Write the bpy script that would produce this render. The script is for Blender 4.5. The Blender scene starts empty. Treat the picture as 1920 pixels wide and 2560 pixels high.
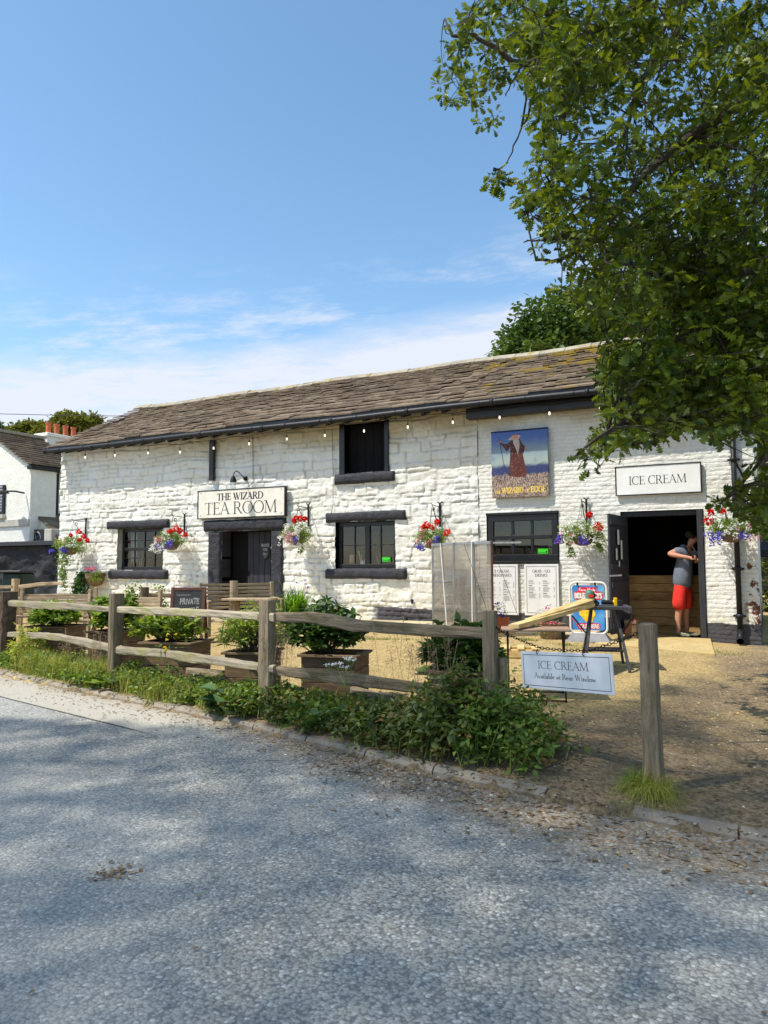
import bpy, bmesh, math, random
import numpy as np
from mathutils import Vector, Matrix
# ------------------------------------------------------------ camera, sky, sun, exposure
sc = bpy.context.scene
F, CX, CY, CZ = 1852.0, 960.0, 1280.0, 1.55           # focal length and centre of the 1920x2560 photograph, eye height
PITCH, YAW, ROLL = math.radians(4.1), math.radians(27.3), math.radians(-0.3)
CR = Matrix.Rotation(YAW, 3, 'Z') @ Matrix.Rotation(math.pi/2+PITCH, 3, 'X') @ Matrix.Rotation(ROLL, 3, 'Z')
cd = bpy.data.cameras.new('camera'); cam = bpy.data.objects.new('camera', cd); sc.collection.objects.link(cam)
cam.matrix_world = Matrix.Translation((0, 0, CZ)) @ CR.to_4x4()
cd.sensor_fit = 'VERTICAL'; cd.sensor_height = 36; cd.sensor_width = 27; cd.lens = F/2560*36
cd.clip_start = 0.05; cd.clip_end = 2000
sc.camera = cam
sc.view_settings.view_transform = 'Standard'; sc.view_settings.look = 'None'
sc.view_settings.gamma = 1; sc.view_settings.use_curve_mapping = False
sc.view_settings.exposure = 0.9
TOSUN = Vector((-0.95, -1.0, 2.2)).normalized()
EL = math.asin(TOSUN.z)
w = bpy.data.worlds.new('World'); sc.world = w; w.use_nodes = True
nt = w.node_tree; N, L = nt.nodes, nt.links; N.clear()
def nn(t, **k):
    n = N.new(t)
    for a, b in k.items(): setattr(n, a, b)
    return n
sky = nn('ShaderNodeTexSky', sky_type='NISHITA', sun_disc=False)
sky.sun_elevation = EL; sky.sun_rotation = math.atan2(TOSUN.x, TOSUN.y); sky.air_density = 1.0; sky.dust_density = 0.6; sky.ozone_density = 2.5
tc = nn('ShaderNodeTexCoord'); sx = nn('ShaderNodeSeparateXYZ'); L.new(tc.outputs['Generated'], sx.inputs[0])
def mth(op, a, b=None, c=None, cl=False):
    n = nn('ShaderNodeMath', operation=op, use_clamp=cl)
    for i, v in enumerate((a, b, c)):
        if v is None: continue
        if isinstance(v, (int, float)): n.inputs[i].default_value = v
        else: L.new(v, n.inputs[i])
    return n.outputs[0]
# clouds: a thin plane of cirrus, looked up where each direction pierces it
zz = mth('MAXIMUM', sx.outputs[2], 0.03)
cxx = mth('DIVIDE', sx.outputs[0], zz); cyy = mth('DIVIDE', sx.outputs[1], zz)
cb = nn('ShaderNodeCombineXYZ'); L.new(cxx, cb.inputs[0]); L.new(cyy, cb.inputs[1])
mp = nn('ShaderNodeMapping'); L.new(cb.outputs[0], mp.inputs[0]); mp.inputs['Rotation'].default_value = (0, 0, -YAW-0.12); mp.inputs['Scale'].default_value = (0.6, 0.95, 1)
n1 = nn('ShaderNodeTexNoise'); L.new(mp.outputs[0], n1.inputs['Vector']); n1.inputs['Scale'].default_value = 1.1; n1.inputs['Detail'].default_value = 9; n1.inputs['Roughness'].default_value = 0.62; n1.inputs['Distortion'].default_value = 0.5
n2 = nn('ShaderNodeTexNoise'); L.new(mp.outputs[0], n2.inputs['Vector']); n2.inputs['Scale'].default_value = 5; n2.inputs['Detail'].default_value = 8; n2.inputs['Roughness'].default_value = 0.7
# band of cloud: elevation mask
def ramp(src, a, b, c=0., d=1.):
    n = nn('ShaderNodeMapRange', interpolation_type='SMOOTHSTEP'); L.new(src, n.inputs[0])
    for i, v in enumerate((a, b, c, d)): n.inputs[i+1].default_value = v
    return n.outputs[0]
# elevation of the band slopes up to the right as seen along the view
side = mth('ADD', mth('MULTIPLY', sx.outputs[0], math.cos(YAW)), mth('MULTIPLY', sx.outputs[1], math.sin(YAW)))
el = mth('ADD', sx.outputs[2], mth('MULTIPLY', side, -0.14))
el = mth('ADD', el, mth('MULTIPLY', mth('SUBTRACT', n1.outputs[0], 0.5), 0.10))
band = mth('MULTIPLY', ramp(el, 0.135, 0.20), ramp(el, 0.325, 0.27))
wisp = mth('MULTIPLY', ramp(el, 0.26, 0.31), ramp(el, 0.43, 0.34))
cl = mth('MULTIPLY', band, ramp(mth('ADD', n1.outputs[0], mth('MULTIPLY', n2.outputs[0], 0.75)), 0.56, 0.94, 0.38, 1.0))
cw = mth('MULTIPLY', wisp, ramp(mth('ADD', n1.outputs[0], mth('MULTIPLY', n2.outputs[0], 0.6)), 0.74, 1.05, 0.0, 0.8))
low = mth('MULTIPLY', ramp(el, 0.12, 0.02), 0.25)
cov = mth('MINIMUM', mth('ADD', mth('ADD', cl, cw), low), 0.92)
hs = nn('ShaderNodeHueSaturation'); L.new(sky.outputs[0], hs.inputs['Color']); hs.inputs['Saturation'].default_value = 1.06; hs.inputs['Value'].default_value = 0.97; hs.inputs['Hue'].default_value = 0.490
cloudc = nn('ShaderNodeRGB'); cloudc.outputs[0].default_value = (3.7, 3.85, 4.25, 1)
mx = nn('ShaderNodeMix', data_type='RGBA'); L.new(cov, mx.inputs[0]); L.new(hs.outputs[0], mx.inputs[6]); L.new(cloudc.outputs[0], mx.inputs[7])
bg = nn('ShaderNodeBackground'); L.new(mx.outputs[2], bg.inputs[0]); bg.inputs[1].default_value = 0.125
wo = nn('ShaderNodeOutputWorld'); L.new(bg.outputs[0], wo.inputs[0])
ld = bpy.data.lights.new('sun', 'SUN'); ld.energy = 3.0; ld.angle = math.radians(0.53); ld.color = (1.0, 0.94, 0.84)
lo = bpy.data.objects.new('sun', ld); sc.collection.objects.link(lo); lo.location = (-20, -20, 45)
lo.rotation_euler = TOSUN.to_track_quat('Z', 'Y').to_euler()
sc.cycles.max_bounces = 8; sc.cycles.transparent_max_bounces = 12; sc.cycles.transmission_bounces = 6
sc.cycles.use_denoising = True
# ------------------------------------------------------------ helpers: placement
COL = sc.collection
rnd = random.Random(7)
NR = np.random.RandomState(11)
YW = 14.1                                              # the facade's plane
def ray(px, py): return CR @ Vector(((px-CX)/F, -(py-CY)/F, -1.0))
def wal(px, py, Y=YW):
    d = ray(px, py); t = Y/d.y
    return Vector((d.x*t, Y, CZ+d.z*t))
def atv(px, py, v):
    d = ray(px, py); f = CR @ Vector((0, 0, -1)); t = v/(d.x*-math.sin(YAW)+d.y*math.cos(YAW))
    return Vector((d.x*t, d.y*t, CZ+d.z*t))
def vpl(px, py, A, B):
    d = ray(px, py); n = Vector((-(B[1]-A[1]), B[0]-A[0])); t = (n.x*A[0]+n.y*A[1])/(n.x*d.x+n.y*d.y)
    return Vector((d.x*t, d.y*t, CZ+d.z*t))
KERB = [(-60, 17.0), (-25, 10.0), (-9.8, 7.0), (-7.85, 6.55), (-4.93, 5.9), (-2.53, 5.2), (-1.94, 5.04), (-0.98, 4.8), (-0.06, 4.66), (3, 4.2), (30, 1.0), (60, -3)]
KX = np.array([k[0] for k in KERB]); KY = np.array([k[1] for k in KERB])
def kerb_y(x): return np.interp(x, KX, KY)
def zfac(x): return np.interp(x, [-40, -17, -7, -5, -2, -.4, 3, 20], [.45, .42, .39, .38, .25, .17, .12, .1])
def G(x, y):
    s = (y-kerb_y(x))*0.97
    t = np.clip((s-0.3)/8.2, 0, 1); t = t*t*(3-2*t)*0.5+t*0.5
    return np.where(s < 0, -0.012, 0.055+np.clip(s/0.5, 0, 1)*0.055+(zfac(x)-0.11)*t)
def Gs(x, y): return float(G(np.array(x, float), np.array(y, float)))
def gp(px, py):
    z = .1
    for _ in range(12):
        d = ray(px, py); t = (z-CZ)/d.z; x, y = d.x*t, d.y*t; z = max(Gs(x, y), 0)
    return Vector((x, y, z))
# ------------------------------------------------------------ helpers: noise
_T = np.random.RandomState(3).rand(8, 256, 256)
def vn(x, y, s=0):
    T = _T[s % 8]; xi = np.floor(x).astype(int); yi = np.floor(y).astype(int); fx = x-xi; fy = y-yi
    fx = fx*fx*(3-2*fx); fy = fy*fy*(3-2*fy)
    a = T[xi & 255, yi & 255]; b = T[(xi+1) & 255, yi & 255]; c = T[xi & 255, (yi+1) & 255]; d = T[(xi+1) & 255, (yi+1) & 255]
    return (a*(1-fx)+b*fx)*(1-fy)+(c*(1-fx)+d*fx)*fy
def fbm(x, y, s=0, o=4):
    r = 0; a = .5
    for i in range(o): r = r+a*(vn(x*2**i+17*i, y*2**i+31*i, s+i)-.5); a *= .55
    return r
# ------------------------------------------------------------ helpers: objects
WM = {}; FLAT = set()                                  # FLAT: things whose parts are modelled in world coordinates
def frame(parent): return Matrix.Identity(4) if parent is None or parent in FLAT else WM[parent]
def put(o, W=None, parent=None):
    W = W or Matrix.Identity(4); COL.objects.link(o); WM[o] = W
    if parent in FLAT: FLAT.add(o)
    if parent is not None:
        o.parent = parent; o.matrix_parent_inverse = Matrix.Identity(4); o.matrix_basis = WM[parent].inverted() @ W
    else: o.matrix_basis = W
    return o
def tag(o, label=None, cat=None, group=None, kind=None):
    if label: o['label'] = label
    if cat: o['category'] = cat
    if group: o['group'] = group
    if kind: o['kind'] = kind
    return o
def thing(name, label, cat, loc=(0, 0, 0), rz=0., group=None, W=None):
    o = bpy.data.objects.new(name, None); o.empty_display_size = .1
    put(o, W or Matrix.Translation(Vector(loc)) @ Matrix.Rotation(rz, 4, 'Z')); return tag(o, label, cat, group)
def ctree(o, W, label=None, parent=None):
    c = o.copy(); COL.objects.link(c)
    if parent is None: c.matrix_basis = W; WM[c] = W
    else: c.parent = parent
    for ch in o.children: ctree(ch, None, None, c)
    if label: c['label'] = label
    return c
class MB:
    def __init__(s): s.v = []; s.f = []; s.m = []; s.var = []; s.cur = 0; s.vv = None
    def add(s, vs, fs, M=None):
        b = len(s.v)
        for p in vs: s.v.append(tuple(M @ Vector(p)) if M is not None else tuple(p))
        for f in fs: s.f.append(tuple(b+i for i in f)); s.m.append(s.cur)
        val = s.vv if s.vv is not None else rnd.random()
        s.var += [val]*len(vs); return s
    def box(s, c, d, M=None, jit=0.):
        x, y, z = (q/2 for q in d)
        vs = [(c[0]+a*x+rnd.uniform(-jit, jit), c[1]+b*y+rnd.uniform(-jit, jit), c[2]+e*z+rnd.uniform(-jit, jit)) for a in (-1, 1) for b in (-1, 1) for e in (-1, 1)]
        return s.add(vs, [(0, 1, 3, 2), (4, 6, 7, 5), (0, 4, 5, 1), (2, 3, 7, 6), (0, 2, 6, 4), (1, 5, 7, 3)], M)
    def bbox(s, c, d, b=.005, M=None):                 # bevelled box
        x, y, z = (q/2 for q in d); vs = []
        for a in (-1, 1):
            for e in (-1, 1):
                for g in (-1, 1):
                    vs += [(c[0]+a*(x-b), c[1]+e*(y-b), c[2]+g*z), (c[0]+a*(x-b), c[1]+e*y, c[2]+g*(z-b)), (c[0]+a*x, c[1]+e*(y-b), c[2]+g*(z-b))]
        I = lambda a, e, g, k: (4*(a > 0)+2*(e > 0)+(g > 0))*3+k
        fs = []
        for g in (-1, 1): fs.append([I(-1, -1, g, 0), I(1, -1, g, 0), I(1, 1, g, 0), I(-1, 1, g, 0)][::g])
        for e in (-1, 1): fs.append([I(-1, e, -1, 1), I(-1, e, 1, 1), I(1, e, 1, 1), I(1, e, -1, 1)][::e])
        for a in (-1, 1): fs.append([I(a, -1, -1, 2), I(a, 1, -1, 2), I(a, 1, 1, 2), I(a, -1, 1, 2)][::a])
        for a in (-1, 1):
            for e in (-1, 1): fs.append((I(a, e, -1, 1), I(a, e, -1, 2), I(a, e, 1, 2), I(a, e, 1, 1)))
            for g in (-1, 1): fs.append((I(a, -1, g, 0), I(a, -1, g, 2), I(a, 1, g, 2), I(a, 1, g, 0)))
        for e in (-1, 1):
            for g in (-1, 1): fs.append((I(-1, e, g, 0), I(-1, e, g, 1), I(1, e, g, 1), I(1, e, g, 0)))
        for a in (-1, 1):
            for e in (-1, 1):
                for g in (-1, 1): fs.append((I(a, e, g, 0), I(a, e, g, 1), I(a, e, g, 2)))
        return s.add(vs, fs, M)
    def bar(s, p, q, w, h=None, up=(0, 0, 1), b=.004):
        p, q = Vector(p), Vector(q); d = q-p; X = d.normalized(); U = Vector(up)
        if abs(X.dot(U)) > .99: U = Vector((0, 1, 0))
        Y = U.cross(X).normalized(); Z = X.cross(Y)
        M = Matrix.Translation((p+q)/2) @ Matrix((X, Y, Z)).transposed().to_4x4()
        return s.bbox((0, 0, 0), (d.length, w, h or w), min(b, w*.3, (h or w)*.3), M)
    def tube(s, pts, r, n=8, cap=True):
        pts = [Vector(p) for p in pts]; k = len(pts); R = r if hasattr(r, '__len__') else [r]*k
        vs = []; T0 = None
        for i, p in enumerate(pts):
            t = (pts[min(i+1, k-1)]-pts[max(i-1, 0)]).normalized()
            if T0 is None:
                a = Vector((0, 0, 1)) if abs(t.z) < .9 else Vector((1, 0, 0)); A = t.cross(a).normalized()
            else: A = (A-t*A.dot(t)).normalized()
            T0 = t; B = t.cross(A)
            for j in range(n):
                an = 2*math.pi*j/n; vs.append(p+(A*math.cos(an)+B*math.sin(an))*R[i])
        fs = [(i*n+j, i*n+(j+1) % n, (i+1)*n+(j+1) % n, (i+1)*n+j) for i in range(k-1) for j in range(n)]
        if cap: fs += [tuple(range(n))[::-1], tuple((k-1)*n+j for j in range(n))]
        return s.add(vs, fs)
    def lathe(s, prof, c=(0, 0, 0), n=20, M=None):
        vs = []
        for r, z in prof:
            for j in range(n): vs.append((c[0]+r*math.cos(2*math.pi*j/n), c[1]+r*math.sin(2*math.pi*j/n), c[2]+z))
        k = len(prof)
        fs = [(i*n+j, i*n+(j+1) % n, (i+1)*n+(j+1) % n, (i+1)*n+j) for i in range(k-1) for j in range(n)]
        fs += [tuple(range(n))[::-1], tuple((k-1)*n+j for j in range(n))]
        return s.add(vs, fs, M)
    def prism(s, poly, t, M=None):                      # polygon in XZ, thickness t in +Y
        n = len(poly)
        vs = [(x, 0, z) for x, z in poly]+[(x, t, z) for x, z in poly]
        fs = [tuple(range(n)), tuple(range(n, 2*n))[::-1]]+[(i, i+n, (i+1) % n+n, (i+1) % n) for i in range(n)]
        return s.add(vs, fs, M)
    def build(s, name, mat, parent=None, W=None, smooth=False, local=False):
        """W: matrix of the object's frame; vertices are given in that frame (local) or in world (then moved into it)."""
        W = W or frame(parent)
        V = np.array(s.v, float)
        if not local:
            Wi = np.array(W.inverted()); V = V @ Wi[:3, :3].T+Wi[:3, 3]
        me = bpy.data.meshes.new(name); me.from_pydata(V.tolist(), [], s.f)
        for m_ in (mat if isinstance(mat, (list, tuple)) else [mat]): me.materials.append(m_)
        if isinstance(mat, (list, tuple)): me.polygons.foreach_set('material_index', s.m)
        at = me.attributes.new('var', 'FLOAT', 'POINT'); at.data.foreach_set('value', s.var)
        if smooth: me.polygons.foreach_set('use_smooth', [True]*len(s.f))
        me.update(); me.validate()
        return put(bpy.data.objects.new(name, me), W, parent)
def npmesh(name, V, Fq, mat, parent=None, var=None, smooth=False, W=None, mi=None):
    W = W or frame(parent)
    Wi = np.array(W.inverted()); V = np.asarray(V, float) @ Wi[:3, :3].T+Wi[:3, 3]
    me = bpy.data.meshes.new(name); k = Fq.shape[1]
    me.vertices.add(len(V)); me.vertices.foreach_set('co', V.astype(np.float32).ravel())
    me.loops.add(Fq.size); me.loops.foreach_set('vertex_index', Fq.astype(np.int32).ravel())
    me.polygons.add(len(Fq)); me.polygons.foreach_set('loop_start', np.arange(0, Fq.size, k, dtype=np.int32))
    if smooth: me.polygons.foreach_set('use_smooth', np.ones(len(Fq), bool))
    for m_ in (mat if isinstance(mat, (list, tuple)) else [mat]): me.materials.append(m_)
    if mi is not None: me.polygons.foreach_set('material_index', mi.astype(np.int32))
    if var is not None:
        at = me.attributes.new('var', 'FLOAT', 'POINT'); at.data.foreach_set('value', var.astype(np.float32))
    me.update(calc_edges=True)
    return put(bpy.data.objects.new(name, me), W, parent)
# leaf outlines (x across, y along 0..1), as a strip of quads down the midrib: half widths at stations
LEAF = {
 'oak': ([0, .10, .2, .3, .42, .52, .62, .74, .84, .93, 1], [.02, .04, .18, .06, .29, .09, .37, .13, .31, .18, .05]),
 'oval': ([0, .25, .6, 1], [.02, .24, .26, .01]),
 'long': ([0, .3, .7, 1], [.03, .10, .09, .005]),
 'round': ([0, .2, .6, 1], [.1, .48, .5, .12]),
 'tri': ([0, .35, 1], [.12, .3, .01]),
 'dab': ([0, 1], [.35, .3]),
}
def leaves(name, P, size, shape, mat, parent=None, up=.7, seed=0, D=None, curl=.25, W=None, varr=None, group=None):
    """P: N x 3 bases, D: N x 3 headings (or random); one leaf each."""
    r = np.random.RandomState(seed+5); P = np.asarray(P, float); n = len(P)
    ys, hw = LEAF[shape]; ys = np.array(ys); hw = np.array(hw); k = len(ys)
    size = np.broadcast_to(size, (n,))*(r.uniform(.7, 1.2, n))
    if D is None:
        D = r.normal(size=(n, 3)); D[:, 2] = D[:, 2]*.5-.1
    D = D/np.linalg.norm(D, axis=1, keepdims=True)
    Nn = r.normal(size=(n, 3))*(1-up)+np.array([0, 0, up]); X = np.cross(D, Nn); X /= np.linalg.norm(X, axis=1, keepdims=True)+1e-9
    Nn = np.cross(X, D)
    V = np.zeros((n, k, 3, 3))
    for c, sg in enumerate((-1, 0, 1)):
        y = ys[None, :, None]; a = (sg*hw)[None, :, None]
        lift = (abs(sg)*hw*.35)[None, :, None]-curl*y*y*.6
        V[:, :, c, :] = P[:, None, :]+size[:, None, None]*(D[:, None, :]*y+X[:, None, :]*a+Nn[:, None, :]*lift)
    V = V.reshape(-1, 3); b = (np.arange(n)*k*3)[:, None, None]
    q = []
    for i in range(k-1):
        for c in (0, 1): q.append([i*3+c, i*3+c+1, (i+1)*3+c+1, (i+1)*3+c])
    Fq = (b+np.array(q)[None]).reshape(-1, 4)
    va = np.repeat(r.rand(n) if varr is None else varr, k*3)
    return npmesh(name, V, Fq, mat, parent, va, W=W)
def blades(name, P, length, width, mat, parent=None, lean=.6, seed=0, D=None, seg=4, W=None):
    r = np.random.RandomState(seed+9); P = np.asarray(P, float); n = len(P)
    a = r.uniform(0, 2*np.pi, n); H = np.stack([np.cos(a), np.sin(a), 0*a], 1) if D is None else D
    Ln = np.broadcast_to(length, (n,))*r.uniform(.5, 1.15, n); le = r.uniform(.1, 1, n)*lean
    Sd = np.stack([-H[:, 1], H[:, 0], 0*a], 1); V = np.zeros((n, seg+1, 2, 3))
    for i in range(seg+1):
        t = i/seg; out = le*t*t; upz = t*np.sqrt(np.maximum(1-(out*.7)**2, .1))-le*.35*t**3
        c = P+Ln[:, None]*(H*out[:, None]+np.array([0, 0, 1.])*upz[:, None])
        ww = width*(1-t)**.7+.0006
        V[:, i, 0] = c-Sd*ww/2; V[:, i, 1] = c+Sd*ww/2
    q = np.array([[i*2, i*2+1, i*2+3, i*2+2] for i in range(seg)])
    Fq = ((np.arange(n)*(seg+1)*2)[:, None, None]+q[None]).reshape(-1, 4)
    return npmesh(name, V.reshape(-1, 3), Fq, mat, parent, np.repeat(r.rand(n), (seg+1)*2), W=W)
# ------------------------------------------------------------ materials
def lin(c): return tuple(((q/255)/12.92 if q/255 <= .04045 else ((q/255+.055)/1.055)**2.4) for q in c)
def newmat(name):
    global N, L
    m = bpy.data.materials.new(name); m.use_nodes = True; N, L = m.node_tree.nodes, m.node_tree.links
    bs = N['Principled BSDF']; return m, bs, N['Material Output']
def noise(vec, scale, det=4, rough=.55, dist=0.):
    n = nn('ShaderNodeTexNoise'); L.new(vec, n.inputs['Vector']); n.inputs['Scale'].default_value = scale; n.inputs['Detail'].default_value = det; n.inputs['Roughness'].default_value = rough; n.inputs['Distortion'].default_value = dist
    return n.outputs[0]
def mapv(scale, coord='Object', rot=(0, 0, 0)):
    t = nn('ShaderNodeTexCoord'); m = nn('ShaderNodeMapping'); L.new(t.outputs[coord], m.inputs[0]); m.inputs['Scale'].default_value = scale; m.inputs['Rotation'].default_value = rot; return m.outputs[0]
def mixc(f, a, b, bt='MIX'):
    n = nn('ShaderNodeMix', data_type='RGBA', blend_type=bt)
    for i, v in ((0, f), (6, a), (7, b)):
        if isinstance(v, (int, float)): n.inputs[i].default_value = v
        elif isinstance(v, tuple): n.inputs[i].default_value = v+(1,) if len(v) == 3 else v
        else: L.new(v, n.inputs[i])
    return n.outputs[2]
def attr(nm):
    a = nn('ShaderNodeAttribute', attribute_name=nm); return a.outputs['Fac']
def bump(bs, h, dist, stren=1.):
    b = nn('ShaderNodeBump'); L.new(h, b.inputs['Height']); b.inputs['Distance'].default_value = dist; b.inputs['Strength'].default_value = stren; L.new(b.outputs[0], bs.inputs['Normal'])
def pm(name, c1, c2=None, scale=4., stretch=(1, 1, 1), rough=.8, bd=0., bs_=None, var=0., c3=None, s3=20., t3=(.6, .75), metal=0., spec=.3, det=6):
    """two tone noisy paint / wood / stone; c3: sparse spots; var: brightness varies by piece"""
    m, bs, out = newmat(name); v = mapv(stretch); n = noise(v, scale, det, .6, .3)
    col = mixc(ramp(n, .3, .7), lin(c1), lin(c2 or c1))
    if c3: col = mixc(ramp(noise(v, s3, 5, .6), *t3), col, lin(c3))
    if var:
        g = mth('ADD', mth('MULTIPLY', attr('var'), 2*var), 1-var); cb_ = nn('ShaderNodeCombineColor')
        for i in range(3): L.new(g, cb_.inputs[i])
        col = mixc(1., col, cb_.outputs[0], 'MULTIPLY')
    L.new(col, bs.inputs['Base Color']); bs.inputs['Roughness'].default_value = rough; bs.inputs['Metallic'].default_value = metal; bs.inputs['Specular IOR Level'].default_value = spec
    if bd: bump(bs, noise(v, bs_ or scale*4, 6, .65), bd)
    return m
def leafmat(name, dark, light, trans=.35, rough=.45, tint=(1.3, 1.25, .45)):
    m, bs, out = newmat(name); col = mixc(attr('var'), lin(dark), lin(light)); L.new(col, bs.inputs['Base Color']); bs.inputs['Roughness'].default_value = rough; bs.inputs['Specular IOR Level'].default_value = .35
    tr = nn('ShaderNodeBsdfTranslucent'); L.new(mixc(1., col, tint, 'MULTIPLY'), tr.inputs[0])
    mxs = nn('ShaderNodeMixShader'); mxs.inputs[0].default_value = trans; L.new(bs.outputs[0], mxs.inputs[1]); L.new(tr.outputs[0], mxs.inputs[2]); L.new(mxs.outputs[0], out.inputs[0])
    return m
# ------------------------------------------------------------ the materials
def white_wall():
    m, bs, out = newmat('white_masonry_paint'); v = mapv((1, 1, 1)); n = noise(v, 1.3, 6, .65)
    col = mixc(ramp(n, .35, .7), lin((242, 241, 235)), lin((232, 229, 216)))
    col = mixc(ramp(noise(v, 9, 8, .7), .56, .74, 0, .35), col, lin((200, 196, 180)))
    s = nn('ShaderNodeSeparateXYZ'); L.new(v, s.inputs[0])
    col = mixc(mth('MULTIPLY', attr('jt'), .55), col, lin((176, 170, 152)))
    # dirt low down and brown streaks under the eaves (weathering of its own shape)
    lowd = mth('MULTIPLY', ramp(s.outputs[2], 1.5, .3), ramp(noise(v, 2.6, 6, .7), .42, .68))
    col = mixc(mth('MULTIPLY', lowd, .55), col, lin((205, 190, 140)))
    hi = mth('MULTIPLY', ramp(mth('ADD', s.outputs[2], mth('MULTIPLY', noise(v, 1.1, 5, .6), .9)), 4.45, 4.95), ramp(s.outputs[0], -16.5, -10))
    col = mixc(mth('MULTIPLY', hi, .75), col, lin((178, 158, 112)))
    # flaked patches down to sandstone near the far right corner
    fl = mth('MULTIPLY', ramp(s.outputs[0], -.42, -.3), ramp(mth('ADD', noise(v, 4.5, 6, .7), mth('MULTIPLY', ramp(s.outputs[2], 1.7, .3), .13)), .60, .63))
    col = mixc(fl, col, lin((112, 70, 55)))
    # tarred plinth
    ed = mth('ADD', s.outputs[2], mth('MULTIPLY', mth('SUBTRACT', noise(v, 5, 5, .6), .5), .10))
    ed = mth('ADD', ed, mth('MULTIPLY', mth('ADD', s.outputs[0], 4), .022))
    pl = mth('MULTIPLY', ramp(ed, .60, .585), ramp(s.outputs[0], -7.6, -7.4))
    col = mixc(pl, col, lin((82, 80, 84)))
    L.new(col, bs.inputs['Base Color']); bs.inputs['Roughness'].default_value = .72; bs.inputs['Specular IOR Level'].default_value = .25
    bump(bs, mth('ADD', noise(v, 20, 7, .75), mth('MULTIPLY', noise(v, 90, 4, .6), .35)), .022, 1.)
    return m
M = {}
M['wall'] = white_wall()
M['black_stone'] = pm('black_painted_stone', (46, 46, 52), (62, 62, 68), 5, rough=.65, bd=.03, bs_=22)
M['black'] = pm('black_gloss_paint', (14, 14, 17), (24, 24, 28), 3, rough=.38, bd=.001, bs_=30, spec=.5)
M['dark_wood'] = pm('charcoal_painted_boards', (48, 48, 54), (60, 60, 66), 6, (4, 4, .6), rough=.6, bd=.003)
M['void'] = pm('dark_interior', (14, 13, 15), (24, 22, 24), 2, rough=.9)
M['iron'] = pm('wrought_iron', (20, 20, 22), (36, 33, 32), 30, rough=.55, bd=.001, metal=.3)
M['pipe'] = pm('black_cast_iron', (18, 19, 23), (34, 35, 40), 5, rough=.5, bd=.0015, bs_=40, spec=.35)
M['steel'] = pm('galvanised_frame', (150, 152, 155), (185, 187, 188), 14, (1, 1, .3), rough=.35, metal=.85)
M['white_pl'] = pm('white_plastic', (232, 232, 228), (220, 219, 212), 6, rough=.4, c3=(170, 168, 160), s3=14, t3=(.68, .85))
M['signwhite'] = pm('white_enamel_sign', (240, 240, 238), (230, 229, 224), 3, rough=.32, c3=(206, 202, 190), s3=24, t3=(.66, .9))
M['creamsign'] = pm('cream_painted_board', (238, 234, 224), (226, 219, 202), 5, (1, 1, 2), rough=.5, c3=(190, 178, 150), s3=18, t3=(.64, .82), bd=.001)
M['chainsign'] = pm('pale_grey_sign_face', (216, 220, 224), (204, 208, 212), 4, rough=.42, c3=(176, 178, 178), s3=30, t3=(.66, .85))
M['ink'] = pm('black_lettering', (24, 24, 28), (36, 36, 42), 9, rough=.5)
M['goldink'] = pm('gold_lettering', (236, 205, 110), (214, 176, 80), 12, rough=.4)
M['chalk'] = pm('chalk_marks', (205, 205, 200), (150, 150, 148), 60, rough=.95)
M['chalkboard'] = pm('chalkboard_face', (44, 44, 47), (62, 62, 64), 7, rough=.75)
M['brownframe'] = pm('brown_stained_frame', (84, 54, 44), (104, 70, 56), 6, (.6, 6, 6), rough=.55, bd=.002)
M['green_st'] = pm('green_rating_sticker', (70, 225, 50), (60, 200, 40), 4, rough=.4)
def wood(name, c1, c2, c3, g=1., bd=.006, var=.18, rough=.85):
    m, bs, out = newmat(name); v = mapv((1.1, 16, 16)); v2 = mapv((.8, 3, 3)); n = noise(v, 2.2, 8, .65, .6)
    col = mixc(ramp(n, .32, .68), lin(c1), lin(c2)); col = mixc(ramp(noise(v2, 2.4, 6, .65, .4), .48, .72), col, lin(c3))
    col = mixc(ramp(noise(v, 6, 6, .7), .55, .68, 0, .8), col, lin(tuple(q*.42 for q in c1)))
    if var:
        g_ = mth('ADD', mth('MULTIPLY', attr('var'), 2*var), 1-var); cb_ = nn('ShaderNodeCombineColor')
        for i in range(3): L.new(g_, cb_.inputs[i])
        col = mixc(1., col, cb_.outputs[0], 'MULTIPLY')
    L.new(col, bs.inputs['Base Color']); bs.inputs['Roughness'].default_value = rough; bs.inputs['Specular IOR Level'].default_value = .2
    bump(bs, noise(v, 5, 8, .7), bd); return m
M['oakrail'] = wood('weathered_oak', (150, 138, 118), (186, 174, 150), (158, 152, 100), bd=.012)
M['oakdark'] = wood('dark_weathered_oak', (118, 104, 84), (158, 142, 118), (98, 92, 66), bd=.012)
M['planter'] = wood('planter_boards', (98, 80, 60), (130, 108, 82), (86, 72, 56), bd=.003)
M['bench'] = wood('weathered_teak', (160, 140, 112), (188, 168, 138), (128, 112, 90), bd=.002)
M['newpine'] = wood('fresh_pine', (206, 176, 116), (224, 198, 142), (184, 152, 92), bd=.001, var=.08, rough=.6)
M['deckpine'] = wood('treated_pine_boards', (176, 142, 92), (200, 166, 112), (150, 118, 74), bd=.002, var=.12, rough=.6)
M['tabletop'] = wood('brown_table_slats', (150, 122, 102), (178, 150, 128), (120, 98, 84), bd=.002)
M['bark'] = pm('oak_bark', (62, 54, 46), (96, 86, 72), 6, (3, 3, .7), rough=.95, bd=.03, c3=(110, 118, 84), s3=5, t3=(.58, .75))
M['trunkpost'] = pm('bark_covered_post', (84, 66, 54), (118, 100, 84), 7, (2, 2, .8), rough=.95, bd=.04, bs_=18)
M['terra'] = pm('terracotta', (188, 96, 62), (206, 118, 80), 7, rough=.8, c3=(120, 70, 50), s3=9, t3=(.6, .8))
M['stonepot'] = pm('brown_stone_pot', (112, 92, 70), (140, 118, 92), 9, rough=.9, bd=.02)
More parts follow.
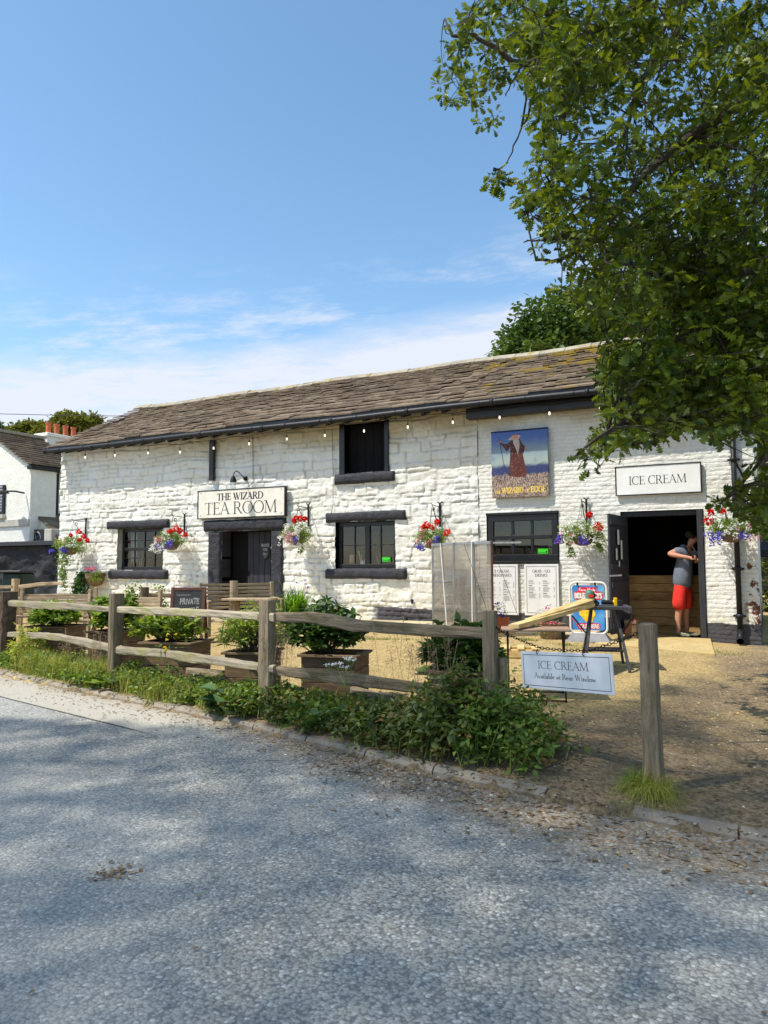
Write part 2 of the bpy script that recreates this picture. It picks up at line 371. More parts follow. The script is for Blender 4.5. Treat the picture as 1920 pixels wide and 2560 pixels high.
M['concrete'] = pm('pale_concrete', (176, 170, 158), (196, 190, 176), 5, rough=.9, bd=.004, c3=(140, 132, 118), s3=9)
M['flag'] = pm('flagstone', (176, 160, 130), (194, 180, 150), 3, rough=.9, bd=.006, var=.12, c3=(146, 130, 100), s3=7)
M['kerb'] = pm('kerb_stone', (132, 122, 108), (158, 148, 132), 5, rough=.95, bd=.02, var=.12, c3=(104, 92, 74), s3=6, t3=(.5, .7))
M['cloth_grey'] = pm('grey_cotton', (108, 116, 130), (122, 130, 144), 5, rough=.9, bd=.01, bs_=12)
M['red_shorts'] = pm('coral_red_cotton', (226, 50, 42), (238, 66, 54), 5, rough=.85, bd=.02, bs_=14)
M['skin'] = pm('skin', (206, 150, 120), (192, 134, 104), 8, rough=.55, spec=.4)
M['hair'] = pm('dark_brown_hair', (48, 34, 28), (66, 48, 38), 40, rough=.8, bd=.004)
M['shoe'] = pm('olive_shoe', (96, 98, 84), (120, 120, 100), 20, rough=.8, c3=(190, 188, 160), s3=60, t3=(.55, .62), bd=.004)
M['tool_black'] = pm('black_plastic', (30, 30, 32), (44, 44, 46), 10, rough=.5)
M['tool_yel'] = pm('yellow_plastic', (240, 190, 20), (228, 176, 16), 5, rough=.45)
M['tool_grn'] = pm('green_tool_plastic', (72, 116, 100), (90, 130, 112), 8, rough=.45)
M['tool_red'] = pm('red_plastic', (200, 50, 36), (222, 70, 44), 6, rough=.45)
M['darkmetal'] = pm('dark_grey_steel', (62, 62, 66), (86, 86, 90), 9, rough=.5, metal=.4, c3=(150, 148, 146), s3=22, t3=(.66, .8))
M['dkroof'] = None
M['umbrella'] = pm('charcoal_canvas', (54, 56, 60), (66, 68, 72), 4, rough=.9)
M['bulb'] = None
def glassmat(name, tint, alpha, rough=.03, fk=1., dif=0.):
    m, bs, out = newmat(name); tr = nn('ShaderNodeBsdfTransparent'); tr.inputs[0].default_value = tint+(1,)
    gl = nn('ShaderNodeBsdfGlossy'); gl.inputs['Roughness'].default_value = rough; gl.inputs[0].default_value = (.9, .92, .95, 1)
    ge = nn('ShaderNodeNewGeometry'); dt = nn('ShaderNodeVectorMath', operation='DOT_PRODUCT'); L.new(ge.outputs['Incoming'], dt.inputs[0]); L.new(ge.outputs['Normal'], dt.inputs[1])
    fz_ = mth('ADD', mth('MULTIPLY', mth('POWER', mth('SUBTRACT', 1.0, mth('ABSOLUTE', dt.outputs['Value'])), 5.0), .95), .045)
    mxs = nn('ShaderNodeMixShader'); L.new(mth('ADD', mth('MULTIPLY', fz_, fk), alpha, cl=True), mxs.inputs[0]); L.new(tr.outputs[0], mxs.inputs[1]); L.new(gl.outputs[0], mxs.inputs[2]); L.new(mxs.outputs[0], out.inputs[0])
    if dif:
        df = nn('ShaderNodeBsdfDiffuse'); df.inputs[0].default_value = (.42, .40, .37, 1); m2 = nn('ShaderNodeMixShader'); m2.inputs[0].default_value = dif; L.new(mxs.outputs[0], m2.inputs[1]); L.new(df.outputs[0], m2.inputs[2]); L.new(m2.outputs[0], out.inputs[0])
    return m
M['glass'] = glassmat('window_glass', (.80, .83, .84), .0, .02, .9)
M['smoked'] = glassmat('tinted_plastic_glazing', (.66, .63, .59), .08, .02, 1., .2)
def bulbmat():
    m, bs, out = newmat('lit_warm_bulb'); em = nn('ShaderNodeEmission'); em.inputs[0].default_value = (1, .86, .6, 1); em.inputs[1].default_value = 1.0; gl = nn('ShaderNodeBsdfGlossy'); gl.inputs['Roughness'].default_value = .1
    ad = nn('ShaderNodeAddShader'); L.new(em.outputs[0], ad.inputs[0]); L.new(gl.outputs[0], ad.inputs[1])
    mxs = nn('ShaderNodeMixShader'); mxs.inputs[0].default_value = .5; t = nn('ShaderNodeBsdfTransparent'); L.new(t.outputs[0], mxs.inputs[1]); L.new(ad.outputs[0], mxs.inputs[2]); L.new(mxs.outputs[0], out.inputs[0]); return m
M['bulb'] = bulbmat()
def slatemat():
    m, bs, out = newmat('stone_slate_roof'); v = mapv((1, 1, 1)); v2 = mapv((.6, 3, 3)); n = noise(v, 3, 7, .65)
    col = mixc(ramp(n, .3, .7), lin((100, 86, 72)), lin((136, 121, 103)))
    col = mixc(ramp(noise(v2, 6, 8, .7), .5, .75, 0, .7), col, lin((92, 80, 64)))
    col = mixc(ramp(noise(v, 26, 5, .7), .6, .72, 0, .6), col, lin((176, 160, 142)))
    g = mth('ADD', mth('MULTIPLY', attr('var'), .5), .74); cb_ = nn('ShaderNodeCombineColor')
    for i in range(3): L.new(g, cb_.inputs[i])
    col = mixc(1., col, cb_.outputs[0], 'MULTIPLY')
    s = nn('ShaderNodeSeparateXYZ'); L.new(v, s.inputs[0])
    mo = mth('ADD', noise(v, 1.7, 7, .72), mth('ADD', ramp(s.outputs[2], 5.2, 6.5, -.05, .06), ramp(s.outputs[0], -9, -3.5, -.06, .09)))
    col = mixc(ramp(mo, .60, .66, 0, .85), col, mixc(noise(v, 30, 3, .6), lin((128, 104, 34)), lin((172, 146, 56))))
    L.new(col, bs.inputs['Base Color']); bs.inputs['Roughness'].default_value = .9; bs.inputs['Specular IOR Level'].default_value = .2
    bump(bs, mth('ADD', noise(v2, 7, 8, .7), mth('MULTIPLY', noise(v, 40, 5, .7), .4)), .025); return m
M['slate'] = slatemat()
M['ridge'] = pm('lichened_ridge_stone', (142, 134, 118), (168, 160, 140), 5, rough=.95, bd=.012, var=.12, c3=(150, 128, 56), s3=4, t3=(.58, .68))
# foliage
M['oakleaf'] = leafmat('oak_leaf', (44, 68, 25), (120, 138, 44), .42, .38, tint=(1.4, 1.2, .4))
M['shade_leaf'] = leafmat('lime_leaf', (58, 88, 34), (90, 124, 46), .35)
M['far_leaf'] = leafmat('chestnut_leaf', (52, 78, 38), (100, 124, 62), .25)
M['olive_leaf'] = leafmat('pine_like_leaf', (84, 92, 34), (140, 140, 62), .25)
M['shrub_leaf'] = leafmat('glossy_shrub_leaf', (66, 98, 34), (148, 172, 70), .35, .35)
M['shrub_lime'] = leafmat('light_shrub_leaf', (84, 112, 40), (168, 184, 82), .38, .38); M['shrub_dark'] = leafmat('dark_shrub_leaf', (44, 72, 34), (92, 118, 56), .28, .33)
M['ivy_leaf'] = leafmat('ivy_leaf', (44, 76, 44), (104, 136, 84), .25)
M['weed_leaf'] = leafmat('weed_leaf', (70, 98, 40), (136, 158, 72), .35)
M['weed_dark'] = leafmat('nettle_leaf', (66, 82, 44), (122, 134, 68), .32)
M['weed_yel'] = leafmat('pale_weed_leaf', (136, 150, 56), (190, 192, 92), .4)
M['basket_leaf'] = leafmat('basket_leaf', (78, 112, 42), (160, 184, 88), .35)
M['grass'] = leafmat('dry_grass', (128, 138, 56), (198, 192, 110), .4)
M['grassg'] = leafmat('green_grass', (74, 108, 38), (140, 160, 66), .4)
M['weed_dry'] = leafmat('withered_leaf', (120, 92, 58), (168, 140, 84), .25, .8)
M['seed'] = leafmat('dry_seed_heads', (136, 112, 92), (180, 156, 130), .3)
M['agap'] = leafmat('strap_leaf', (58, 112, 24), (150, 190, 60), .4, .35)
M['drybrown'] = leafmat('dry_litter', (96, 76, 52), (168, 140, 100), .1, .9)
M['red_f'] = leafmat('red_geranium', (215, 18, 14), (240, 50, 34), .3, tint=(1.1, .6, .6))
M['pink_f'] = leafmat('pink_petal', (226, 90, 140), (240, 150, 170), .3, tint=(1, .8, .9))
M['white_f'] = leafmat('white_petal', (236, 236, 226), (250, 250, 244), .3, tint=(1, 1, 1))
M['blue_f'] = leafmat('violet_petal', (84, 72, 190), (126, 116, 214), .3, tint=(.8, .8, 1))
M['yel_f'] = leafmat('yellow_petal', (240, 210, 40), (246, 226, 90), .3, tint=(1, .9, .5))
# ------------------------------------------------------------ ground, road, kerb
def groundmat():
    m, bs, out = newmat('gravel_and_earth'); v = mapv((1, 1, 1)); s = nn('ShaderNodeSeparateXYZ'); L.new(v, s.inputs[0])
    big = noise(v, .55, 5, .6)
    gold = mixc(ramp(noise(v, 34, 6, .75), .34, .68), lin((166, 138, 86)), lin((220, 196, 140)))
    vo = nn('ShaderNodeTexVoronoi'); L.new(v, vo.inputs['Vector']); vo.inputs['Scale'].default_value = 38; vo.inputs['Randomness'].default_value = 1
    vb = nn('ShaderNodeSeparateColor'); L.new(vo.outputs['Color'], vb.inputs[0])
    gold = mixc(ramp(vb.outputs[0], .55, 1, 0, .55), gold, lin((226, 204, 152))); gold = mixc(ramp(vb.outputs[1], .7, 1, 0, .5), gold, lin((122, 94, 58)))
    earth = mixc(ramp(noise(v, 22, 7, .75), .34, .66), lin((122, 104, 80)), lin((170, 150, 118)))
    earth = mixc(ramp(vb.outputs[0], .72, 1, 0, .5), earth, lin((176, 160, 136))); earth = mixc(ramp(vb.outputs[2], .75, 1, 0, .5), earth, lin((66, 52, 40)))
    # yard = golden gravel; earth towards the road, under the trees and right of the door
    e = mth('ADD', mth('MULTIPLY', ramp(mth('ADD', s.outputs[0], mth('MULTIPLY', s.outputs[1], -.16)), -3.6, -2.0), .75), mth('MULTIPLY', ramp(s.outputs[1], 7.6, 5.9), .9))
    e = ramp(mth('ADD', e, mth('MULTIPLY', mth('SUBTRACT', big, .5), 1.3)), .38, .80)
    far = ramp(s.outputs[1], 17, 19)
    col = mixc(e, gold, earth)
    col = mixc(ramp(noise(v, 3.5, 7, .7), .5, .68, 0, .5), col, lin((150, 124, 84)))
    gr = mth('MULTIPLY', ramp(s.outputs[0], -15, -20), 1.); col = mixc(mth('MULTIPLY', gr, .7), col, lin((96, 104, 60)))
    L.new(col, bs.inputs['Base Color']); bs.inputs['Roughness'].default_value = .95; bs.inputs['Specular IOR Level'].default_value = .15
    bump(bs, mth('ADD', mth('ADD', noise(v, 34, 7, .75), mth('MULTIPLY', vo.outputs['Distance'], -.5)), mth('MULTIPLY', noise(v, 4, 5, .6), 1.3)), .035, 1.); return m
def roadmat():
    m, bs, out = newmat('worn_asphalt'); v = mapv((1, 1, 1)); s = nn('ShaderNodeSeparateXYZ'); L.new(v, s.inputs[0])
    dn = nn('ShaderNodeTexNoise'); L.new(v, dn.inputs['Vector']); dn.inputs['Scale'].default_value = 30
    vo = nn('ShaderNodeTexVoronoi'); L.new(mixc(.02, v, dn.outputs[1]), vo.inputs['Vector']); vo.inputs['Scale'].default_value = 62
    vs = nn('ShaderNodeSeparateColor'); L.new(vo.outputs['Color'], vs.inputs[0])
    base = mixc(ramp(noise(v, 1.1, 6, .65), .35, .7), lin((146, 144, 134)), lin((168, 165, 154)))
    col = mixc(ramp(vs.outputs[0], .2, 1, 0, .5), base, lin((192, 189, 178)))
    col = mixc(ramp(vs.outputs[1], .72, 1, 0, .65), col, lin((116, 114, 106)))
    col = mixc(ramp(vs.outputs[2], .90, .98, 0, .6), col, lin((222, 220, 212)))
    col = mixc(ramp(vo.outputs['Distance'], .45, .8, 0, .7), col, lin((88, 92, 98)))
    col = mixc(ramp(noise(v, .45, 5, .6), .5, .75, 0, .3), col, lin((130, 128, 120)))
    col = mixc(ramp(noise(v, .25, 4, .5), .42, .62, 0, .28), col, lin((172, 174, 172))); col = mixc(ramp(noise(mapv((1, .3, 1), rot=(0, 0, .2)), 1.3, 5, .6), .56, .7, 0, .3), col, lin((112, 116, 120)))
    # paler concrete strip beside the kerb on the left, with its joint, and hairline cracks
    cs = mth('MULTIPLY', ramp(s.outputs[0], -4.9, -5.6), ramp(mth('ADD', attr('s'), mth('MULTIPLY', mth('SUBTRACT', noise(v, 3, 5, .6), .5), .12)), -.78, -.74)); col = mixc(mth('MULTIPLY', cs, .7), col, lin((186, 178, 162)))
    jl = mth('MULTIPLY', ramp(s.outputs[0], -4.9, -5.6), mth('MULTIPLY', ramp(attr('s'), -.80, -.785), ramp(attr('s'), -.755, -.77))); col = mixc(jl, col, lin((72, 66, 58)))
    ck = nn('ShaderNodeTexVoronoi', feature='DISTANCE_TO_EDGE'); L.new(mixc(.22, v, dn.outputs[1]), ck.inputs['Vector']); ck.inputs['Scale'].default_value = .55; col = mixc(mth('MULTIPLY', ramp(ck.outputs['Distance'], .006, .002), ramp(noise(v, .7, 3, .5), .5, .6, 0, .6)), col, lin((70, 72, 76)))
    # drifted earth along the kerb
    sd = attr('s'); eg = mth('ADD', sd, mth('MULTIPLY', mth('SUBTRACT', noise(v, 2.2, 8, .75), .5), 1.0))
    eg = mth('ADD', eg, ramp(s.outputs[0], -6, -1.2, -.30, .34))
    eg2 = mth('MULTIPLY', ramp(eg, -.62, -.06), ramp(noise(v, 24, 6, .7), .30, .60))
    earth = mixc(ramp(noise(v, 20, 7, .75), .34, .66), lin((104, 88, 70)), lin((150, 130, 104)))
    earth = mixc(ramp(vs.outputs[0], .7, 1, 0, .5), earth, lin((186, 172, 150)))
    col = mixc(eg2, col, earth)
    L.new(col, bs.inputs['Base Color']); bs.inputs['Roughness'].default_value = .9; bs.inputs['Specular IOR Level'].default_value = .12
    bump(bs, mth('ADD', mth('ADD', mth('MULTIPLY', vo.outputs['Distance'], -1.), mth('MULTIPLY', noise(v, 90, 4, .7), .35)), mth('MULTIPLY', noise(v, 6, 5, .6), .8)), .006, 1.); return m
M['ground'] = groundmat(); M['road'] = roadmat()
def axis(lo, hi, fine0, fine1, d):
    a = list(np.arange(fine0, fine1, d)); x = fine1; st = d
    while x < hi: a.append(x); st *= 1.35; x += st
    x = fine0; st = d; b = []
    while x > lo: st *= 1.35; x -= st; b.append(x)
    return np.array(b[::-1]+a+[hi])
gx = axis(-900, 900, -17, 4, .14); gy = axis(-60, 1200, 3.2, 15, .09)
X, Y = np.meshgrid(gx, gy, indexing='ij')
Z = G(X, Y); inr = (X > -18) & (X < 6) & (Y < 16)
Z = Z+np.where(inr & (Y > kerb_y(X)+.05), fbm(X*1.5, Y*1.5, 1)*.045+fbm(X*9, Y*9, 2, 3)*.014, 0)*np.clip((14.0-Y)/1.0, 0, 1)
nx, ny = X.shape; idx = np.arange(nx*ny).reshape(nx, ny)
q = np.stack([idx[:-1, :-1], idx[1:, :-1], idx[1:, 1:], idx[:-1, 1:]], -1).reshape(-1, 4)
go = npmesh('ground', np.stack([X, Y, Z], -1).reshape(-1, 3), q, M['ground'], smooth=True); tag(go, 'golden gravel and brown earth yard', 'ground', kind='structure')
GZ = Z.copy()
def gz(x, y):                                            # bumpy ground height
    z = Gs(x, y)
    if -18 < x < 6 and y < 16 and y > kerb_y(x)+.05:
        x_, y_ = np.array([x]), np.array([y]); z += float((fbm(x_*1.5, y_*1.5, 1)*.045+fbm(x_*9, y_*9, 2, 3)*.014)[0])*min(1, max(0, 14-y))
    return z
rx = axis(-500, 500, -17, 5, .2); rt = np.concatenate([np.linspace(0, 1.2, 14), np.linspace(1.4, 6, 14), [8, 12, 20, 40, 60]])
X, T = np.meshgrid(rx, rt, indexing='ij'); Y = kerb_y(X)-T+.03
S = -T; Zr = np.where(T < .8, .004, .004)+np.clip(1-T/.5, 0, 1)*.012*(fbm(X*3, Y*3, 4)+.6)+fbm(X*.8, Y*.8, 5, 2)*.012
nx, ny = X.shape; idx = np.arange(nx*ny).reshape(nx, ny)
q = np.stack([idx[:-1, 1:], idx[1:, 1:], idx[1:, :-1], idx[:-1, :-1]], -1).reshape(-1, 4)
ro = npmesh('road', np.stack([X, Y, Zr], -1).reshape(-1, 3), q, M['road'], smooth=True)
at = ro.data.attributes.new('s', 'FLOAT', 'POINT'); at.data.foreach_set('value', S.ravel().astype(np.float32)); tag(ro, 'grey worn asphalt lane', 'road', kind='structure')
# kerb of worn stones, sunk where the yard entrance crosses it
kb = MB(); x = -15.0
while x < 4.0:
    ln = rnd.uniform(.5, .95); xs = np.linspace(x, x+ln-.015, 6); kb.vv = rnd.random()
    sink = .05 if -2.1 < x < -1.15 else 0; pr = []
    for xx in xs:
        ky = float(kerb_y(xx)); e = float(fbm(np.array([xx*5]), np.array([1.]), 2)[0])*.03
        for dy, dz in ((-.005, -.05), (-.01, .035), (.02, .062), (.09, .068), (.13, .045), (.14, -.05)): pr.append((xx, ky+dy+e, dz-sink*1.0+e*.3+rnd.uniform(-.004, .004)))
    fs = [(i*6+j, (i+1)*6+j, (i+1)*6+j+1, i*6+j+1) for i in range(5) for j in range(5)]+[tuple(range(6)), tuple(range(30, 36))[::-1]]
    kb.add(pr, fs); x += ln
tag(kb.build('kerb', M['kerb'], smooth=False), 'worn stone kerb', 'kerb', kind='structure')
# flagged path along the foot of the facade
fl = MB(); x = -12.5
while x < -2.9:
    wd = rnd.uniform(.5, .9); y = 12.95+rnd.uniform(-.04, .04)
    for k in range(2):
        dl = .56; z = Gs(x+wd/2, y+dl/2)
        fl.bbox((x+wd/2, y+dl/2, z+.012), (wd-.02, dl-.02, .05), .008); y += dl
    x += wd
tag(fl.build('path', M['flag']), 'flagstone path along the foot of the wall', 'path', kind='structure')
# sloping concrete apron in front of the ice cream door
ap = MB(); ap.cur = 0
ap.add([(-2.55, 12.35, Gs(-2.5, 12.3)+.022), (-.75, 12.2, Gs(-.7, 12.2)+.022), (-.93, 14.1, .255), (-2.4, 14.1, .255), (-2.55, 12.35, -.1), (-.75, 12.2, -.1), (-.93, 14.1, -.1), (-2.4, 14.1, -.1)],
       [(0, 1, 2, 3), (0, 4, 5, 1), (1, 5, 6, 2), (3, 7, 4, 0)])
M['apron'] = pm('sandy_concrete', (178, 154, 104), (196, 174, 124), 6, rough=.95, bd=.006, c3=(150, 126, 84), s3=16)
tag(ap.build('doorway_ramp', M['apron']), 'sandy concrete ramp', 'ramp', kind='structure')
# ------------------------------------------------------------ the tea room building
bld = thing('tea_room_building', 'long low white painted stone and brick building with a stone slate roof', 'building', (-8.8, YW, .3)); FLAT.add(bld)
X0, X1, XB = -17.38, -.14, -5.13                         # left corner, right corner, joint between rubble and brick
OPEN = [  # x0 x1 z0 z1 depth material index
 (-15.15, -13.55, 1.46, 2.53, .20, 0), (-11.66, -10.2, .2, 2.38, .50, 1), (-8.22, -7.24, 3.57, 4.66, .16, 1),
 (-8.48, -7.0, 1.48, 2.5, .17, 1), (-4.97, -3.52, 1.6, 2.54, .09, 0), (-2.38, -.97, .2, 2.51, .24, 1)]
def rubble(Xg, Zg):
    r = np.random.RandomState(21); zs = [0.0]
    while zs[-1] < 5.2: zs.append(zs[-1]+r.choice([.10, .13, .16, .19, .22, .25]))
    zs = np.array(zs); Zw = Zg+fbm(Xg*.7, Zg*.9, 1, 3)*.16+fbm(Xg*3, Zg*3, 5, 3)*.045
    ci = np.clip(np.searchsorted(zs, Zw)-1, 0, len(zs)-2); H = np.zeros_like(Xg); JT = np.zeros_like(Xg)
    for c in range(len(zs)-1):
        mk = ci == c
        if not mk.any(): continue
        hgt = zs[c+1]-zs[c]; xs = [X0-.5]
        while xs[-1] < 1: xs.append(xs[-1]+r.uniform(.9, 3.2)*max(hgt, .14)*r.choice([.7, 1, 1, 1.3]))
        xs = np.array(xs); xw = Xg[mk]+fbm(Xg[mk]*3, Zg[mk]*3, 6, 2)*.05; zw = Zw[mk]
        bi = np.clip(np.searchsorted(xs, xw)-1, 0, len(xs)-2)
        sp = r.rand(len(xs)) < .16                       # some stones are two thin courses
        zl = np.full(xw.shape, zs[c]); zh = np.full(xw.shape, zs[c+1]); mid = (zl+zh)/2
        s_ = sp[bi] & (hgt > .17); up = s_ & (zw > mid); zl = np.where(up, mid, zl); zh = np.where(s_ & ~up, mid, zh)
        dx = np.minimum(xw-xs[bi], xs[bi+1]-xw); dz = np.minimum(zw-zl, zh-zw)
        d = np.minimum(dx, dz)+fbm(Xg[mk]*12, Zg[mk]*12, 3, 3)*.030
        JT[mk] = np.exp(-np.maximum(d, 0)/.010)
        prot = (.35+1.1*r.rand(len(xs)))[bi]*.030; tx = (r.rand(len(xs))-.5)[bi]; tz = (r.rand(len(xs))-.35)[bi]
        cx = (xs[bi]+xs[bi+1])/2; cz = (zl+zh)/2
        H[mk] = prot*(1-np.exp(-np.maximum(d, 0)/.008))*(1+tx*(xw-cx)*1.6)+tz*(zw-cz)*.16*(1-np.exp(-np.maximum(d, 0)/.02))
    return JT, H+fbm(Xg*6, Zg*8, 2, 5)*.042+np.maximum(fbm(Xg*11, Zg*14, 4, 3), 0)*.03+fbm(Xg*.6, Zg*.6, 0, 2)*.02
def bricks(Xg, Zg):
    r = np.random.RandomState(5); Zw = Zg+fbm(Xg*.4, Zg*.5, 1, 2)*.06+fbm(Xg*3.5, Zg*3.5, 5, 3)*.03; ch = .077
    ci = np.floor(Zw/ch).astype(int); off = r.rand(200)[ci % 200]*.22; hd = (ci % 5 == 2)
    bw = np.where(hd, .115, .232); xx = Xg+off+fbm(Xg*4, Zg*4, 6, 2)*.02; bi = np.floor(xx/bw).astype(int)
    dx = np.minimum(xx-bi*bw, (bi+1)*bw-xx); dz = np.minimum(Zw-ci*ch, (ci+1)*ch-Zw)
    hsh = r.rand(4096)[(bi*37+ci*101) & 4095]
    d = np.minimum(dx, dz)
    return np.exp(-np.maximum(d, 0)/.006)*.6, (1-np.exp(-np.maximum(d-.003, 0)/.006))*(.004+.007*hsh)+fbm(Xg*9, Zg*11, 2, 5)*.020+fbm(Xg*.8, Zg*.8, 0, 2)*.03
def wall_mesh(name, xa, xb, dx, dz, hf, ztop):
    gxs = list(np.arange(xa, xb, dx))+[xb]; gzs = list(np.arange(-.15, ztop, dz))+[ztop]; ops = [o for o in OPEN if o[0] > xa and o[1] < xb]
    def snap(a, vals):
        a = np.array(a)
        for v_ in vals: a[np.argmin(abs(a-v_))] = v_
        return a
    gxs = snap(gxs, [q_ for o in ops for q_ in o[:2]]); gzs = snap(gzs, [q_ for o in ops for q_ in o[2:4]])
    Xg, Zg = np.meshgrid(gxs, gzs, indexing='ij'); JT, H = hf(Xg, Zg)
    P = np.stack([Xg, YW-H, Zg], -1); a, b = Xg.shape; idx = np.arange(a*b).reshape(a, b)
    cxm = (gxs[:-1]+gxs[1:])/2; czm = (gzs[:-1]+gzs[1:])/2; keep = np.ones((a-1, b-1), bool); V = [P.reshape(-1, 3)]; Fq = []; mi = []; base = a*b
    for o in ops:
        keep &= ~((cxm[:, None] > o[0]) & (cxm[:, None] < o[1]) & (czm[None] > o[2]) & (czm[None] < o[3]))
        i0, i1 = np.argmin(abs(gxs-o[0])), np.argmin(abs(gxs-o[1])); k0, k1 = np.argmin(abs(gzs-o[2])), np.argmin(abs(gzs-o[3]))
        loop = [(i, k0) for i in range(i0, i1)]+[(i1, k) for k in range(k0, k1)]+[(i, k1) for i in range(i1, i0, -1)]+[(i0, k) for k in range(k1, k0, -1)]
        ids = np.array([idx[i, k] for i, k in loop]); bk = P.reshape(-1, 3)[ids].copy(); bk[:, 1] = YW+o[4]; V.append(bk); n = len(ids)
        for j in range(n): Fq.append((ids[(j+1) % n], ids[j], base+j, base+(j+1) % n)); mi.append(o[5])
        base += n
    q = np.stack([idx[:-1, :-1], idx[1:, :-1], idx[1:, 1:], idx[:-1, 1:]], -1)[keep].reshape(-1, 4)
    Fq = np.concatenate([q, np.array(Fq).reshape(-1, 4)]) if Fq else q; mi = np.concatenate([np.zeros(len(q), int), np.array(mi, int)])
    V = np.concatenate(V); o = npmesh(name, V, Fq, [M['wall'], M['black']], bld, smooth=False, mi=mi)
    at = o.data.attributes.new('jt', 'FLOAT', 'POINT'); jt = np.zeros(len(V), np.float32); jt[:JT.size] = JT.ravel(); at.data.foreach_set('value', jt); return o
EZ, EY, RY, RZ = 4.76, 13.70, 17.0, 6.48                 # eave and ridge of the roof
wall_mesh('wall', X0, XB, .021, .0195, rubble, 4.84)
wall_mesh('wall', XB, X1, .017, .0125, bricks, 4.84)
# end gables and back wall, 0.5 m thick shell so that the inside is dark
gb = MB(); TH = .45
for xa, s_ in ((X0, 1), (X1, -1)):
    pts = [(YW, -.15), (YW+5.8, -.15), (YW+5.8, 4.75), (RY, 6.3), (YW, 4.8)]
    for k in (0, 1):
        gb.cur = k; xx = xa+s_*TH*k; gb.add([(xx, y, z) for y, z in pts], [tuple(range(5))[::(1 if s_*(1-2*k) > 0 else -1)]])
gb.cur = 0; gb.box(((X0+X1)/2, YW+5.8, 2.3), (X1-X0, .3, 4.9)); gb.cur = 1; gb.box(((X0+X1)/2, YW+5.62, 2.3), (X1-X0-.95, .04, 4.7))
gb.build('gable_wall', [M['wall'], M['void']], bld)
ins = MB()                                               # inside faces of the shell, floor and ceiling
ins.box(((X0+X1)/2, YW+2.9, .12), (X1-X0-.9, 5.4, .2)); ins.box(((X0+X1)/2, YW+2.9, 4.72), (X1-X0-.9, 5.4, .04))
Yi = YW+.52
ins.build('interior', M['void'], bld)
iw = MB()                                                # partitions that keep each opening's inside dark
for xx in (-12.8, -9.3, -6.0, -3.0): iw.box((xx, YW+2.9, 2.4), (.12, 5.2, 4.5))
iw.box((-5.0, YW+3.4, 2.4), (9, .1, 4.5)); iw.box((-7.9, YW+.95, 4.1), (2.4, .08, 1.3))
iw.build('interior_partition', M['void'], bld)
# roof of real slates
def roofz(y, x): return EZ+(y-EY)*(RZ-EZ)/(RY-EY)+.035*math.sin(x*.55+.6)*math.sin((y-EY)/(RY-EY)*math.pi*.8+.2)+.02*math.sin(x*1.7)
sl = MB(); y = EY-.03; c = 0; slope = math.atan2(RZ-EZ, RY-EY); XR0, XR1 = -17.46, .22
rows = []
while y < RY-.05:
    ex = .295*(1-.36*(y-EY)/(RY-EY)); rows.append((y, ex)); y += ex*math.cos(slope)
for k, (y, ex) in enumerate(rows):
    x = XR0-rnd.uniform(0, .05)
    while x < XR1:
        wd = rnd.uniform(.8, 2.3)*ex*1.25; wd = min(wd, XR1+.08-x); ln = ex*1.75; th = rnd.uniform(.026, .040)
        yj = y+rnd.uniform(-.014, .010); zl = roofz(yj, x+wd/2)+.074+rnd.uniform(-.010, .014); tl = rnd.uniform(-.006, .006)
        y2 = yj+ln*math.cos(slope); z2 = roofz(y2, x+wd/2)+.0
        sl.vv = rnd.random(); g_ = .003
        ch = [rnd.uniform(-.012, .012) for _ in range(3)]
        xm = x+wd*rnd.uniform(.3, .7)
        vs = [(x+g_, yj+ch[0], zl-tl), (xm, yj+ch[1]-.006, zl), (x+wd-g_, yj+ch[2], zl+tl), (x+wd-g_, y2, z2), (xm, y2, z2), (x+g_, y2, z2)]
        up = [(a, b, z+th) for a, b, z in vs]
        sl.add(vs+up, [(6, 7, 10, 11), (7, 8, 9, 10), (0, 1, 7, 6), (1, 2, 8, 7), (2, 3, 9, 8), (5, 0, 6, 11), (4, 1, 0, 5), (3, 2, 1, 4)])
        x += wd
# back slope and the felt under the slates
sl.vv = .4
for i in range(18):
    xa = XR0+.05+(XR1-XR0-.1)*i/18; xb = XR0+.05+(XR1-XR0-.1)*(i+1)/18
    sl.add([(xa, EY+.05, roofz(EY+.05, xa)-.03), (xb, EY+.05, roofz(EY+.05, xb)-.03), (xb, RY, roofz(RY, xb)-.03), (xa, RY, roofz(RY, xa)-.03)], [(0, 1, 2, 3)])
    sl.add([(xa, RY, roofz(RY, xa)-.02), (xb, RY, roofz(RY, xb)-.02), (xb, 2*RY-EY, EZ), (xa, 2*RY-EY, EZ)], [(0, 1, 2, 3)])
rf = sl.build('roof', M['slate'], bld)
rg = MB(); x = XR0
while x < XR1:
    ln = rnd.uniform(.5, .62); x2 = min(x+ln-.012, XR1); rg.vv = rnd.random(); z0, z1 = roofz(RY, x)+.055, roofz(RY, x2)+.055; vs = []
    dzj = rnd.uniform(-.012, .012)
    for xx, zc in ((x, z0), (x2, z1)):
        for j in range(9):
            t_ = -1+2*j/8; vs.append((xx, RY+t_*.2, zc+dzj+.075*(1-abs(t_)**1.5)-abs(t_)*.06))
        for j in range(8, -1, -1):
            t_ = -1+2*j/8; vs.append((xx, RY+t_*.19, zc+dzj+.075*(1-abs(t_)**1.5)-abs(t_)*.06-.045))
    n = 18
    rg.add(vs, [(j, (j+1) % n, n+(j+1) % n, n+j) for j in range(n)]+[tuple(range(n))[::-1], tuple(range(n, 2*n))]); x += ln
o = rg.build('ridge_tile', M['ridge'], rf)
mo_ = MB()                                               # mortar fillets between ridge stones are part of the ridge
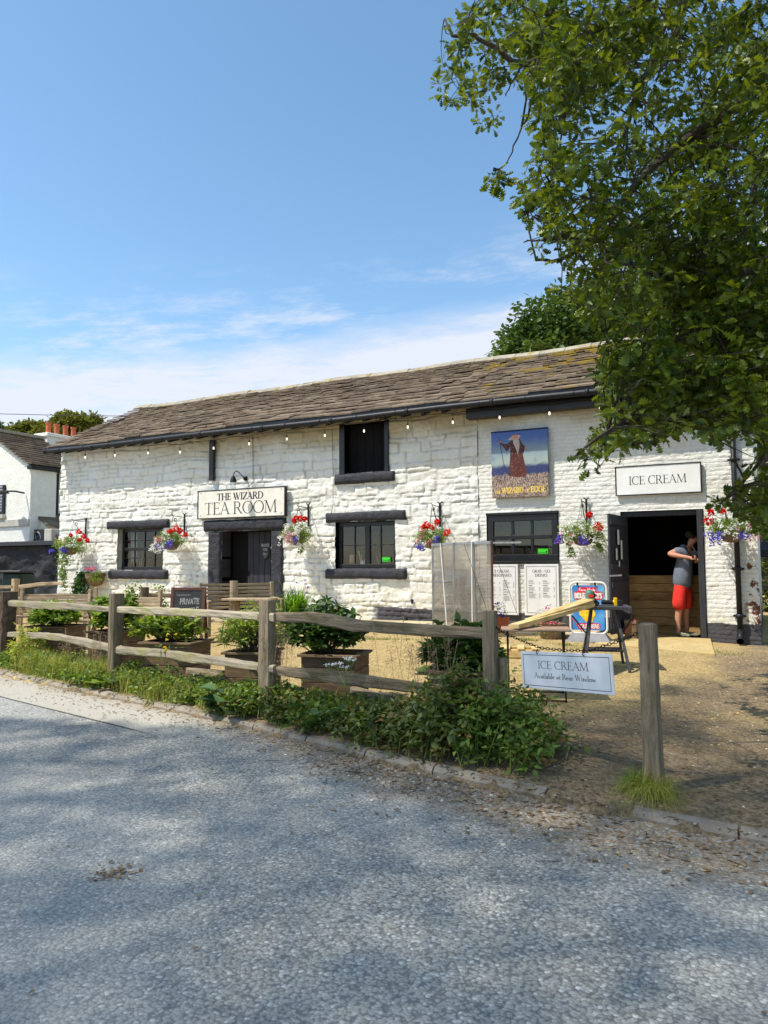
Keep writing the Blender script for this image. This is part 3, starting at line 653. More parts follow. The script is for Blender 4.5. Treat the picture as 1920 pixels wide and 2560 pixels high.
# gutter with collars, and rafter feet under it
gt = MB(); gp_ = [(x_, EY-.075, EZ-.062+.012*math.sin(x_*.9)) for x_ in np.linspace(XR0-.05, XR1, 46)]
gt.tube(gp_, .060, 12)
for x_ in np.arange(XR0+.0, XR1, 1.83): gt.tube([(x_-.035, EY-.075, EZ-.062+.012*math.sin(x_*.9)), (x_+.035, EY-.075, EZ-.062+.012*math.sin(x_*.9))], .071, 12)
for x_ in np.arange(XR0+.6, XR1, .92): gt.tube([(x_-.01, EY-.075, EZ-.062), (x_+.01, EY-.075, EZ-.062)], .066, 12); gt.bar((x_, EY-.02, EZ-.03), (x_, EY+.12, EZ-.03), .02, .006)
gt.build('gutter', M['pipe'], bld, smooth=True)
for x_ in np.arange(X0+.15, XB-.2, .46):
    r_ = MB(); r_.bar((x_, EY+.02, EZ-.10), (x_, YW+.1, EZ+.06), .075, .10); r_.build('rafter_foot', M['black'], bld)
sf = MB(); sf.box(((XR0+XR1)/2, EY+.0, EZ-.01), (XR1-XR0-.04, .016, .17)); sf.build('light_stop_fascia', M['black'], bld); sf = MB(); sf.box(((XR0+XR1)/2, EY+.24, EZ+.055), (XR1-XR0-.1, .36, .012)); sf.build('soffit_board', M['black'], bld)  # fascia added to stop sun leaking between gutter and slates
fb = MB(); fb.bbox(((-5.30+.15)/2, YW-.12, 4.585), (5.30+.15, .20, .21), .01); fb.build('eaves_beam', M['black'], bld)
# downpipe beside the right corner, with shoe and clips
dpx = -.455; dp = MB(); dp.tube([(dpx, YW-.09, 4.68), (dpx, YW-.09, .36)], .045, 14)
for z in (3.3, 1.42, .62): dp.tube([(dpx, YW-.09, z), (dpx, YW-.09, z+.07)], .060, 14); dp.bbox((dpx, YW-.035, z+.035), (.20, .03, .035), .005)
dp.tube([(dpx, YW-.09, .44), (dpx, YW-.09, .34), (dpx, YW-.15, .27), (dpx, YW-.24, .24)], [.05, .052, .055, .058], 14, cap=False)
dp.build('downpipe', M['pipe'], bld, smooth=True)
dp = MB(); dp.bar((-11.93, YW-.10, 3.62), (-11.93, YW-.10, 4.62), .13, .09); dp.build('hopper_board', M['black'], bld)
# rough black painted stones: lintels, sills, jambs
def stone(name, x0, x1, z0, z1, prot=.07, seed=0, amp=.022, mat='black_stone', back=.05):
    r = np.random.RandomState(seed); nx = max(4, int((x1-x0)/.03)); nz = max(4, int((z1-z0)/.03)); us = np.linspace(0, 1, nx+1); vs_ = np.linspace(0, 1, nz+1)
    U, Vv = np.meshgrid(us, vs_, indexing='ij'); Xg = x0+(x1-x0)*U; Zg = z0+(z1-z0)*Vv
    ed = np.minimum(np.minimum(U*(x1-x0), (1-U)*(x1-x0)), np.minimum(Vv*(z1-z0), (1-Vv)*(z1-z0)))
    Hh = prot*(1-np.exp(-(ed+.004)/.02))+fbm(Xg*10+seed, Zg*13, 2, 4)*amp
    Zg = Zg+fbm(Xg*3+seed*3, Zg*2, 4, 3)*.03*(1-2*abs(Vv-.5))**0; P = np.stack([Xg+fbm(Xg*2+seed, Zg*4, 6, 2)*.02, YW-Hh, Zg], -1)
    a, b = Xg.shape; idx = np.arange(a*b).reshape(a, b); q = np.stack([idx[:-1, :-1], idx[1:, :-1], idx[1:, 1:], idx[:-1, 1:]], -1).reshape(-1, 4)
    V = P.reshape(-1, 3); lp = [idx[i, 0] for i in range(a-1)]+[idx[-1, k] for k in range(b-1)]+[idx[i, -1] for i in range(a-1, 0, -1)]+[idx[0, k] for k in range(b-1, 0, -1)]
    bk = V[lp].copy(); bk[:, 1] = YW+back; n = len(lp); e_ = np.array([(lp[(j+1) % n], lp[j], a*b+j, a*b+(j+1) % n) for j in range(n)])
    return npmesh(name, np.concatenate([V, bk]), np.concatenate([q, e_]), M[mat], bld)
stone('lintel', -15.52, -13.35, 2.52, 2.75, .095, 1); stone('sill', -15.41, -13.36, 1.22, 1.46, .12, 2)
stone('lintel', -12.20, -9.77, 2.38, 2.66, .13, 3, .03); stone('door_jamb', -12.07, -11.66, .2, 2.39, .095, 4, .03, back=.3); stone('door_jamb', -10.2, -9.86, .2, 2.39, .095, 5, .03, back=.3)
stone('sill', -8.49, -6.98, 3.33, 3.57, .12, 6); stone('lintel', -8.73, -6.73, 2.5, 2.72, .095, 7); stone('sill', -8.73, -6.72, 1.25, 1.48, .12, 8)
for x_, w_ in ((-8.29, .14), (-7.18, .11)): pn = MB(); pn.bbox((x_, YW-.02, 4.11), (w_, .10, 1.12), .01); pn.build('hatch_jamb', M['black'], bld)
pn = MB()
for i in range(5): pn.bbox((-8.13+.2*i, YW+.2, 4.11), (.195, .03, 1.1), .004)
pn.build('hatch_door', M['void'], bld)
# windows
def window(x0, x1, z0, z1, y, cols, rows, fw=.07, bw=.022, mid=None, post=None, interior=True):
    f = MB(); d = .06
    f.bbox(((x0+x1)/2, y, z1-fw/2), (x1-x0, d, fw)); f.bbox(((x0+x1)/2, y, z0+fw/2), (x1-x0, d+.02, fw))
    f.bbox((x0+fw/2, y, (z0+z1)/2), (fw, d-.002, z1-z0-2*fw)); f.bbox((x1-fw/2, y, (z0+z1)/2), (fw, d-.002, z1-z0-2*fw))
    if post: f.bbox(((x0+x1)/2, y, (z0+z1)/2), (post, d-.004, z1-z0-2*fw))
    if mid: f.bbox(((x0+x1)/2, y, mid), (x1-x0-2*fw, d-.004, .075))
    o = f.build('window', M['black'], bld); g = MB(); ix0, ix1, iz0, iz1 = x0+fw, x1-fw, z0+fw, z1-fw
    for i in range(1, cols):
        xx = ix0+(ix1-ix0)*i/cols
        if post and i*2 == cols: continue
        g.bbox((xx, y+.004, (iz0+iz1)/2), (bw, .03, iz1-iz0), .003)
    for i in range(1, rows):
        zz_ = iz0+(iz1-iz0)*i/rows
        if mid and abs(zz_-mid) < .05: continue
        g.bbox(((ix0+ix1)/2, y+.003, zz_), (ix1-ix0, .024, bw), .003)
    g.build('glazing_bar', M['black'], o)
    p = MB(); p.box(((ix0+ix1)/2, y+.012, (iz0+iz1)/2), (ix1-ix0, .004, iz1-iz0)); p.build('pane', M['glass'], o)
    return o
window(-15.12, -13.57, 1.47, 2.52, YW+.15, 4, 4, mid=2.0)
window(-8.47, -7.01, 1.49, 2.49, YW+.12, 4, 2, fw=.085, post=.12)
window(-4.95, -3.54, 1.62, 2.52, YW+.03, 3, 2, fw=.12, bw=.055, mid=2.08)
sm = MB(); sm.bbox((-4.245, YW-.005, 1.59), (1.46, .10, .05)); sm.build('window_sill', M['black'], bld)
sm = MB(); sm.bbox((-4.245, YW+.0, 2.55), (1.46, .06, .05)); sm.build('window_head', M['black'], bld)
for x_, z_ in ((-7.75, 1.47), (-14.3, 1.44)): wl = MB(); wl.box((x_, YW+.27, z_), (1.46, .2, .03)); wl.build('window_board', M['white_pl'], bld)
# blind-like pale interior things behind the left window
cur = MB(); cur.box((-15.0, YW+.42, 2.1), (.22, .02, .9)); cur.bar((-14.85, YW+.3, 1.47), (-14.92, YW+.34, 1.75), .03); cur.build('curtain', M['white_pl'], bld)
# plank door, recessed, near-black panel for the shade at its left
dr = MB(); n = 6; xw = 1.02/n
for i in range(n): dr.bbox((-11.20+xw*(i+.5), YW+.40, 1.32), (xw-.008, .045, 2.1), .006)
dd = dr.build('door', M['dark_wood'], bld)
h_ = MB(); h_.box((-10.69, YW+.425, 1.32), (1.03, .02, 2.1)); h_.build('door_backing', M['void'], dd)
h_ = MB(); h_.bbox((-11.45, YW+.42, 1.32), (.46, .05, 2.1), .004); h_.bar((-11.16, YW+.36, 1.30), (-11.16, YW+.36, 1.42), .02); h_.build('doorway_shade_panel', M['void'], bld)  # near-black sheet stands in for the shaded, open left part
# small slate hung on the door
# stable style doorway on the right
fr = MB(); fr.bbox((-1.03, YW+.05, 1.36), (.10, .16, 2.3), .006); fr.bbox((-2.32, YW+.12, 1.36), (.08, .12, 2.3), .006); fr.bbox((-1.68, YW+.12, 2.46), (1.2, .12, .10), .006); fr.build('door_frame', M['dark_wood'], bld)
YC = YW+.98; ca, cb2, cz_ = wal(1560, 1438, YC), wal(1756, 1438, YC), wal(1660, 1438, YC).z; ct = MB(); hb = (cz_-.22)/7; cw_ = cb2.x-ca.x+.12; cxm_ = (ca.x+cb2.x)/2
for i in range(7): ct.bbox((cxm_, YC+.018, .22+hb*(i+.5)), (cw_, .035, hb-.006), .005)
ct2 = ct.build('plank_counter', M['deckpine'], bld)
hx = MB(); hx.bbox((-1.66, YW+.55, .17), (1.38, 1.16, .10), .006); hx.build('threshold_slab', M['concrete'], bld)
back = MB(); back.box((-1.68, YW+2.6, 1.6), (2.6, .06, 2.9)); back.bar((-2.1, YW+2.5, 1.95), (-.9, YW+2.5, 1.98), .02); back.bar((-2.1, YW+2.5, 1.4), (-2.1, YW+2.5, 1.95), .02); back.build('back_panel', M['void'], bld)
# upper and lower leaf, opened outward
lf = thing('x', 'x', 'x'); bpy.data.objects.remove(lf)
H = wal(1564, 1300, YW+.06); hx_, hy_ = -2.30, YW+.04
ang = math.radians(-97)
Wd = Matrix.Translation((hx_, hy_, 0)) @ Matrix.Rotation(ang, 4, 'Z')
for z0, z1, nm in ((1.36, 2.42, 'door_leaf'), (.34, 1.33, 'door_leaf')):
    l_ = MB()
    for i in range(5): l_.bbox((.1+.2*i, 0, (z0+z1)/2), (.194, .035, z1-z0), .004)
    for z in (z0+.14, z1-.14): l_.bbox((.5, .03, z), (.96, .03, .10), .004)
    p_ = l_.build(nm, M['dark_wood'], bld, W=Wd, local=True)
    for z in (z0+.14, z1-.14): k_ = MB(); k_.bar((.02, -.028, z), (.62, -.028, z), .008, .04); k_.build('strap_hinge', M['iron'], p_, W=Wd, local=True)
for z, xx, w_, h2 in ((2.02, .62, .10, .26), (1.80, .45, .09, .34), (1.72, .74, .08, .2), (1.55, .6, .06, .10)): pp = MB(); pp.box((xx, .052, z), (w_, .003, h2)); pp.build('notice_paper', M['white_pl'], bld, W=Wd, local=True)
# hooks, cable, camera on the wall
cb_ = MB(); cb_.tube([(-10.74, YW-.06, 4.62), (-10.73, YW-.055, 4.0), (-10.72, YW-.06, 3.5), (-10.86, YW-.07, 3.42)], .007, 5); cb_.tube([(-7.62+-.93, YW-.05, 4.6), (-8.52, YW-.05, 3.6), (-8.52, YW-.06, 2.9), (-8.6, YW-.09, 2.5)], .005, 5)
cb_.build('cable', M['iron'], bld)
sc_ = MB(); sc_.lathe([(.05, 0), (.075, .02), (.075, .07), (.04, .12)], n=14, M=Matrix.Translation((-17.2, YW-.02, 4.42)) @ Matrix.Rotation(math.pi/2, 4, 'X')); sc_.tube([(-17.2, YW-.1, 4.42), (-17.2, YW-.16, 4.40)], .04, 12)
sc_.build('security_camera', M['white_pl'], bld, smooth=False)
def hook(px, py):
    p = wal(px, py); h = MB(); h.bbox((p.x, YW-.05, p.z), (.05, .03, .08), .004); h.tube([(p.x, YW-.05, p.z), (p.x+.02, YW-.12, p.z-.01), (p.x+.04, YW-.15, p.z-.04)], .014, 8)
    h.build('wall_hook', M['iron'], bld)
hook(1033, 1503); hook(1018, 1549)

# things on the window boards
def jar(x, y, z, r_, h, mat, lab, n, tool=None):
    s = thing('utensil_jar', lab, 'jar', (x, y, z)); FLAT.add(s); b = MB(); b.lathe([(r_*.8, 0), (r_, h*.4), (r_*.9, h), (r_*.8, h), (r_*.75, .01)], (x, y, z), 12); b.build('jar_body', mat, s)
    for i in range(n): a = rnd.uniform(-.5, .5); b = MB(); b.tube([(x+a*.05, y, z+.02), (x+a*.25, y+rnd.uniform(-.03, .03), z+h+rnd.uniform(.12, .24))], [.007, .016], 6); b.build('utensil', tool or M['newpine'], s)
jar(-7.95, YW+.27, 1.49, .055, .16, M['white_pl'], 'pale jar of wooden spoons inside the casement window', 4); jar(-8.2, YW+.28, 1.49, .09, .30, M['tabletop'], 'brown lidded jar inside the casement window, nearest the plank door', 0); jar(-7.55, YW+.30, 1.49, .05, .12, M['glass'], 'clear glass jar of utensils behind the green sticker', 3, M['steel'])
jar(-7.15, YW+.28, 1.49, .035, .22, M['terra'], 'slim orange bottle inside the casement window', 0); jar(-14.6, YW+.3, 1.46, .05, .12, M['stonepot'], 'small pot inside the small window', 3, M['steel'])
# ------------------------------------------------------------ lettering drawn with a broad nib
def arc(cx, cy, rx, ry, a0, a1, n=14): return [(cx+rx*math.cos(math.radians(a0+(a1-a0)*i/n)), cy+ry*math.sin(math.radians(a0+(a1-a0)*i/n))) for i in range(n+1)]
def ser(x, y, l=.15): return ('s', x, y, l)
GL = {  # width, strokes; a stroke is ('a' auto / 'T' thick / 't' thin, points)
 ' ': (.30, []),
 'A': (.74, [('t', [(.07, 0), (.36, 1)]), ('T', [(.34, 1), (.65, 0)]), ('t', [(.16, .34), (.53, .34)]), ser(.07, 0, .1), ser(.65, 0, .13)]),
 'B': (.66, [('T', [(.15, 0), (.15, 1)]), ('a', [(.15, .98), (.34, .98)]+arc(.34, .75, .19, .235, 90, -90)+[(.15, .52)]), ('a', [(.34, .52)]+arc(.36, .27, .23, .255, 90, -90)+[(.15, .015)]), ser(.09, 0, .08), ser(.09, 1, .08)]),
 'C': (.74, [('a', arc(.42, .5, .36, .5, 48, 312, 26)), ('t', [(.67, .70), (.67, .97)])]),
 'D': (.80, [('T', [(.15, 0), (.15, 1)]), ('a', [(.15, .985), (.33, .985)]+arc(.33, .5, .38, .485, 90, -90, 20)+[(.15, .015)]), ser(.09, 0, .08), ser(.09, 1, .08)]),
 'E': (.62, [('T', [(.15, 0), (.15, 1)]), ('t', [(.15, .985), (.53, .985)]), ('t', [(.15, .52), (.45, .52)]), ('t', [(.15, .015), (.56, .015)]), ('t', [(.53, .985), (.53, .84)]), ('t', [(.56, .015), (.57, .19)]), ('t', [(.45, .42), (.45, .62)]), ser(.09, 0, .08), ser(.09, 1, .08)]),
 'F': (.58, [('T', [(.15, 0), (.15, 1)]), ('t', [(.15, .985), (.53, .985)]), ('t', [(.15, .50), (.43, .50)]), ('t', [(.53, .985), (.53, .82)]), ser(.15, 0, .15), ser(.09, 1, .08)]),
 'G': (.80, [('a', arc(.42, .5, .36, .5, 48, 330, 26)), ('t', [(.67, .72), (.67, .96)]), ('T', [(.69, .04), (.69, .42)]), ser(.69, .42, .12)]),
 'H': (.84, [('T', [(.15, 0), (.15, 1)]), ('T', [(.69, 0), (.69, 1)]), ('t', [(.15, .51), (.69, .51)])]+[ser(x, y) for x in (.15, .69) for y in (0, 1)]),
 'I': (.34, [('T', [(.17, 0), (.17, 1)]), ser(.17, 0), ser(.17, 1)]),
 'K': (.74, [('T', [(.15, 0), (.15, 1)]), ('t', [(.60, 1), (.2, .46)]), ('T', [(.30, .56), (.64, 0)]), ser(.15, 0), ser(.15, 1), ser(.64, 0, .1), ser(.58, 1, .1)]),
 'L': (.58, [('T', [(.15, 0), (.15, 1)]), ('t', [(.15, .015), (.54, .015)]), ('t', [(.54, .015), (.55, .2)]), ser(.15, 1), ser(.09, 0, .08)]),
 'M': (1.0, [('t', [(.12, 0), (.16, 1)]), ('T', [(.16, 1), (.48, .04)]), ('t', [(.48, .04), (.80, 1)]), ('T', [(.81, 1), (.85, 0)]), ser(.12, 0, .11), ser(.85, 0, .14), ser(.12, 1, .09), ser(.86, 1, .09)]),
 'N': (.84, [('t', [(.15, 0), (.15, 1)]), ('T', [(.15, 1), (.68, 0)]), ('t', [(.68, 0), (.68, 1)]), ser(.15, 0, .12), ser(.68, 1, .12), ser(.10, 1, .09)]),
 'O': (.84, [('a', arc(.42, .5, .36, .5, 0, 360, 32))]),
 'P': (.62, [('T', [(.15, 0), (.15, 1)]), ('a', [(.15, .98), (.33, .98)]+arc(.33, .72, .21, .265, 90, -90)+[(.15, .455)]), ser(.15, 0), ser(.09, 1, .08)]),
 'R': (.74, [('T', [(.15, 0), (.15, 1)]), ('a', [(.15, .98), (.33, .98)]+arc(.33, .735, .20, .25, 90, -90)+[(.15, .485)]), ('T', [(.36, .5), (.66, 0)]), ser(.15, 0), ser(.09, 1, .08), ser(.68, 0, .08)]),
 'S': (.58, [('a', arc(.29, .745, .19, .24, 40, 230, 12)+[(.32, .50)]+arc(.28, .25, .22, .235, 45, -140, 12)), ('t', [(.46, .76), (.46, .95)]), ('t', [(.08, .06), (.08, .27)])]),
 'T': (.68, [('T', [(.34, 0), (.34, 1)]), ('t', [(.04, .985), (.64, .985)]), ('t', [(.04, .985), (.03, .80)]), ('t', [(.64, .985), (.65, .80)]), ser(.34, 0, .16)]),
 'V': (.72, [('T', [(.08, 1), (.37, 0)]), ('t', [(.37, 0), (.65, 1)]), ser(.08, 1, .12), ser(.65, 1, .1)]),
 'W': (1.06, [('T', [(.08, 1), (.33, 0)]), ('t', [(.33, 0), (.53, .9)]), ('T', [(.46, 1), (.73, 0)]), ('t', [(.73, 0), (.98, 1)]), ser(.08, 1, .12), ser(.46, 1, .1), ser(.98, 1, .1)]),
 'Y': (.7, [('T', [(.08, 1), (.35, .45)]), ('t', [(.35, .45), (.62, 1)]), ('T', [(.35, .47), (.35, 0)]), ser(.08, 1, .11), ser(.62, 1, .1), ser(.35, 0)]),
 'Z': (.66, [('t', [(.07, .985), (.58, .985)]), ('T', [(.58, .985), (.07, .015)]), ('t', [(.07, .015), (.6, .015)]), ('t', [(.07, .985), (.06, .8)]), ('t', [(.6, .015), (.61, .19)])]),
 '+': (.5, [('t', [(.08, .42), (.40, .42)]), ('t', [(.24, .26), (.24, .58)])]),
 'a': (.46, [('a', arc(.22, .30, .15, .14, 150, 10, 8)+[(.37, .06)]), ('a', [(.37, .28)]+arc(.20, .13, .14, .12, 70, 330, 12)), ('t', [(.37, .05), (.44, .02)])]),
 'b': (.52, [('T', [(.12, .02), (.12, .98)]), ('a', [(.12, .34)]+arc(.25, .22, .19, .22, 125, -160, 16)), ser(.08, .98, .06)]),
 'd': (.54, [('T', [(.41, .0), (.41, .98)]), ('a', [(.41, .36)]+arc(.26, .22, .19, .22, 60, 320, 16)), ser(.37, .98, .06), ser(.44, .01, .06)]),
 'c': (.42, [('a', arc(.22, .22, .17, .22, 45, 315, 16))]),
 'e': (.44, [('a', [(.05, .26), (.38, .26)]+arc(.22, .22, .17, .22, 15, 315, 18))]),
 'i': (.26, [('T', [(.13, 0), (.13, .44)]), ('T', [(.13, .60), (.13, .70)]), ser(.13, 0, .1), ser(.10, .44, .06)]),
 'l': (.26, [('T', [(.13, 0), (.13, .98)]), ser(.13, 0, .1), ser(.10, .98, .06)]),
 'n': (.56, [('T', [(.13, 0), (.13, .44)]), ('a', [(.13, .30)]+arc(.28, .26, .15, .17, 130, 0, 10)+[(.43, 0)]), ('T', [(.43, 0), (.43, .25)]), ser(.13, 0, .1), ser(.43, 0, .1), ser(.10, .44, .06)]),
 'o': (.50, [('a', arc(.25, .22, .19, .22, 0, 360, 20))]),
 'r': (.38, [('T', [(.13, 0), (.13, .44)]), ('t', [(.13, .28), (.22, .40), (.34, .42)]), ('T', [(.31, .36), (.33, .43)]), ser(.13, 0, .1), ser(.10, .44, .06)]),
 't': (.32, [('T', [(.14, .08), (.14, .60)]), ('t', [(.03, .43), (.28, .43)]), ('t', [(.14, .06), (.2, .01), (.29, .05)])]),
 'v': (.46, [('T', [(.05, .44), (.23, 0)]), ('t', [(.23, 0), (.40, .44)]), ser(.05, .44, .08), ser(.40, .44, .07)]),
 'w': (.68, [('T', [(.05, .44), (.21, 0)]), ('t', [(.21, 0), (.33, .42)]), ('T', [(.31, .44), (.47, 0)]), ('t', [(.47, 0), (.62, .44)]), ser(.05, .44, .08), ser(.62, .44, .07)]),
 'm': (.8, [('T', [(.13, 0), (.13, .44)]), ('T', [(.39, 0), (.39, .3)]), ('T', [(.65, 0), (.65, .3)]), ('a', [(.13, .3)]+arc(.26, .28, .13, .15, 130, 0, 8)), ('a', [(.39, .3)]+arc(.52, .28, .13, .15, 130, 0, 8))]),
 'h': (.56, [('T', [(.13, 0), (.13, .98)]), ('a', [(.13, .30)]+arc(.28, .26, .15, .17, 130, 0, 10)), ('T', [(.43, 0), (.43, .25)])]),
 's': (.4, [('a', arc(.2, .33, .12, .11, 40, 230, 8)+[(.2, .22)]+arc(.19, .11, .14, .11, 45, -140, 8))]),
 '.': (.2, [('T', [(.1, 0), (.1, .1)])]),
 "'": (.18, [('T', [(.09, .8), (.09, 1)])]),
 'f': (.34, [('T', [(.14, 0), (.14, .75)]), ('a', [(.14, .7)]+arc(.24, .8, .1, .15, 180, 40, 6)), ('t', [(.03, .43), (.28, .43)])]),
 'u': (.54, [('T', [(.13, .44), (.13, .15)]), ('a', arc(.27, .16, .14, .15, 180, 360, 8)), ('T', [(.42, .44), (.42, 0)])]),
}
def text(s, x0, x1, z, h, T=.115, t=.032, mono=False, track=.0, jit=0., slant=0.):
    """polygons (quads) of the text, fitted to x0..x1 at baseline z, cap height h"""
    W_ = sum(GL[c][0]+track for c in s)-track; kx = (x1-x0)/W_; out = []; x = 0
    for c in s:
        wd, st = GL[c]; jy = rnd.uniform(-jit, jit); js = 1+rnd.uniform(-jit, jit)
        for k in st:
            if k[0] == 's':
                if mono: continue
                pts = [(k[1]-k[3], k[2]), (k[1]+k[3], k[2])]; yo = .014 if k[2] < .01 else (-.014 if k[2] > .4 else 0); pts = [(a, b+yo) for a, b in pts]; mode = 't'
            else: mode, pts = k[0], k[1]
            for (a, b), (c_, d) in zip(pts[:-1], pts[1:]):
                an = math.atan2((d-b)*h, (c_-a)*kx)
                wv = t if mode == 't' else T if mode == 'T' else t+(T-t)*abs(math.sin(an-.12))**1.6
                if mono: wv = T
                X_ = lambda q_, y_: x0+(x+q_+slant*y_)*kx; Y_ = lambda q_: z+(q_*js+jy)*h
                ax, ay, bx, by = X_(a, b), Y_(b), X_(c_, d), Y_(d); dx_, dy_ = bx-ax, by-ay; l = math.hypot(dx_, dy_) or 1e-6; ux, uy = dx_/l, dy_/l
                e = wv*h*.5*(.35 if mode != 't' or mono else .15); px_, py_ = -uy*wv*h/2, ux*wv*h/2
                ax -= ux*e; ay -= uy*e; bx += ux*e; by += uy*e
                out.append([(ax+px_, ay+py_), (bx+px_, by+py_), (bx-px_, by-py_), (ax-px_, ay-py_)])
        x += wd+track
    return out
def letters(quads, mb, y0, W=None, step=.00012):
    for i, q_ in enumerate(quads):
        y = y0-step*(i % 12); mb.add([(a, y, b) for a, b in q_], [(0, 1, 2, 3)])
def fr_rect(mb, x0, x1, z0, z1, w, y):                  # painted border line, four strips butted
    for a, b, c, d in ((x0, x1, z1-w, z1), (x0, x1, z0, z0+w), (x0, x0+w, z0+w, z1-w), (x1-w, x1, z0+w, z1-w)): mb.add([(a, y, c), (b, y, c), (b, y, d), (a, y, d)], [(0, 1, 2, 3)])
def T0(x, y, z, rz=0., rx=0., ry=0.): return Matrix.Translation((x, y, z)) @ Matrix.Rotation(rz, 4, 'Z') @ Matrix.Rotation(rx, 4, 'X') @ Matrix.Rotation(ry, 4, 'Y')
# THE WIZARD TEA ROOM board
W_ = T0(-11.03, YW-.13, 3.03, ry=.004); s = thing('tea_room_sign', 'wide cream board reading THE WIZARD TEA ROOM above the plank door', 'sign', W=W_)
b = MB(); b.bbox((0, 0, 0), (2.54, .05, .66), .006); b.build('board', M['creamsign'], s, local=True)
b = MB()
for z in (-.337, .337): b.bbox((0, .01, z), (2.60, .09, .022), .004)
for x in (-1.282, 1.282): b.bbox((x, .01, 0), (.028, .09, .652), .004)
b.build('sign_frame', M['black'], s, local=True)
b = MB(); letters(text('THE WIZARD', -.69, .68, .09, .16, .20, .06), b, -.0275); letters(text('TEA ROOM', -1.07, 1.08, -.245, .285, .105, .034, track=-.02), b, -.0275); b.build('lettering', M['ink'], s, local=True)
for x, z in ((-1.19, .28), (1.19, .28), (-1.19, -.27), (1.19, -.27)): b = MB(); b.tube([(x, -.025, z), (x, -.031, z)], .011, 8); b.build('screw', M['iron'], s, local=True)
# wall lamp above it
ln = thing('wall_lamp', 'small black swan neck lamp over the tea room board', 'lamp', W=T0(-10.95, YW-.03, 3.62))
b = MB(); b.lathe([(.06, 0), (.05, .05), (.02, .06)], n=14, M=Matrix.Rotation(math.pi/2, 4, 'X')); b.build('wall_plate', M['iron'], ln, local=True)
b = MB(); b.tube([(0, -.04, 0), (-.02, -.14, .06), (-.03, -.24, .13), (-.03, -.33, .15), (-.03, -.41, .10), (-.03, -.44, 0)], .012, 8); b.build('swan_neck', M['iron'], ln, local=True, smooth=True)
b = MB(); b.lathe([(.025, .02), (.045, -.01), (.075, -.09), (.085, -.12), (.07, -.12)], (-.03, -.44, 0), 16); b.build('lamp_cap', M['iron'], ln, local=True)
b = MB(); b.lathe([(.055, -.12), (.068, -.18), (.062, -.27), (.03, -.31)], (-.03, -.44, 0), 14); b.build('glass_jar', M['glass'], ln, local=True, smooth=True)
# painted inn sign
def inkmat():
    m, bs, out = newmat('painted_moor_and_sky'); v = mapv((1, 1, 1)); s = nn('ShaderNodeSeparateXYZ'); L.new(v, s.inputs[0]); z = mth('ADD', s.outputs[2], mth('MULTIPLY', mth('SUBTRACT', noise(v, 5, 5, .6), .5), .16))
    col = mixc(ramp(z, .02, .60), lin((158, 172, 164)), lin((58, 94, 168)))
    col = mixc(ramp(noise(v, 5, 6, .7), .5, .8, 0, .5), col, lin((60, 84, 150)))
    col = mixc(ramp(z, .02, -.08), col, lin((40, 52, 100)))
    low = ramp(z, -.18, -.26); sp = noise(mapv((1, 1, .45)), 62, 5, .8)
    heath = mixc(ramp(sp, .42, .60), lin((52, 36, 40)), lin((196, 170, 150)))
    col = mixc(mth('MULTIPLY', ramp(z, .05, -.30), ramp(sp, .60, .66)), col, lin((214, 196, 180)))
    col = mixc(low, col, heath); L.new(col, bs.inputs['Base Color']); bs.inputs['Roughness'].default_value = .35; return m
M['innpaint'] = inkmat()
M['robe'] = pm('painted_brown_robe', (98, 50, 38), (70, 36, 32), 9, rough=.4, c3=(190, 140, 120), s3=60, t3=(.60, .68)); M['beard'] = pm('painted_white_beard', (214, 200, 190), (176, 156, 150), 12, rough=.4); M['fleshp'] = pm('painted_flesh', (220, 110, 70), (230, 150, 110), 12, rough=.4)
W_ = T0(-4.24, YW-.075, 3.52); s = thing('inn_sign', 'tall painted board of an old man in a brown robe reading THE WIZARD of EDGE', 'sign', W=W_)
b = MB(); b.bbox((0, 0, 0), (1.14, .05, 1.32), .006); b.build('board', M['innpaint'], s, local=True)
b = MB(); b.bbox((0, -.004, .655), (1.15, .065, .03), .004); b.build('top_edge', pm('navy_edge', (20, 34, 78), rough=.4), s, local=True)
def flat(name, polys, mat, y):
    b = MB()
    for i, p in enumerate(polys): b.add([(x, y-.0003*i, z) for x, z in p], [tuple(range(len(p)))])
    return b.build(name, mat, s, local=True)
SX = lambda x, y: ((x-760)/1270*1.12+.0, (900-y)/1500*1.30+.0)
fig = [[(560, 380), (700, 330), (780, 350), (850, 470), (900, 530), (850, 700), (835, 660), (860, 800), (930, 1130), (900, 1200), (700, 1210), (510, 1170), (545, 800), (560, 500), (475, 615), (395, 500), (310, 405), (330, 385), (420, 430), (500, 430)]]
flat('painted_robe', [[SX(*p) for p in f] for f in fig], M['robe'], -.0262)
flat('painted_beard', [[SX(*p) for p in f] for f in ([(620, 330), (750, 320), (775, 440), (765, 560), (730, 700), (680, 540), (630, 440)], [(500, 350), (620, 255), (700, 235), (800, 270), (760, 330), (640, 350)])], M['beard'], -.0275)
flat('painted_flesh', [[SX(*p) for p in f] for f in ([(640, 250), (700, 232), (740, 260), (740, 320), (690, 350), (640, 320)], [(295, 360), (340, 350), (345, 395), (300, 405)], [(890, 545), (950, 560), (1000, 555), (990, 580), (900, 575)])], M['fleshp'], -.029)
flat('painted_staff', [[SX(*p) for p in [(296, 290), (304, 290), (425, 1000), (415, 1000)]]], M['ink'], -.0300)
b = MB(); letters(text('THE', -.505, -.385, -.575, .06, .26, .15), b, -.0265); letters(text('WIZARD', -.365, .07, -.575, .11, .25, .14), b, -.0265); letters(text('OF', .105, .185, -.572, .06, .24, .15), b, -.0265); letters(text('EDGE', .215, .515, -.575, .11, .25, .14), b, -.0265); b.build('lettering', M['goldink'], s, local=True)
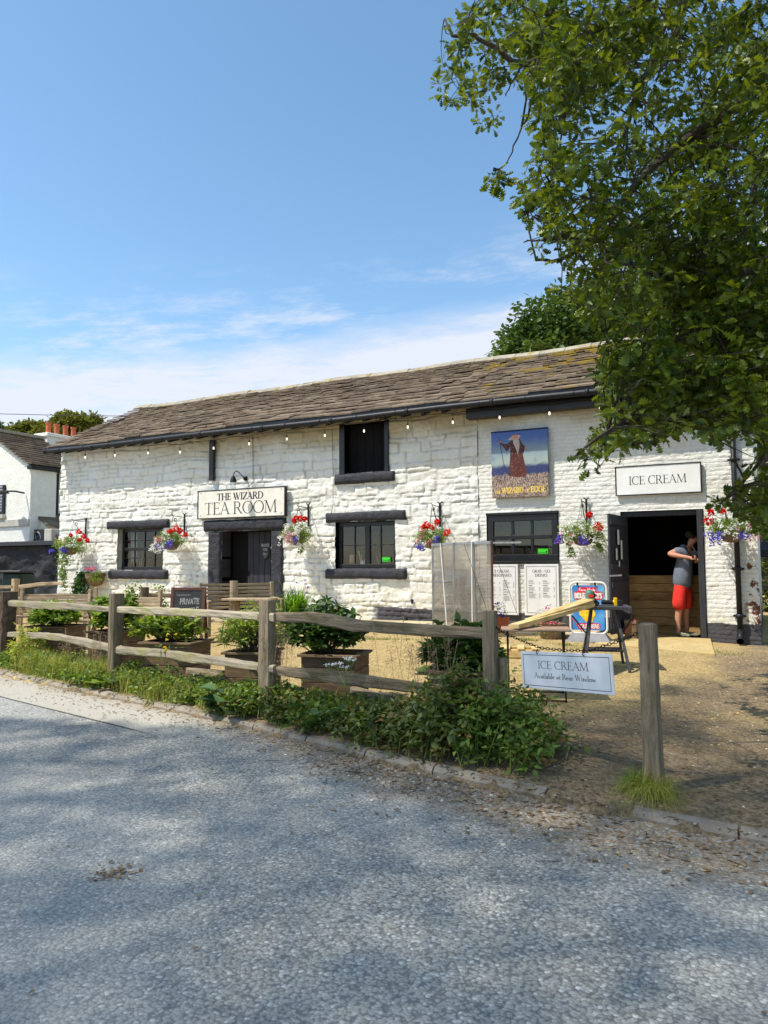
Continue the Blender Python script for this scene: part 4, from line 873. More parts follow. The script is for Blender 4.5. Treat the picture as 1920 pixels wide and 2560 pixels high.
# ICE CREAM on the wall
s = thing('ice_cream_wall_sign', 'white board with thin black frame reading ICE CREAM over the stable doorway', 'sign', W=T0(-1.705, YW-.05, 3.065))
b = MB(); b.bbox((0, 0, 0), (1.43, .03, .52), .004); b.build('board', M['signwhite'], s, local=True)
b = MB()
for z in (-.263, .263): b.bbox((0, -.003, z), (1.47, .045, .018), .003)
for x in (-.727, .727): b.bbox((x, -.003, 0), (.018, .045, .508), .003)
b.build('sign_frame', M['black'], s, local=True)
b = MB(); letters(text('ICE CREAM', -.50, .49, -.075, .15, .10, .03), b, -.0175); b.build('lettering', M['ink'], s, local=True)
# two price boards
def menu(x, l1, l2, lab, xs1, xs2, sd):
    r = random.Random(sd); s = thing('menu_board', lab, 'menu board', W=T0(x, YW-.045, 1.06), group=None)
    b = MB(); b.bbox((0, 0, 0), (.67, .02, .98), .003); b.build('board', M['signwhite'], s, local=True)
    b = MB(); fr_rect(b, -.29, .29, -.44, .45, .006, -.0125)
    letters(text(l1, *xs1, .335, .052, .14, .05), b, -.0125); letters(text(l2, *xs2, .255, .052, .14, .05), b, -.0125)
    for cx in (-.25, .03):
        z = .165
        for g in range(3):
            b.add([(cx, -.0125, z), (cx+r.uniform(.06, .1), -.0125, z), (cx+.08, -.0125, z+.010), (cx, -.0125, z+.010)], [(0, 1, 2, 3)]); z -= .03
            for k in range(r.randint(2, 6)):
                b.add([(cx, -.0125, z), (cx+r.uniform(.08, .18), -.0125, z), (cx+.12, -.0125, z+.004), (cx, -.0125, z+.004)], [(0, 1, 2, 3)])
                b.add([(cx+.205, -.0125, z), (cx+.225, -.0125, z), (cx+.225, -.0125, z+.005), (cx+.205, -.0125, z+.005)], [(0, 1, 2, 3)]); z -= .019
            z -= .02
    b.add([(-.1, -.0125, -.40), (.1, -.0125, -.40), (.1, -.0125, -.396), (-.1, -.0125, -.396)], [(0, 1, 2, 3)])
    b.build('lettering', M['ink'], s, local=True)
menu(-4.66, 'ICE CREAM +', 'MILKSHAKES', 'white price board headed ICE CREAM + MILKSHAKES under the wide window', (-.2, .2), (-.2, .21), 1)
menu(-3.865, 'GRAB + GO', 'DRINKS', 'white price board headed GRAB + GO DRINKS under the wide window', (-.17, .17), (-.12, .12), 2)
def sticker(x, z, y, w, lab):
    s = thing('rating_sticker', lab, 'sticker', W=T0(x, y, z)); b = MB(); b.bbox((0, 0, 0), (w, .004, w*.5), .001); b.build('card', M['green_st'], s, local=True)
    b = MB(); fr_rect(b, -w*.46, w*.46, -w*.2, w*.2, w*.015, -.0028)
    for i in range(5): b.tube([(-w*.36+w*.13*i, -.0024, -w*.1), (-w*.36+w*.13*i, -.0034, -w*.1)], w*.04, 8)
    b.tube([(w*.33, -.0024, -w*.06), (w*.33, -.0036, -w*.06)], w*.09, 12); b.build('rating_marks', M['ink'], s, local=True)
sticker(-3.84, 1.80, YW+.018, .20, 'green hygiene sticker in the wide window above the price boards')
sticker(-7.28, 1.67, YW+.10, .20, 'green hygiene sticker in the casement window beside the plank door')
# slate with chalk words on the plank door
s = thing('door_slate', 'small pointed slate chalked PRIVATE HIRE ONLY hung on the plank door', 'sign', W=T0(-10.66, YW+.35, 1.93))
b = MB(); b.prism([(-.13, .22), (-.13, -.12), (0, -.24), (.13, -.12), (.13, .22)], .015); b.build('slate', M['chalkboard'], s, local=True)
b = MB(); letters(text('PRIVATE', -.12, .12, .07, .075, .13, .1, mono=True, jit=.06), b, -.002); letters(text('HIRE', -.07, .07, -.03, .065, .13, .1, mono=True, jit=.06), b, -.002); letters(text('ONLY', -.07, .07, -.13, .06, .13, .1, mono=True, jit=.06), b, -.002)
b.add([(-.04, -.002, -.16), (.0, -.002, -.2), (.0, -.002, -.19), (-.03, -.002, -.155)], [(0, 1, 2, 3)]); b.add([(.04, -.002, -.16), (.0, -.002, -.2), (.0, -.002, -.19), (.03, -.002, -.155)], [(0, 1, 2, 3)])
b.build('chalk_writing', M['chalk'], s, local=True)
# A-frame chalkboard
c = gp(470, 1608); W_ = T0(c.x, c.y, c.z, rz=.50); s = thing('chalkboard_sign', 'brown framed folding chalkboard chalked PRIVATE HIRE standing by the bench', 'sign', W=W_)
Wf = W_ @ Matrix.Translation((0, -.02, 0)) @ Matrix.Rotation(-.16, 4, 'X')
for sgn, nm in ((-1, 'front_panel'), (1, 'rear_panel')):
    Wp = W_ @ Matrix.Translation((0, sgn*.22, 0)) @ Matrix.Rotation(sgn*.22, 4, 'X')
    b = MB(); b.bbox((0, 0, .62), (.50, .012, .72), .002); p_ = b.build(nm, M['chalkboard'], s, W=Wp, local=True)
    b = MB()
    for x in (-.275, .275): b.bbox((x, 0, .5), (.055, .03, 1.0), .004)
    for z in (.97, .24): b.bbox((0, 0, z), (.495, .028, .055), .004)
    b.build('board_frame', M['brownframe'], p_, W=Wp, local=True)
    if sgn < 0:
        b = MB(); letters(text('PRIVATE', -.14, .20, .70, .10, .10, .1, mono=True, jit=.08), b, -.0085); letters(text('HIRE', -.02, .2, .55, .09, .10, .1, mono=True, jit=.08), b, -.0085)
        for z, a, e in ((.86, -.2, .05), (.44, -.1, .1), (.42, -.12, .02), (.35, -.05, .12), (.31, -.05, .2)): b.add([(a, -.0085, z), (e, -.0085, z), (e, -.0085, z+.006), (a, -.0085, z+.006)], [(0, 1, 2, 3)])
        b.build('chalk_writing', M['chalk'], p_, W=Wp, local=True)
# hanging chain sign between fence end post and the lone post
PA, PB = Vector((-2.0, 5.76, 0)), Vector((-.74, 5.12, 0))
tl, tr, br, bl = (vpl(*p, PA, PB) for p in ((1302.5, 1626.5), (1531.5, 1637), (1537.5, 1737.5), (1306.5, 1720)))
cc = (tl+tr+br+bl)/4; ux = ((tr-tl)+(br-bl))/2; wS = ux.length; uz = ((tl-bl)+(tr-br))/2; hS = uz.length; ux.normalize(); uy = uz.cross(ux).normalized(); uz = ux.cross(uy).normalized(); 
W_ = Matrix.Translation(cc) @ Matrix((ux, uy, uz)).transposed().to_4x4()
s = thing('chain_hung_sign', 'pale sign reading ICE CREAM Available at Rear Window hanging from the chain', 'sign', W=W_)
b = MB(); b.bbox((0, 0, 0), (wS, .008, hS), .003); b.build('board', M['chainsign'], s, local=True)
b = MB(); fr_rect(b, -wS*.47, wS*.47, -hS*.42, hS*.42, .004, -.0048)
letters(text('ICE CREAM', -wS*.30, wS*.26, hS*.055, hS*.205, .105, .034), b, -.0048); letters(text('Available at Rear Window', -wS*.345, wS*.325, -hS*.205, hS*.145, .10, .05), b, -.0048)
b.build('lettering', M['ink'], s, local=True)
for x in (-wS*.29, wS*.22):
    b = MB(); b.tube([(x, -.006, hS*.44), (x, -.02, hS*.47), (x, -.012, hS*.53), (x, 0, hS*.57)], .0035, 6); b.build('hook', M['iron'], s, local=True)
# the chain, link by link
cp = [vpl(*p, PA, PB) for p in ((1236, 1566), (1267, 1586), (1315, 1606), (1351, 1620), (1412, 1626), (1472, 1627), (1506, 1616), (1542, 1605), (1572, 1594), (1600, 1579))]
acc = [0]
for a, e in zip(cp[:-1], cp[1:]): acc.append(acc[-1]+(e-a).length)
def onch(t):
    for i in range(len(cp)-1):
        if t <= acc[i+1]: return cp[i].lerp(cp[i+1], (t-acc[i])/(acc[i+1]-acc[i]))
    return cp[-1]
ch = MB(); n = int(acc[-1]/.028)
for i in range(n):
    p, q_ = onch(i*acc[-1]/n), onch((i+1)*acc[-1]/n); t = (q_-p).normalized(); sd = (t.cross(Vector((0, 0, 1))).normalized() if i % 2 else t.cross(t.cross(Vector((0, 0, 1)))).normalized()); mid = (p+q_)/2
    lk = [mid+t*.019*math.cos(a)+sd*.0095*math.sin(a) for a in np.linspace(0, 2*math.pi, 11)]
    ch.tube(lk, .0028, 5, cap=False)
o = ch.build('chain', M['iron']); tag(o, 'rusty link chain slung between two wooden posts', 'chain')
# swing sign beside the stable door
a, e = gp(1424, 1604), gp(1520, 1604); c = (a+e)/2; W_ = T0(c.x-.02, c.y+.12, c.z, rz=.10); s = thing('pavement_sign', 'white framed poster sign reading Farm Made BIDLEA DAIRY SOLD HERE', 'sign', W=W_)
b = MB(); r_ = .09; 
def rrect(x0, x1, z0, z1, r, n=5):
    o = []
    for cx, cz, a0 in ((x1-r, z1-r, 0), (x0+r, z1-r, 90), (x0+r, z0+r, 180), (x1-r, z0+r, 270)): o += arc(cx, cz, r, r, a0, a0+90, n)
    return o
ring = [(x, 0, z) for x, z in rrect(-.30, .30, .12, .98, .10)]; b.tube(ring+[ring[0], ring[1]], .018, 8, cap=False); b.build('white_frame', M['white_pl'], s, local=True, smooth=True)
b = MB(); b.prism([(x, z) for x, z in rrect(-.262, .262, .18, .93, .04)], .01)
def bluemat():
    m, bs, out = newmat('printed_blue_poster'); v = mapv((1, 1, 1)); s_ = nn('ShaderNodeSeparateXYZ'); L.new(v, s_.inputs[0]); col = mixc(ramp(noise(v, 3, 4, .5), .4, .7), lin((40, 128, 205)), lin((110, 180, 226))); L.new(col, bs.inputs['Base Color']); bs.inputs['Roughness'].default_value = .3; return m
b.build('poster', bluemat(), s, local=True)
b = MB(); b.prism([(x, z) for x, z in rrect(-.24, .24, .69, .83, .04)], .002, Matrix.Translation((0, -.003, 0))); b.prism([(x, z) for x, z in rrect(-.17, .14, .82, .90, .03)], .002, Matrix.Translation((0, -.0034, 0))); b.prism([(x, z) for x, z in rrect(-.19, .19, .20, .295, .035)], .002, Matrix.Translation((0, -.003, 0))); b.prism([(x, z) for x, z in rrect(-.11, .09, .63, .70, .03)], .002, Matrix.Translation((0, -.0026, 0)))
b.build('red_caption_band', pm('red_print', (214, 34, 62), rough=.35), s, local=True)
b = MB(); letters(text('Farm Made', -.15, .12, .835, .05, .17, .1, mono=True), b, -.0045); letters(text("BIDLEA DAIRY'S", -.225, .225, .715, .085, .2, .1, mono=True), b, -.0045); letters(text('SOLD HERE', -.17, .17, .215, .06, .2, .1, mono=True), b, -.0045); letters(text('Ice Cream', -.1, .08, .645, .04, .18, .1, mono=True), b, -.0042)
b.build('lettering', M['signwhite'], s, local=True)
b = MB(); b.prism([(-.09, .58), (.09, .60), (.10, .40), (.03, .30), (-.05, .32), (-.13, .42)], .002, Matrix.Translation((0, -.003, 0))); b.build('printed_tub', M['tool_yel'], s, local=True)
b = MB()
for x, z, r in ((-.10, .46, .055), (-.02, .40, .06), (.06, .45, .055), (-.05, .52, .05), (.03, .34, .04)): b.tube([(x, -.004, z), (x, -.0062-.0005*x, z)], r, 16)
b.build('printed_scoop', pm('printed_custard', (250, 214, 60), (244, 190, 40), 9, rough=.35), s, local=True)
b = MB(); b.add([(-.36, -.22, 0), (.36, -.22, 0), (.36, .22, 0), (-.36, .22, 0), (-.27, -.10, .13), (.27, -.10, .13), (.27, .10, .13), (-.27, .10, .13)], [(0, 3, 2, 1), (4, 5, 6, 7), (0, 1, 5, 4), (1, 2, 6, 5), (2, 3, 7, 6), (3, 0, 4, 7)]); b.build('weighted_base', pm('grey_plastic_base', (118, 118, 120), (136, 136, 138), 8, rough=.6), s, local=True)
for x in (-.17, .12): b = MB(); b.bbox((x, -.01, .955), (.03, .03, .05), .004); b.build('clip', M['iron'], s, local=True)
# string of festoon lights along the eaves
BUL = [(213, 1142), (287, 1137), (370, 1131), (450, 1129), (534, 1119), (623, 1108), (717, 1096), (812, 1087), (910, 1076), (1019.5, 1066), (1132, 1054), (1249, 1042), (1373.6, 1031.6), (1500, 1020), (1640, 1008), (1780, 994)]
BP = [wal(px, py, YW-.30) for px, py in BUL]; s = thing('festoon_lights', 'string of small warm bulbs looped under the gutter', 'string lights', BP[0]); FLAT.add(s)
b = MB(); pts = []
for i in range(len(BP)):
    pts.append(BP[i]+Vector((0, 0, .17)))
    if i < len(BP)-1: m_ = (BP[i]+BP[i+1])/2; pts.append(m_+Vector((0, 0, .20)))
b.tube([pts[0]+Vector((-.6, 0, .1))]+pts, .007, 5); b.build('cable', M['tool_black'], s)
for p in BP:
    b = MB(); b.tube([p+Vector((0, 0, .17)), p+Vector((0, 0, .07))], .005, 5); b.lathe([(.010, .075), (.015, .07), (.015, .03), (.012, .02)], p, 8); h_ = b.build('lamp_holder', M['tool_black'], s)
    b = MB(); b.lathe([(.010, .022), (.018, 0), (.020, -.02), (.014, -.04), (.003, -.048)], p, 10); b.build('bulb', M['bulb'], h_, smooth=True)
# ------------------------------------------------------------ split rail fence
def hewn(name, path, mat, parent, n=22, seed=0, rough=.008):
    """path: list of (centre Vector, height, thickness); irregular split timber lofted along it"""
    C = [p[0] for p in path]; acc = [0]
    for a, e in zip(C[:-1], C[1:]): acc.append(acc[-1]+(e-a).length)
    d = (C[-1]-C[0]).normalized(); up = Vector((0, 0, 1)) if abs(d.z) < .8 else Vector((0, 1, 0)); Y_ = up.cross(d).normalized(); Z_ = d.cross(Y_)
    W = Matrix.Translation(C[0]) @ Matrix((d, Y_, Z_)).transposed().to_4x4(); b = MB(); b.vv = rnd.random(); Wi = W.inverted(); k = 10; vs = []
    for i in range(n+1):
        t = acc[-1]*i/n; j = max(q for q in range(len(acc)) if acc[q] <= t+1e-9); j = min(j, len(acc)-2); f = (t-acc[j])/(acc[j+1]-acc[j]); f = f*f*(3-2*f)*.5+f*.5
        c = C[j].lerp(C[j+1], f); h = path[j][1]*(1-f)+path[j+1][1]*f; th = path[j][2]*(1-f)+path[j+1][2]*f; c = Wi @ c
        for a in range(k):
            an = 2*math.pi*(a+.5)/k; sx_ = math.copysign(abs(math.cos(an))**.45, math.cos(an)); sz_ = math.copysign(abs(math.sin(an))**.45, math.sin(an))
            e = float(fbm(np.array([t*6+seed*7.]), np.array([a*1.3+seed]), seed, 3)[0]); e2 = float(fbm(np.array([t*1.8+seed*3.]), np.array([a*.7+seed]), 4, 2)[0])
            vs.append((c.x, c.y+sx_*th/2+e*rough*2+e2*rough*2, c.z+sz_*h/2+e*rough*2+e2*rough*2))
    fs = [(i*k+a, i*k+(a+1) % k, (i+1)*k+(a+1) % k, (i+1)*k+a) for i in range(n) for a in range(k)]+[tuple(range(k))[::-1], tuple(n*k+a for a in range(k))]
    b.add(vs, fs); return b.build(name, mat, parent, W=W, local=True)
P1, P2, P3, P4 = Vector((-10.52, 7.58, 0)), Vector((-7.32, 6.82, 0)), Vector((-4.41, 6.03, 0)), Vector((-2.0, 5.76, 0))
P0 = Vector((-13.9, 8.35, 0))
fen = thing('split_rail_fence', 'rustic split rail fence of weathered oak along the kerb', 'fence', (P2.x, P2.y, .1)); FLAT.add(fen)
def post(P, ptop, pbot, w, d, mat, par, top_extra=0, seed=0):
    zb = Gs(P.x, P.y)-.15; tp = vpl(ptop[0], ptop[1], P, P+Vector((math.cos(YAW), math.sin(YAW), 0))); bt = vpl(pbot[0], pbot[1], P, P+Vector((math.cos(YAW), math.sin(YAW), 0)))
    a = bt+(bt-tp).normalized()*.15
    return hewn('post', [(a, w, d), (bt.lerp(tp, .5), w*1.02, d), (tp, w*.97, d*.97)], mat, par, 14, seed, .004)
def opost(P, h, w, d, mat, par, seed=0, name='post'):
    z = Gs(P.x, P.y); return hewn(name, [(Vector((P.x, P.y, z-.2)), w, d), (Vector((P.x+.01, P.y, z+h/2)), w*1.02, d), (Vector((P.x, P.y, z+h)), w*.97, d)], mat, par, 16, seed, .004)
opost(P0, 1.05, .2, .14, M['oakrail'], fen, 3)
post(P2, (292, 1484), (287, 1705), .185, .12, M['oakdark'], fen, seed=5)
post(P3, (669, 1500), (668, 1792), .15, .14, M['oakdark'], fen, seed=6)
post(P4, (1225, 1527), (1230, 1868), .105, .115, M['oakdark'], fen, seed=7)
o = hewn('post_brace', [(P4+Vector((.075, .03, -.05)), .05, .08), (P4+Vector((.07, .03, .80)), .045, .08)], M['oakdark'], fen, 8, 9, .004)
def rail(A, B, pts, mat, seed, th=.07, off=0.):
    path = []
    n_ = (B-A).normalized(); n_ = Vector((-n_.y, n_.x, 0))*off
    for px, y0, y1 in pts:
        a, e = vpl(px, y0, A+n_, B+n_), vpl(px, y1, A+n_, B+n_); path.append(((a+e)/2, (a-e).length, th))
    return hewn('rail', path, mat, fen, 30, seed, .010)
rail(P1, P2, [(4, 1499, 1515), (60, 1502, 1519), (135, 1504, 1524), (210, 1509, 1527), (275, 1517, 1530), (312, 1518, 1533)], M['oakrail'], 11)
rail(P1, P2, [(4, 1580, 1594), (50, 1579, 1593), (100, 1581, 1596), (150, 1585, 1602), (205, 1594, 1615), (272, 1609, 1628), (306, 1614, 1634)], M['oakrail'], 12)
rail(P2, P3, [(290, 1516, 1531), (320, 1517, 1533), (400, 1518, 1538), (486, 1522, 1541), (570, 1527, 1545), (650, 1530, 1553), (690, 1532, 1554)], M['oakrail'], 13, off=-.01)
rail(P2, P3, [(284, 1614, 1634), (320, 1617, 1638), (394, 1622, 1643), (500, 1635, 1658), (580, 1648, 1668), (650, 1659, 1676), (690, 1663, 1682)], M['oakrail'], 14, off=-.01)
rail(P3, P4, [(650, 1533, 1554), (696, 1531, 1555), (769, 1528, 1557), (830, 1536, 1568), (890, 1549, 1578), (1010, 1557, 1586), (1110, 1563, 1593), (1203, 1569, 1598), (1236, 1571, 1598)], M['oakdark'], 15, .08)
rail(P3, P4, [(650, 1658, 1682), (700, 1666, 1688), (841, 1677, 1711), (920, 1688, 1719), (986, 1697, 1727), (1100, 1712, 1739), (1203, 1727, 1749), (1236, 1732, 1751)], M['oakdark'], 16, .08)
nA = P0+Vector((0, 0, 0))
for z, sd in ((.82, 1), (.40, 2)): hewn('rail', [(P0+Vector((-.1, 0, .15+z)), .11, .07), ((P0+P1)/2+Vector((0, 0, .18+z)), .12, .07), (P1+Vector((.1, 0, .13+z)), .10, .07)], M['oakrail'], fen, 20, 20+sd)
o = hewn('post', [(Vector((P1.x-.02, P1.y, -.1)), .30, .28), (Vector((P1.x, P1.y, .6)), .27, .26), (Vector((P1.x, P1.y, 1.17)), .29, .27)], M['trunkpost'], fen, 18, 30, .02)
# lone sign post
sp = thing('sign_post', 'lone weathered round topped post standing in the gravel beside the hanging sign', 'post', (PB.x, PB.y, .1))
tp, bt = vpl(1619, 1562, PB, PB+Vector((.889, .459, 0))), vpl(1634, 1968, PB, PB+Vector((.889, .459, 0)))
o = hewn('post_shaft', [(bt+(bt-tp)*.12, .135, .13), (bt, .135, .13), (bt.lerp(tp, .18), .138, .12), (bt.lerp(tp, .5), .118, .115), (tp, .112, .112)], M['oakdark'], sp, 30, 41, .007)
b = MB(); b.lathe([(.056, -.012), (.054, .004), (.035, .012), (.004, .015)], tp, 14); b.build('post_cap', M['oakdark'], sp)
# fences and rails farther back on the left
bf = thing('rear_rail_fence', 'low rail fence with a pale square post beside the black stone wall', 'fence', gp(38, 1560)); FLAT.add(bf)
c1 = atv(38, 1500, 17.5); zz1 = Gs(c1.x, c1.y); tpz = atv(38, 1447, 17.5)
hewn('post', [(Vector((c1.x, c1.y, zz1-.1)), .17, .15), (Vector((c1.x, c1.y, tpz.z)), .16, .15)], M['bench'], bf, 8, 50)
for (xa, ya, xb, yb, h) in ((48, 1467, 158, 1458, .085), (-90, 1476, 30, 1467, .08), (48, 1496, 160, 1488, .08)):
    hewn('rail', [(atv(xa, ya, 17.4), h, .05), (atv((xa+xb)/2, (ya+yb)/2-2, 17.3), h*1.1, .05), (atv(xb, yb, 17.2), h*.8, .05)], M['bench'], bf, 10, 51+int(xa))
lg = thing('log_rail', 'short round log post carrying a dark rail in front of the wall plants', 'post', atv(362, 1560, 15.2)); FLAT.add(lg)
c2 = atv(362, 1468, 15.2); b = MB(); b.tube([(c2.x, c2.y, .3), (c2.x, c2.y, c2.z)], .085, 14); b.build('log_post', M['trunkpost'], lg)
hewn('rail', [(atv(372, 1487, 15.2), .075, .06), (atv(440, 1489, 15.2), .08, .06)], M['oakdark'], lg, 8, 60)
# ------------------------------------------------------------ planters and their shrubs
def rosettes(C, n, sd, up=.5, spread=.02):
    """n leaves radiating from each centre"""
    r = np.random.RandomState(sd); C = np.repeat(np.asarray(C, float), n, 0); D = r.normal(size=C.shape); D[:, 2] = D[:, 2]*.45+up*.5
    D /= np.linalg.norm(D, axis=1, keepdims=True); return C+D*r.uniform(0, spread, (len(C), 1)), D
def dome(c, rx, ry, rz, n, sd, inner=.45, low=-.2):
    r = np.random.RandomState(sd); D = r.normal(size=(n*4, 3)); D /= np.linalg.norm(D, axis=1, keepdims=True); D = D[D[:, 2] > low][:n]
    k = 1+.45*fbm(D[:, 0]*2.6+sd, D[:, 1]*2.6+D[:, 2]*2, 2, 3)*2.5
    rr = r.uniform(inner, 1, (len(D), 1))**.6*k[:, None]
    return np.array(c)+D*rr*np.array([rx, ry, rz])
BW, BD, BH = .56, .52, .50
def make_planter(W, label, w_=BW, h_=BH):
    s = thing('planter', label, 'planter', W=W, group='square timber planters along the fence')
    k = 4; hh = h_/k
    for nm, (cx, cy, rz, ln) in dict(front=(0, -BD/2, 0, w_), back=(0, BD/2, math.pi, w_), left=(-w_/2, 0, -math.pi/2, BD-.03), right=(w_/2, 0, math.pi/2, BD-.03)).items():
        Wp = W @ T0(cx, cy, 0, rz); b = MB()
        for i in range(k): b.vv = rnd.random(); b.bbox((0, .012, hh*(i+.5)), (ln, .026, hh-.006), .004)
        b.build('board_side', M['planter'], s, W=Wp, local=True)
    b = MB()
    for a, e in (((-w_/2-.03, -BD/2-.005, h_+.014), (w_/2+.03, -BD/2-.005, h_+.014)), ((-w_/2-.03, BD/2, h_+.014), (w_/2+.03, BD/2, h_+.014)), ((-w_/2, -BD/2+.04, h_+.013), (-w_/2, BD/2-.045, h_+.013)), ((w_/2, -BD/2+.04, h_+.013), (w_/2, BD/2-.045, h_+.013))): b.vv = rnd.random(); b.bar(a, e, .075, .026)
    b.build('rim', M['planter'], s, W=W, local=True)
    b = MB(); b.box((0, 0, h_-.05), (w_-.05, BD-.05, .03)); b.build('soil', pm_soil, s, W=W, local=True)
    return s
pm_soil = pm('dark_compost', (52, 40, 32), (74, 58, 46), 30, rough=1, bd=.02)
def shrub(c, rx, ry, rz, n, sd, label, mat='shrub_leaf', size=.10, shape='oval', flowers=None, stems=True, name='shrub'):
    s = thing(name, label, 'shrub', c, group=None); C = dome((c[0], c[1], c[2]+rz*.35), rx, ry, rz*.75, n, sd)
    P, D = rosettes(C, 7, sd); leaves('foliage', P, size, shape, M[mat], s, up=.75, seed=sd, D=D)
    b = MB()
    for i in range(0, len(C), 4):
        p = C[i]; b.tube([(c[0]+rnd.uniform(-.06, .06), c[1]+rnd.uniform(-.06, .06), c[2]-.08), ((c[0]+p[0])/2+rnd.uniform(-.03, .03), (c[1]+p[1])/2, (c[2]+p[2])/2+.02), tuple(p)], [.009, .006, .003], 4, cap=False)
    b.build('stem', M['bark'], s)
    if flowers:
        for nm, mt, k in flowers:
            Q = C[np.random.RandomState(sd+3).choice(len(C), k)]+np.array([0, -.03, .03]); P, D = rosettes(Q, 6, sd+8, 1); leaves('flower', P, .035, 'round', M[mt], s, up=.5, seed=sd+4, D=D)
    return s
PL = [  # px centre, rim front y, v, width, shrub rx, rz, label, plant label
 (112, 1566, 11.4, .66, .40, .34, 'timber planter farthest along the fence, beside the round bark covered post'),
 (262, 1579, 10.3, .56, .32, .34, 'tall timber planter behind the square fence post, in full sun'),
 (410, 1606, 9.1, .66, .38, .36, 'timber planter in front of the chalkboard'),
 (603, 1631, 8.1, .44, .36, .38, 'small banded timber planter with yellow flowers beside the middle post'),
 (812, 1637, 7.7, .58, .38, .38, 'dark timber planter between the arched rail and the gravel'),
 (1138, 1678, 6.75, .56, .36, .34, 'shaded timber planter behind the end post of the fence')]
SHL = ['bright green leafy shrub in the farthest planter', 'bright green glossy shrub rising beside the square fence post', 'bushy light green shrub in front of the chalkboard', 'leafy shrub with white and yellow flowers beside the middle post',
       'dark green shrub under the arched rail', 'dark glossy shrub behind the end post of the fence']
for i, (px, py, v, wd, rx_, rz_, lab) in enumerate(PL):
    p = atv(px, py, v); z = gz(p.x, p.y); W_ = T0(p.x, p.y+.22, z-.02, rz=.22); h = max(.36, p.z-z)
    make_planter(W_, lab, wd, h)
    c = W_ @ Vector((0, 0, h)); shrub((c.x-[0, 0, .16, 0, .14, 0][i], c.y, c.z), rx_*[1.2, .85, 1.15, 1.0, 1.1, 1.0][i], .34, rz_*[.95, 1.35, .9, 1.2, 1.25, 1.1][i], [200, 170, 220, 210, 250, 250][i], 70+i, SHL[i], mat=['shrub_leaf', 'shrub_leaf', 'shrub_lime', 'shrub_lime', 'shrub_dark', 'shrub_dark'][i], size=[.10, .12, .085, .095, .09, .105][i], shape=['oval', 'oval', 'oval', 'long', 'oval', 'oval'][i], flowers=([('white_flower', 'white_f', 9), ('yellow_flower', 'yel_f', 8)] if i == 3 else None))
# low boards joining the planters
for (xa, ya, xb, yb, v1, v2, lab) in ((340, 1610+30, 350, 1640, 0, 0, None), (880, 1716, 1000, 1744, 7.4, 7.0, 'low dark sleeper lying between the dark planter and the end post planter'), (470, 1668, 560, 1676, 8.9, 8.4, 'low board between the chalkboard planter and the banded planter')):
    if not lab: continue
    a, e = atv(xa, ya, v1), atv(xb, yb, v2); s = thing('timber_edging', lab, 'edging', (a+e)/2); FLAT.add(s)
    for k in (0, 1): hewn('sleeper', [(a+Vector((0, .05*k, -.04-.1*k)), .085, .06), (e+Vector((0, .05*k, -.04-.1*k)), .085, .06)], M['oakdark'], s, 8, 61+k)
# ------------------------------------------------------------ benches, tables
def bench(W, label, L_=1.5, back=.42, seat=True):
    s = thing('garden_bench', label, 'bench', W=W); 
    for i in range(6): pass
    b = MB()
    for i in range(7): b.vv = rnd.random(); b.bar((-L_/2, .05+.012*i, .50+back*i/6.5), (L_/2, .05+.012*i, .50+back*i/6.5), .018, .047)
    b.build('backrest', M['bench'], s, W=W, local=True)
    b = MB()
    for i in range(5): b.vv = rnd.random(); b.bar((-L_/2, -.42+.095*i, .43), (L_/2, -.42+.095*i, .43), .075, .022)
    b.build('seat', M['bench'], s, W=W, local=True)
    for x in (-L_/2+.03, L_/2-.03):
        for y, h in ((-.42, .62), (.06, .97)): b = MB(); b.bar((x, y, 0), (x, y+(.05 if y > 0 else 0), h), .06, .06, up=(0, 1, 0)); b.build('leg', M['bench'], s, W=W, local=True)
        b = MB(); b.bar((x, -.47, .64), (x, .06, .66), .06, .03); b.build('armrest', M['bench'], s, W=W, local=True)
    return s
c = gp(545, 1600); bench(T0(c.x-.25, c.y+.9, gz(c.x, c.y+.9), rz=1.02+math.pi*0), 'slatted teak bench with a round post behind the chalkboard', 1.5, .46)
p = atv(585, 1452, 14.0); b = MB(); b.tube([(p.x, p.y, .3), (p.x, p.y, p.z)], .075, 14); o = b.build('timber_post', M['bench']); tag(o, 'short round pale post at the end of the teak bench by the plank door', 'post')
c = atv(300, 1560, 13.3); bench(T0(c.x, c.y, gz(c.x, c.y), rz=.12), 'weathered slatted bench behind the square fence post', 1.6, .34)
c = atv(140, 1560, 14.6); bench(T0(c.x, c.y, gz(c.x, c.y), rz=.5), 'weathered bench below the trailing wall planter', 1.5, .34)
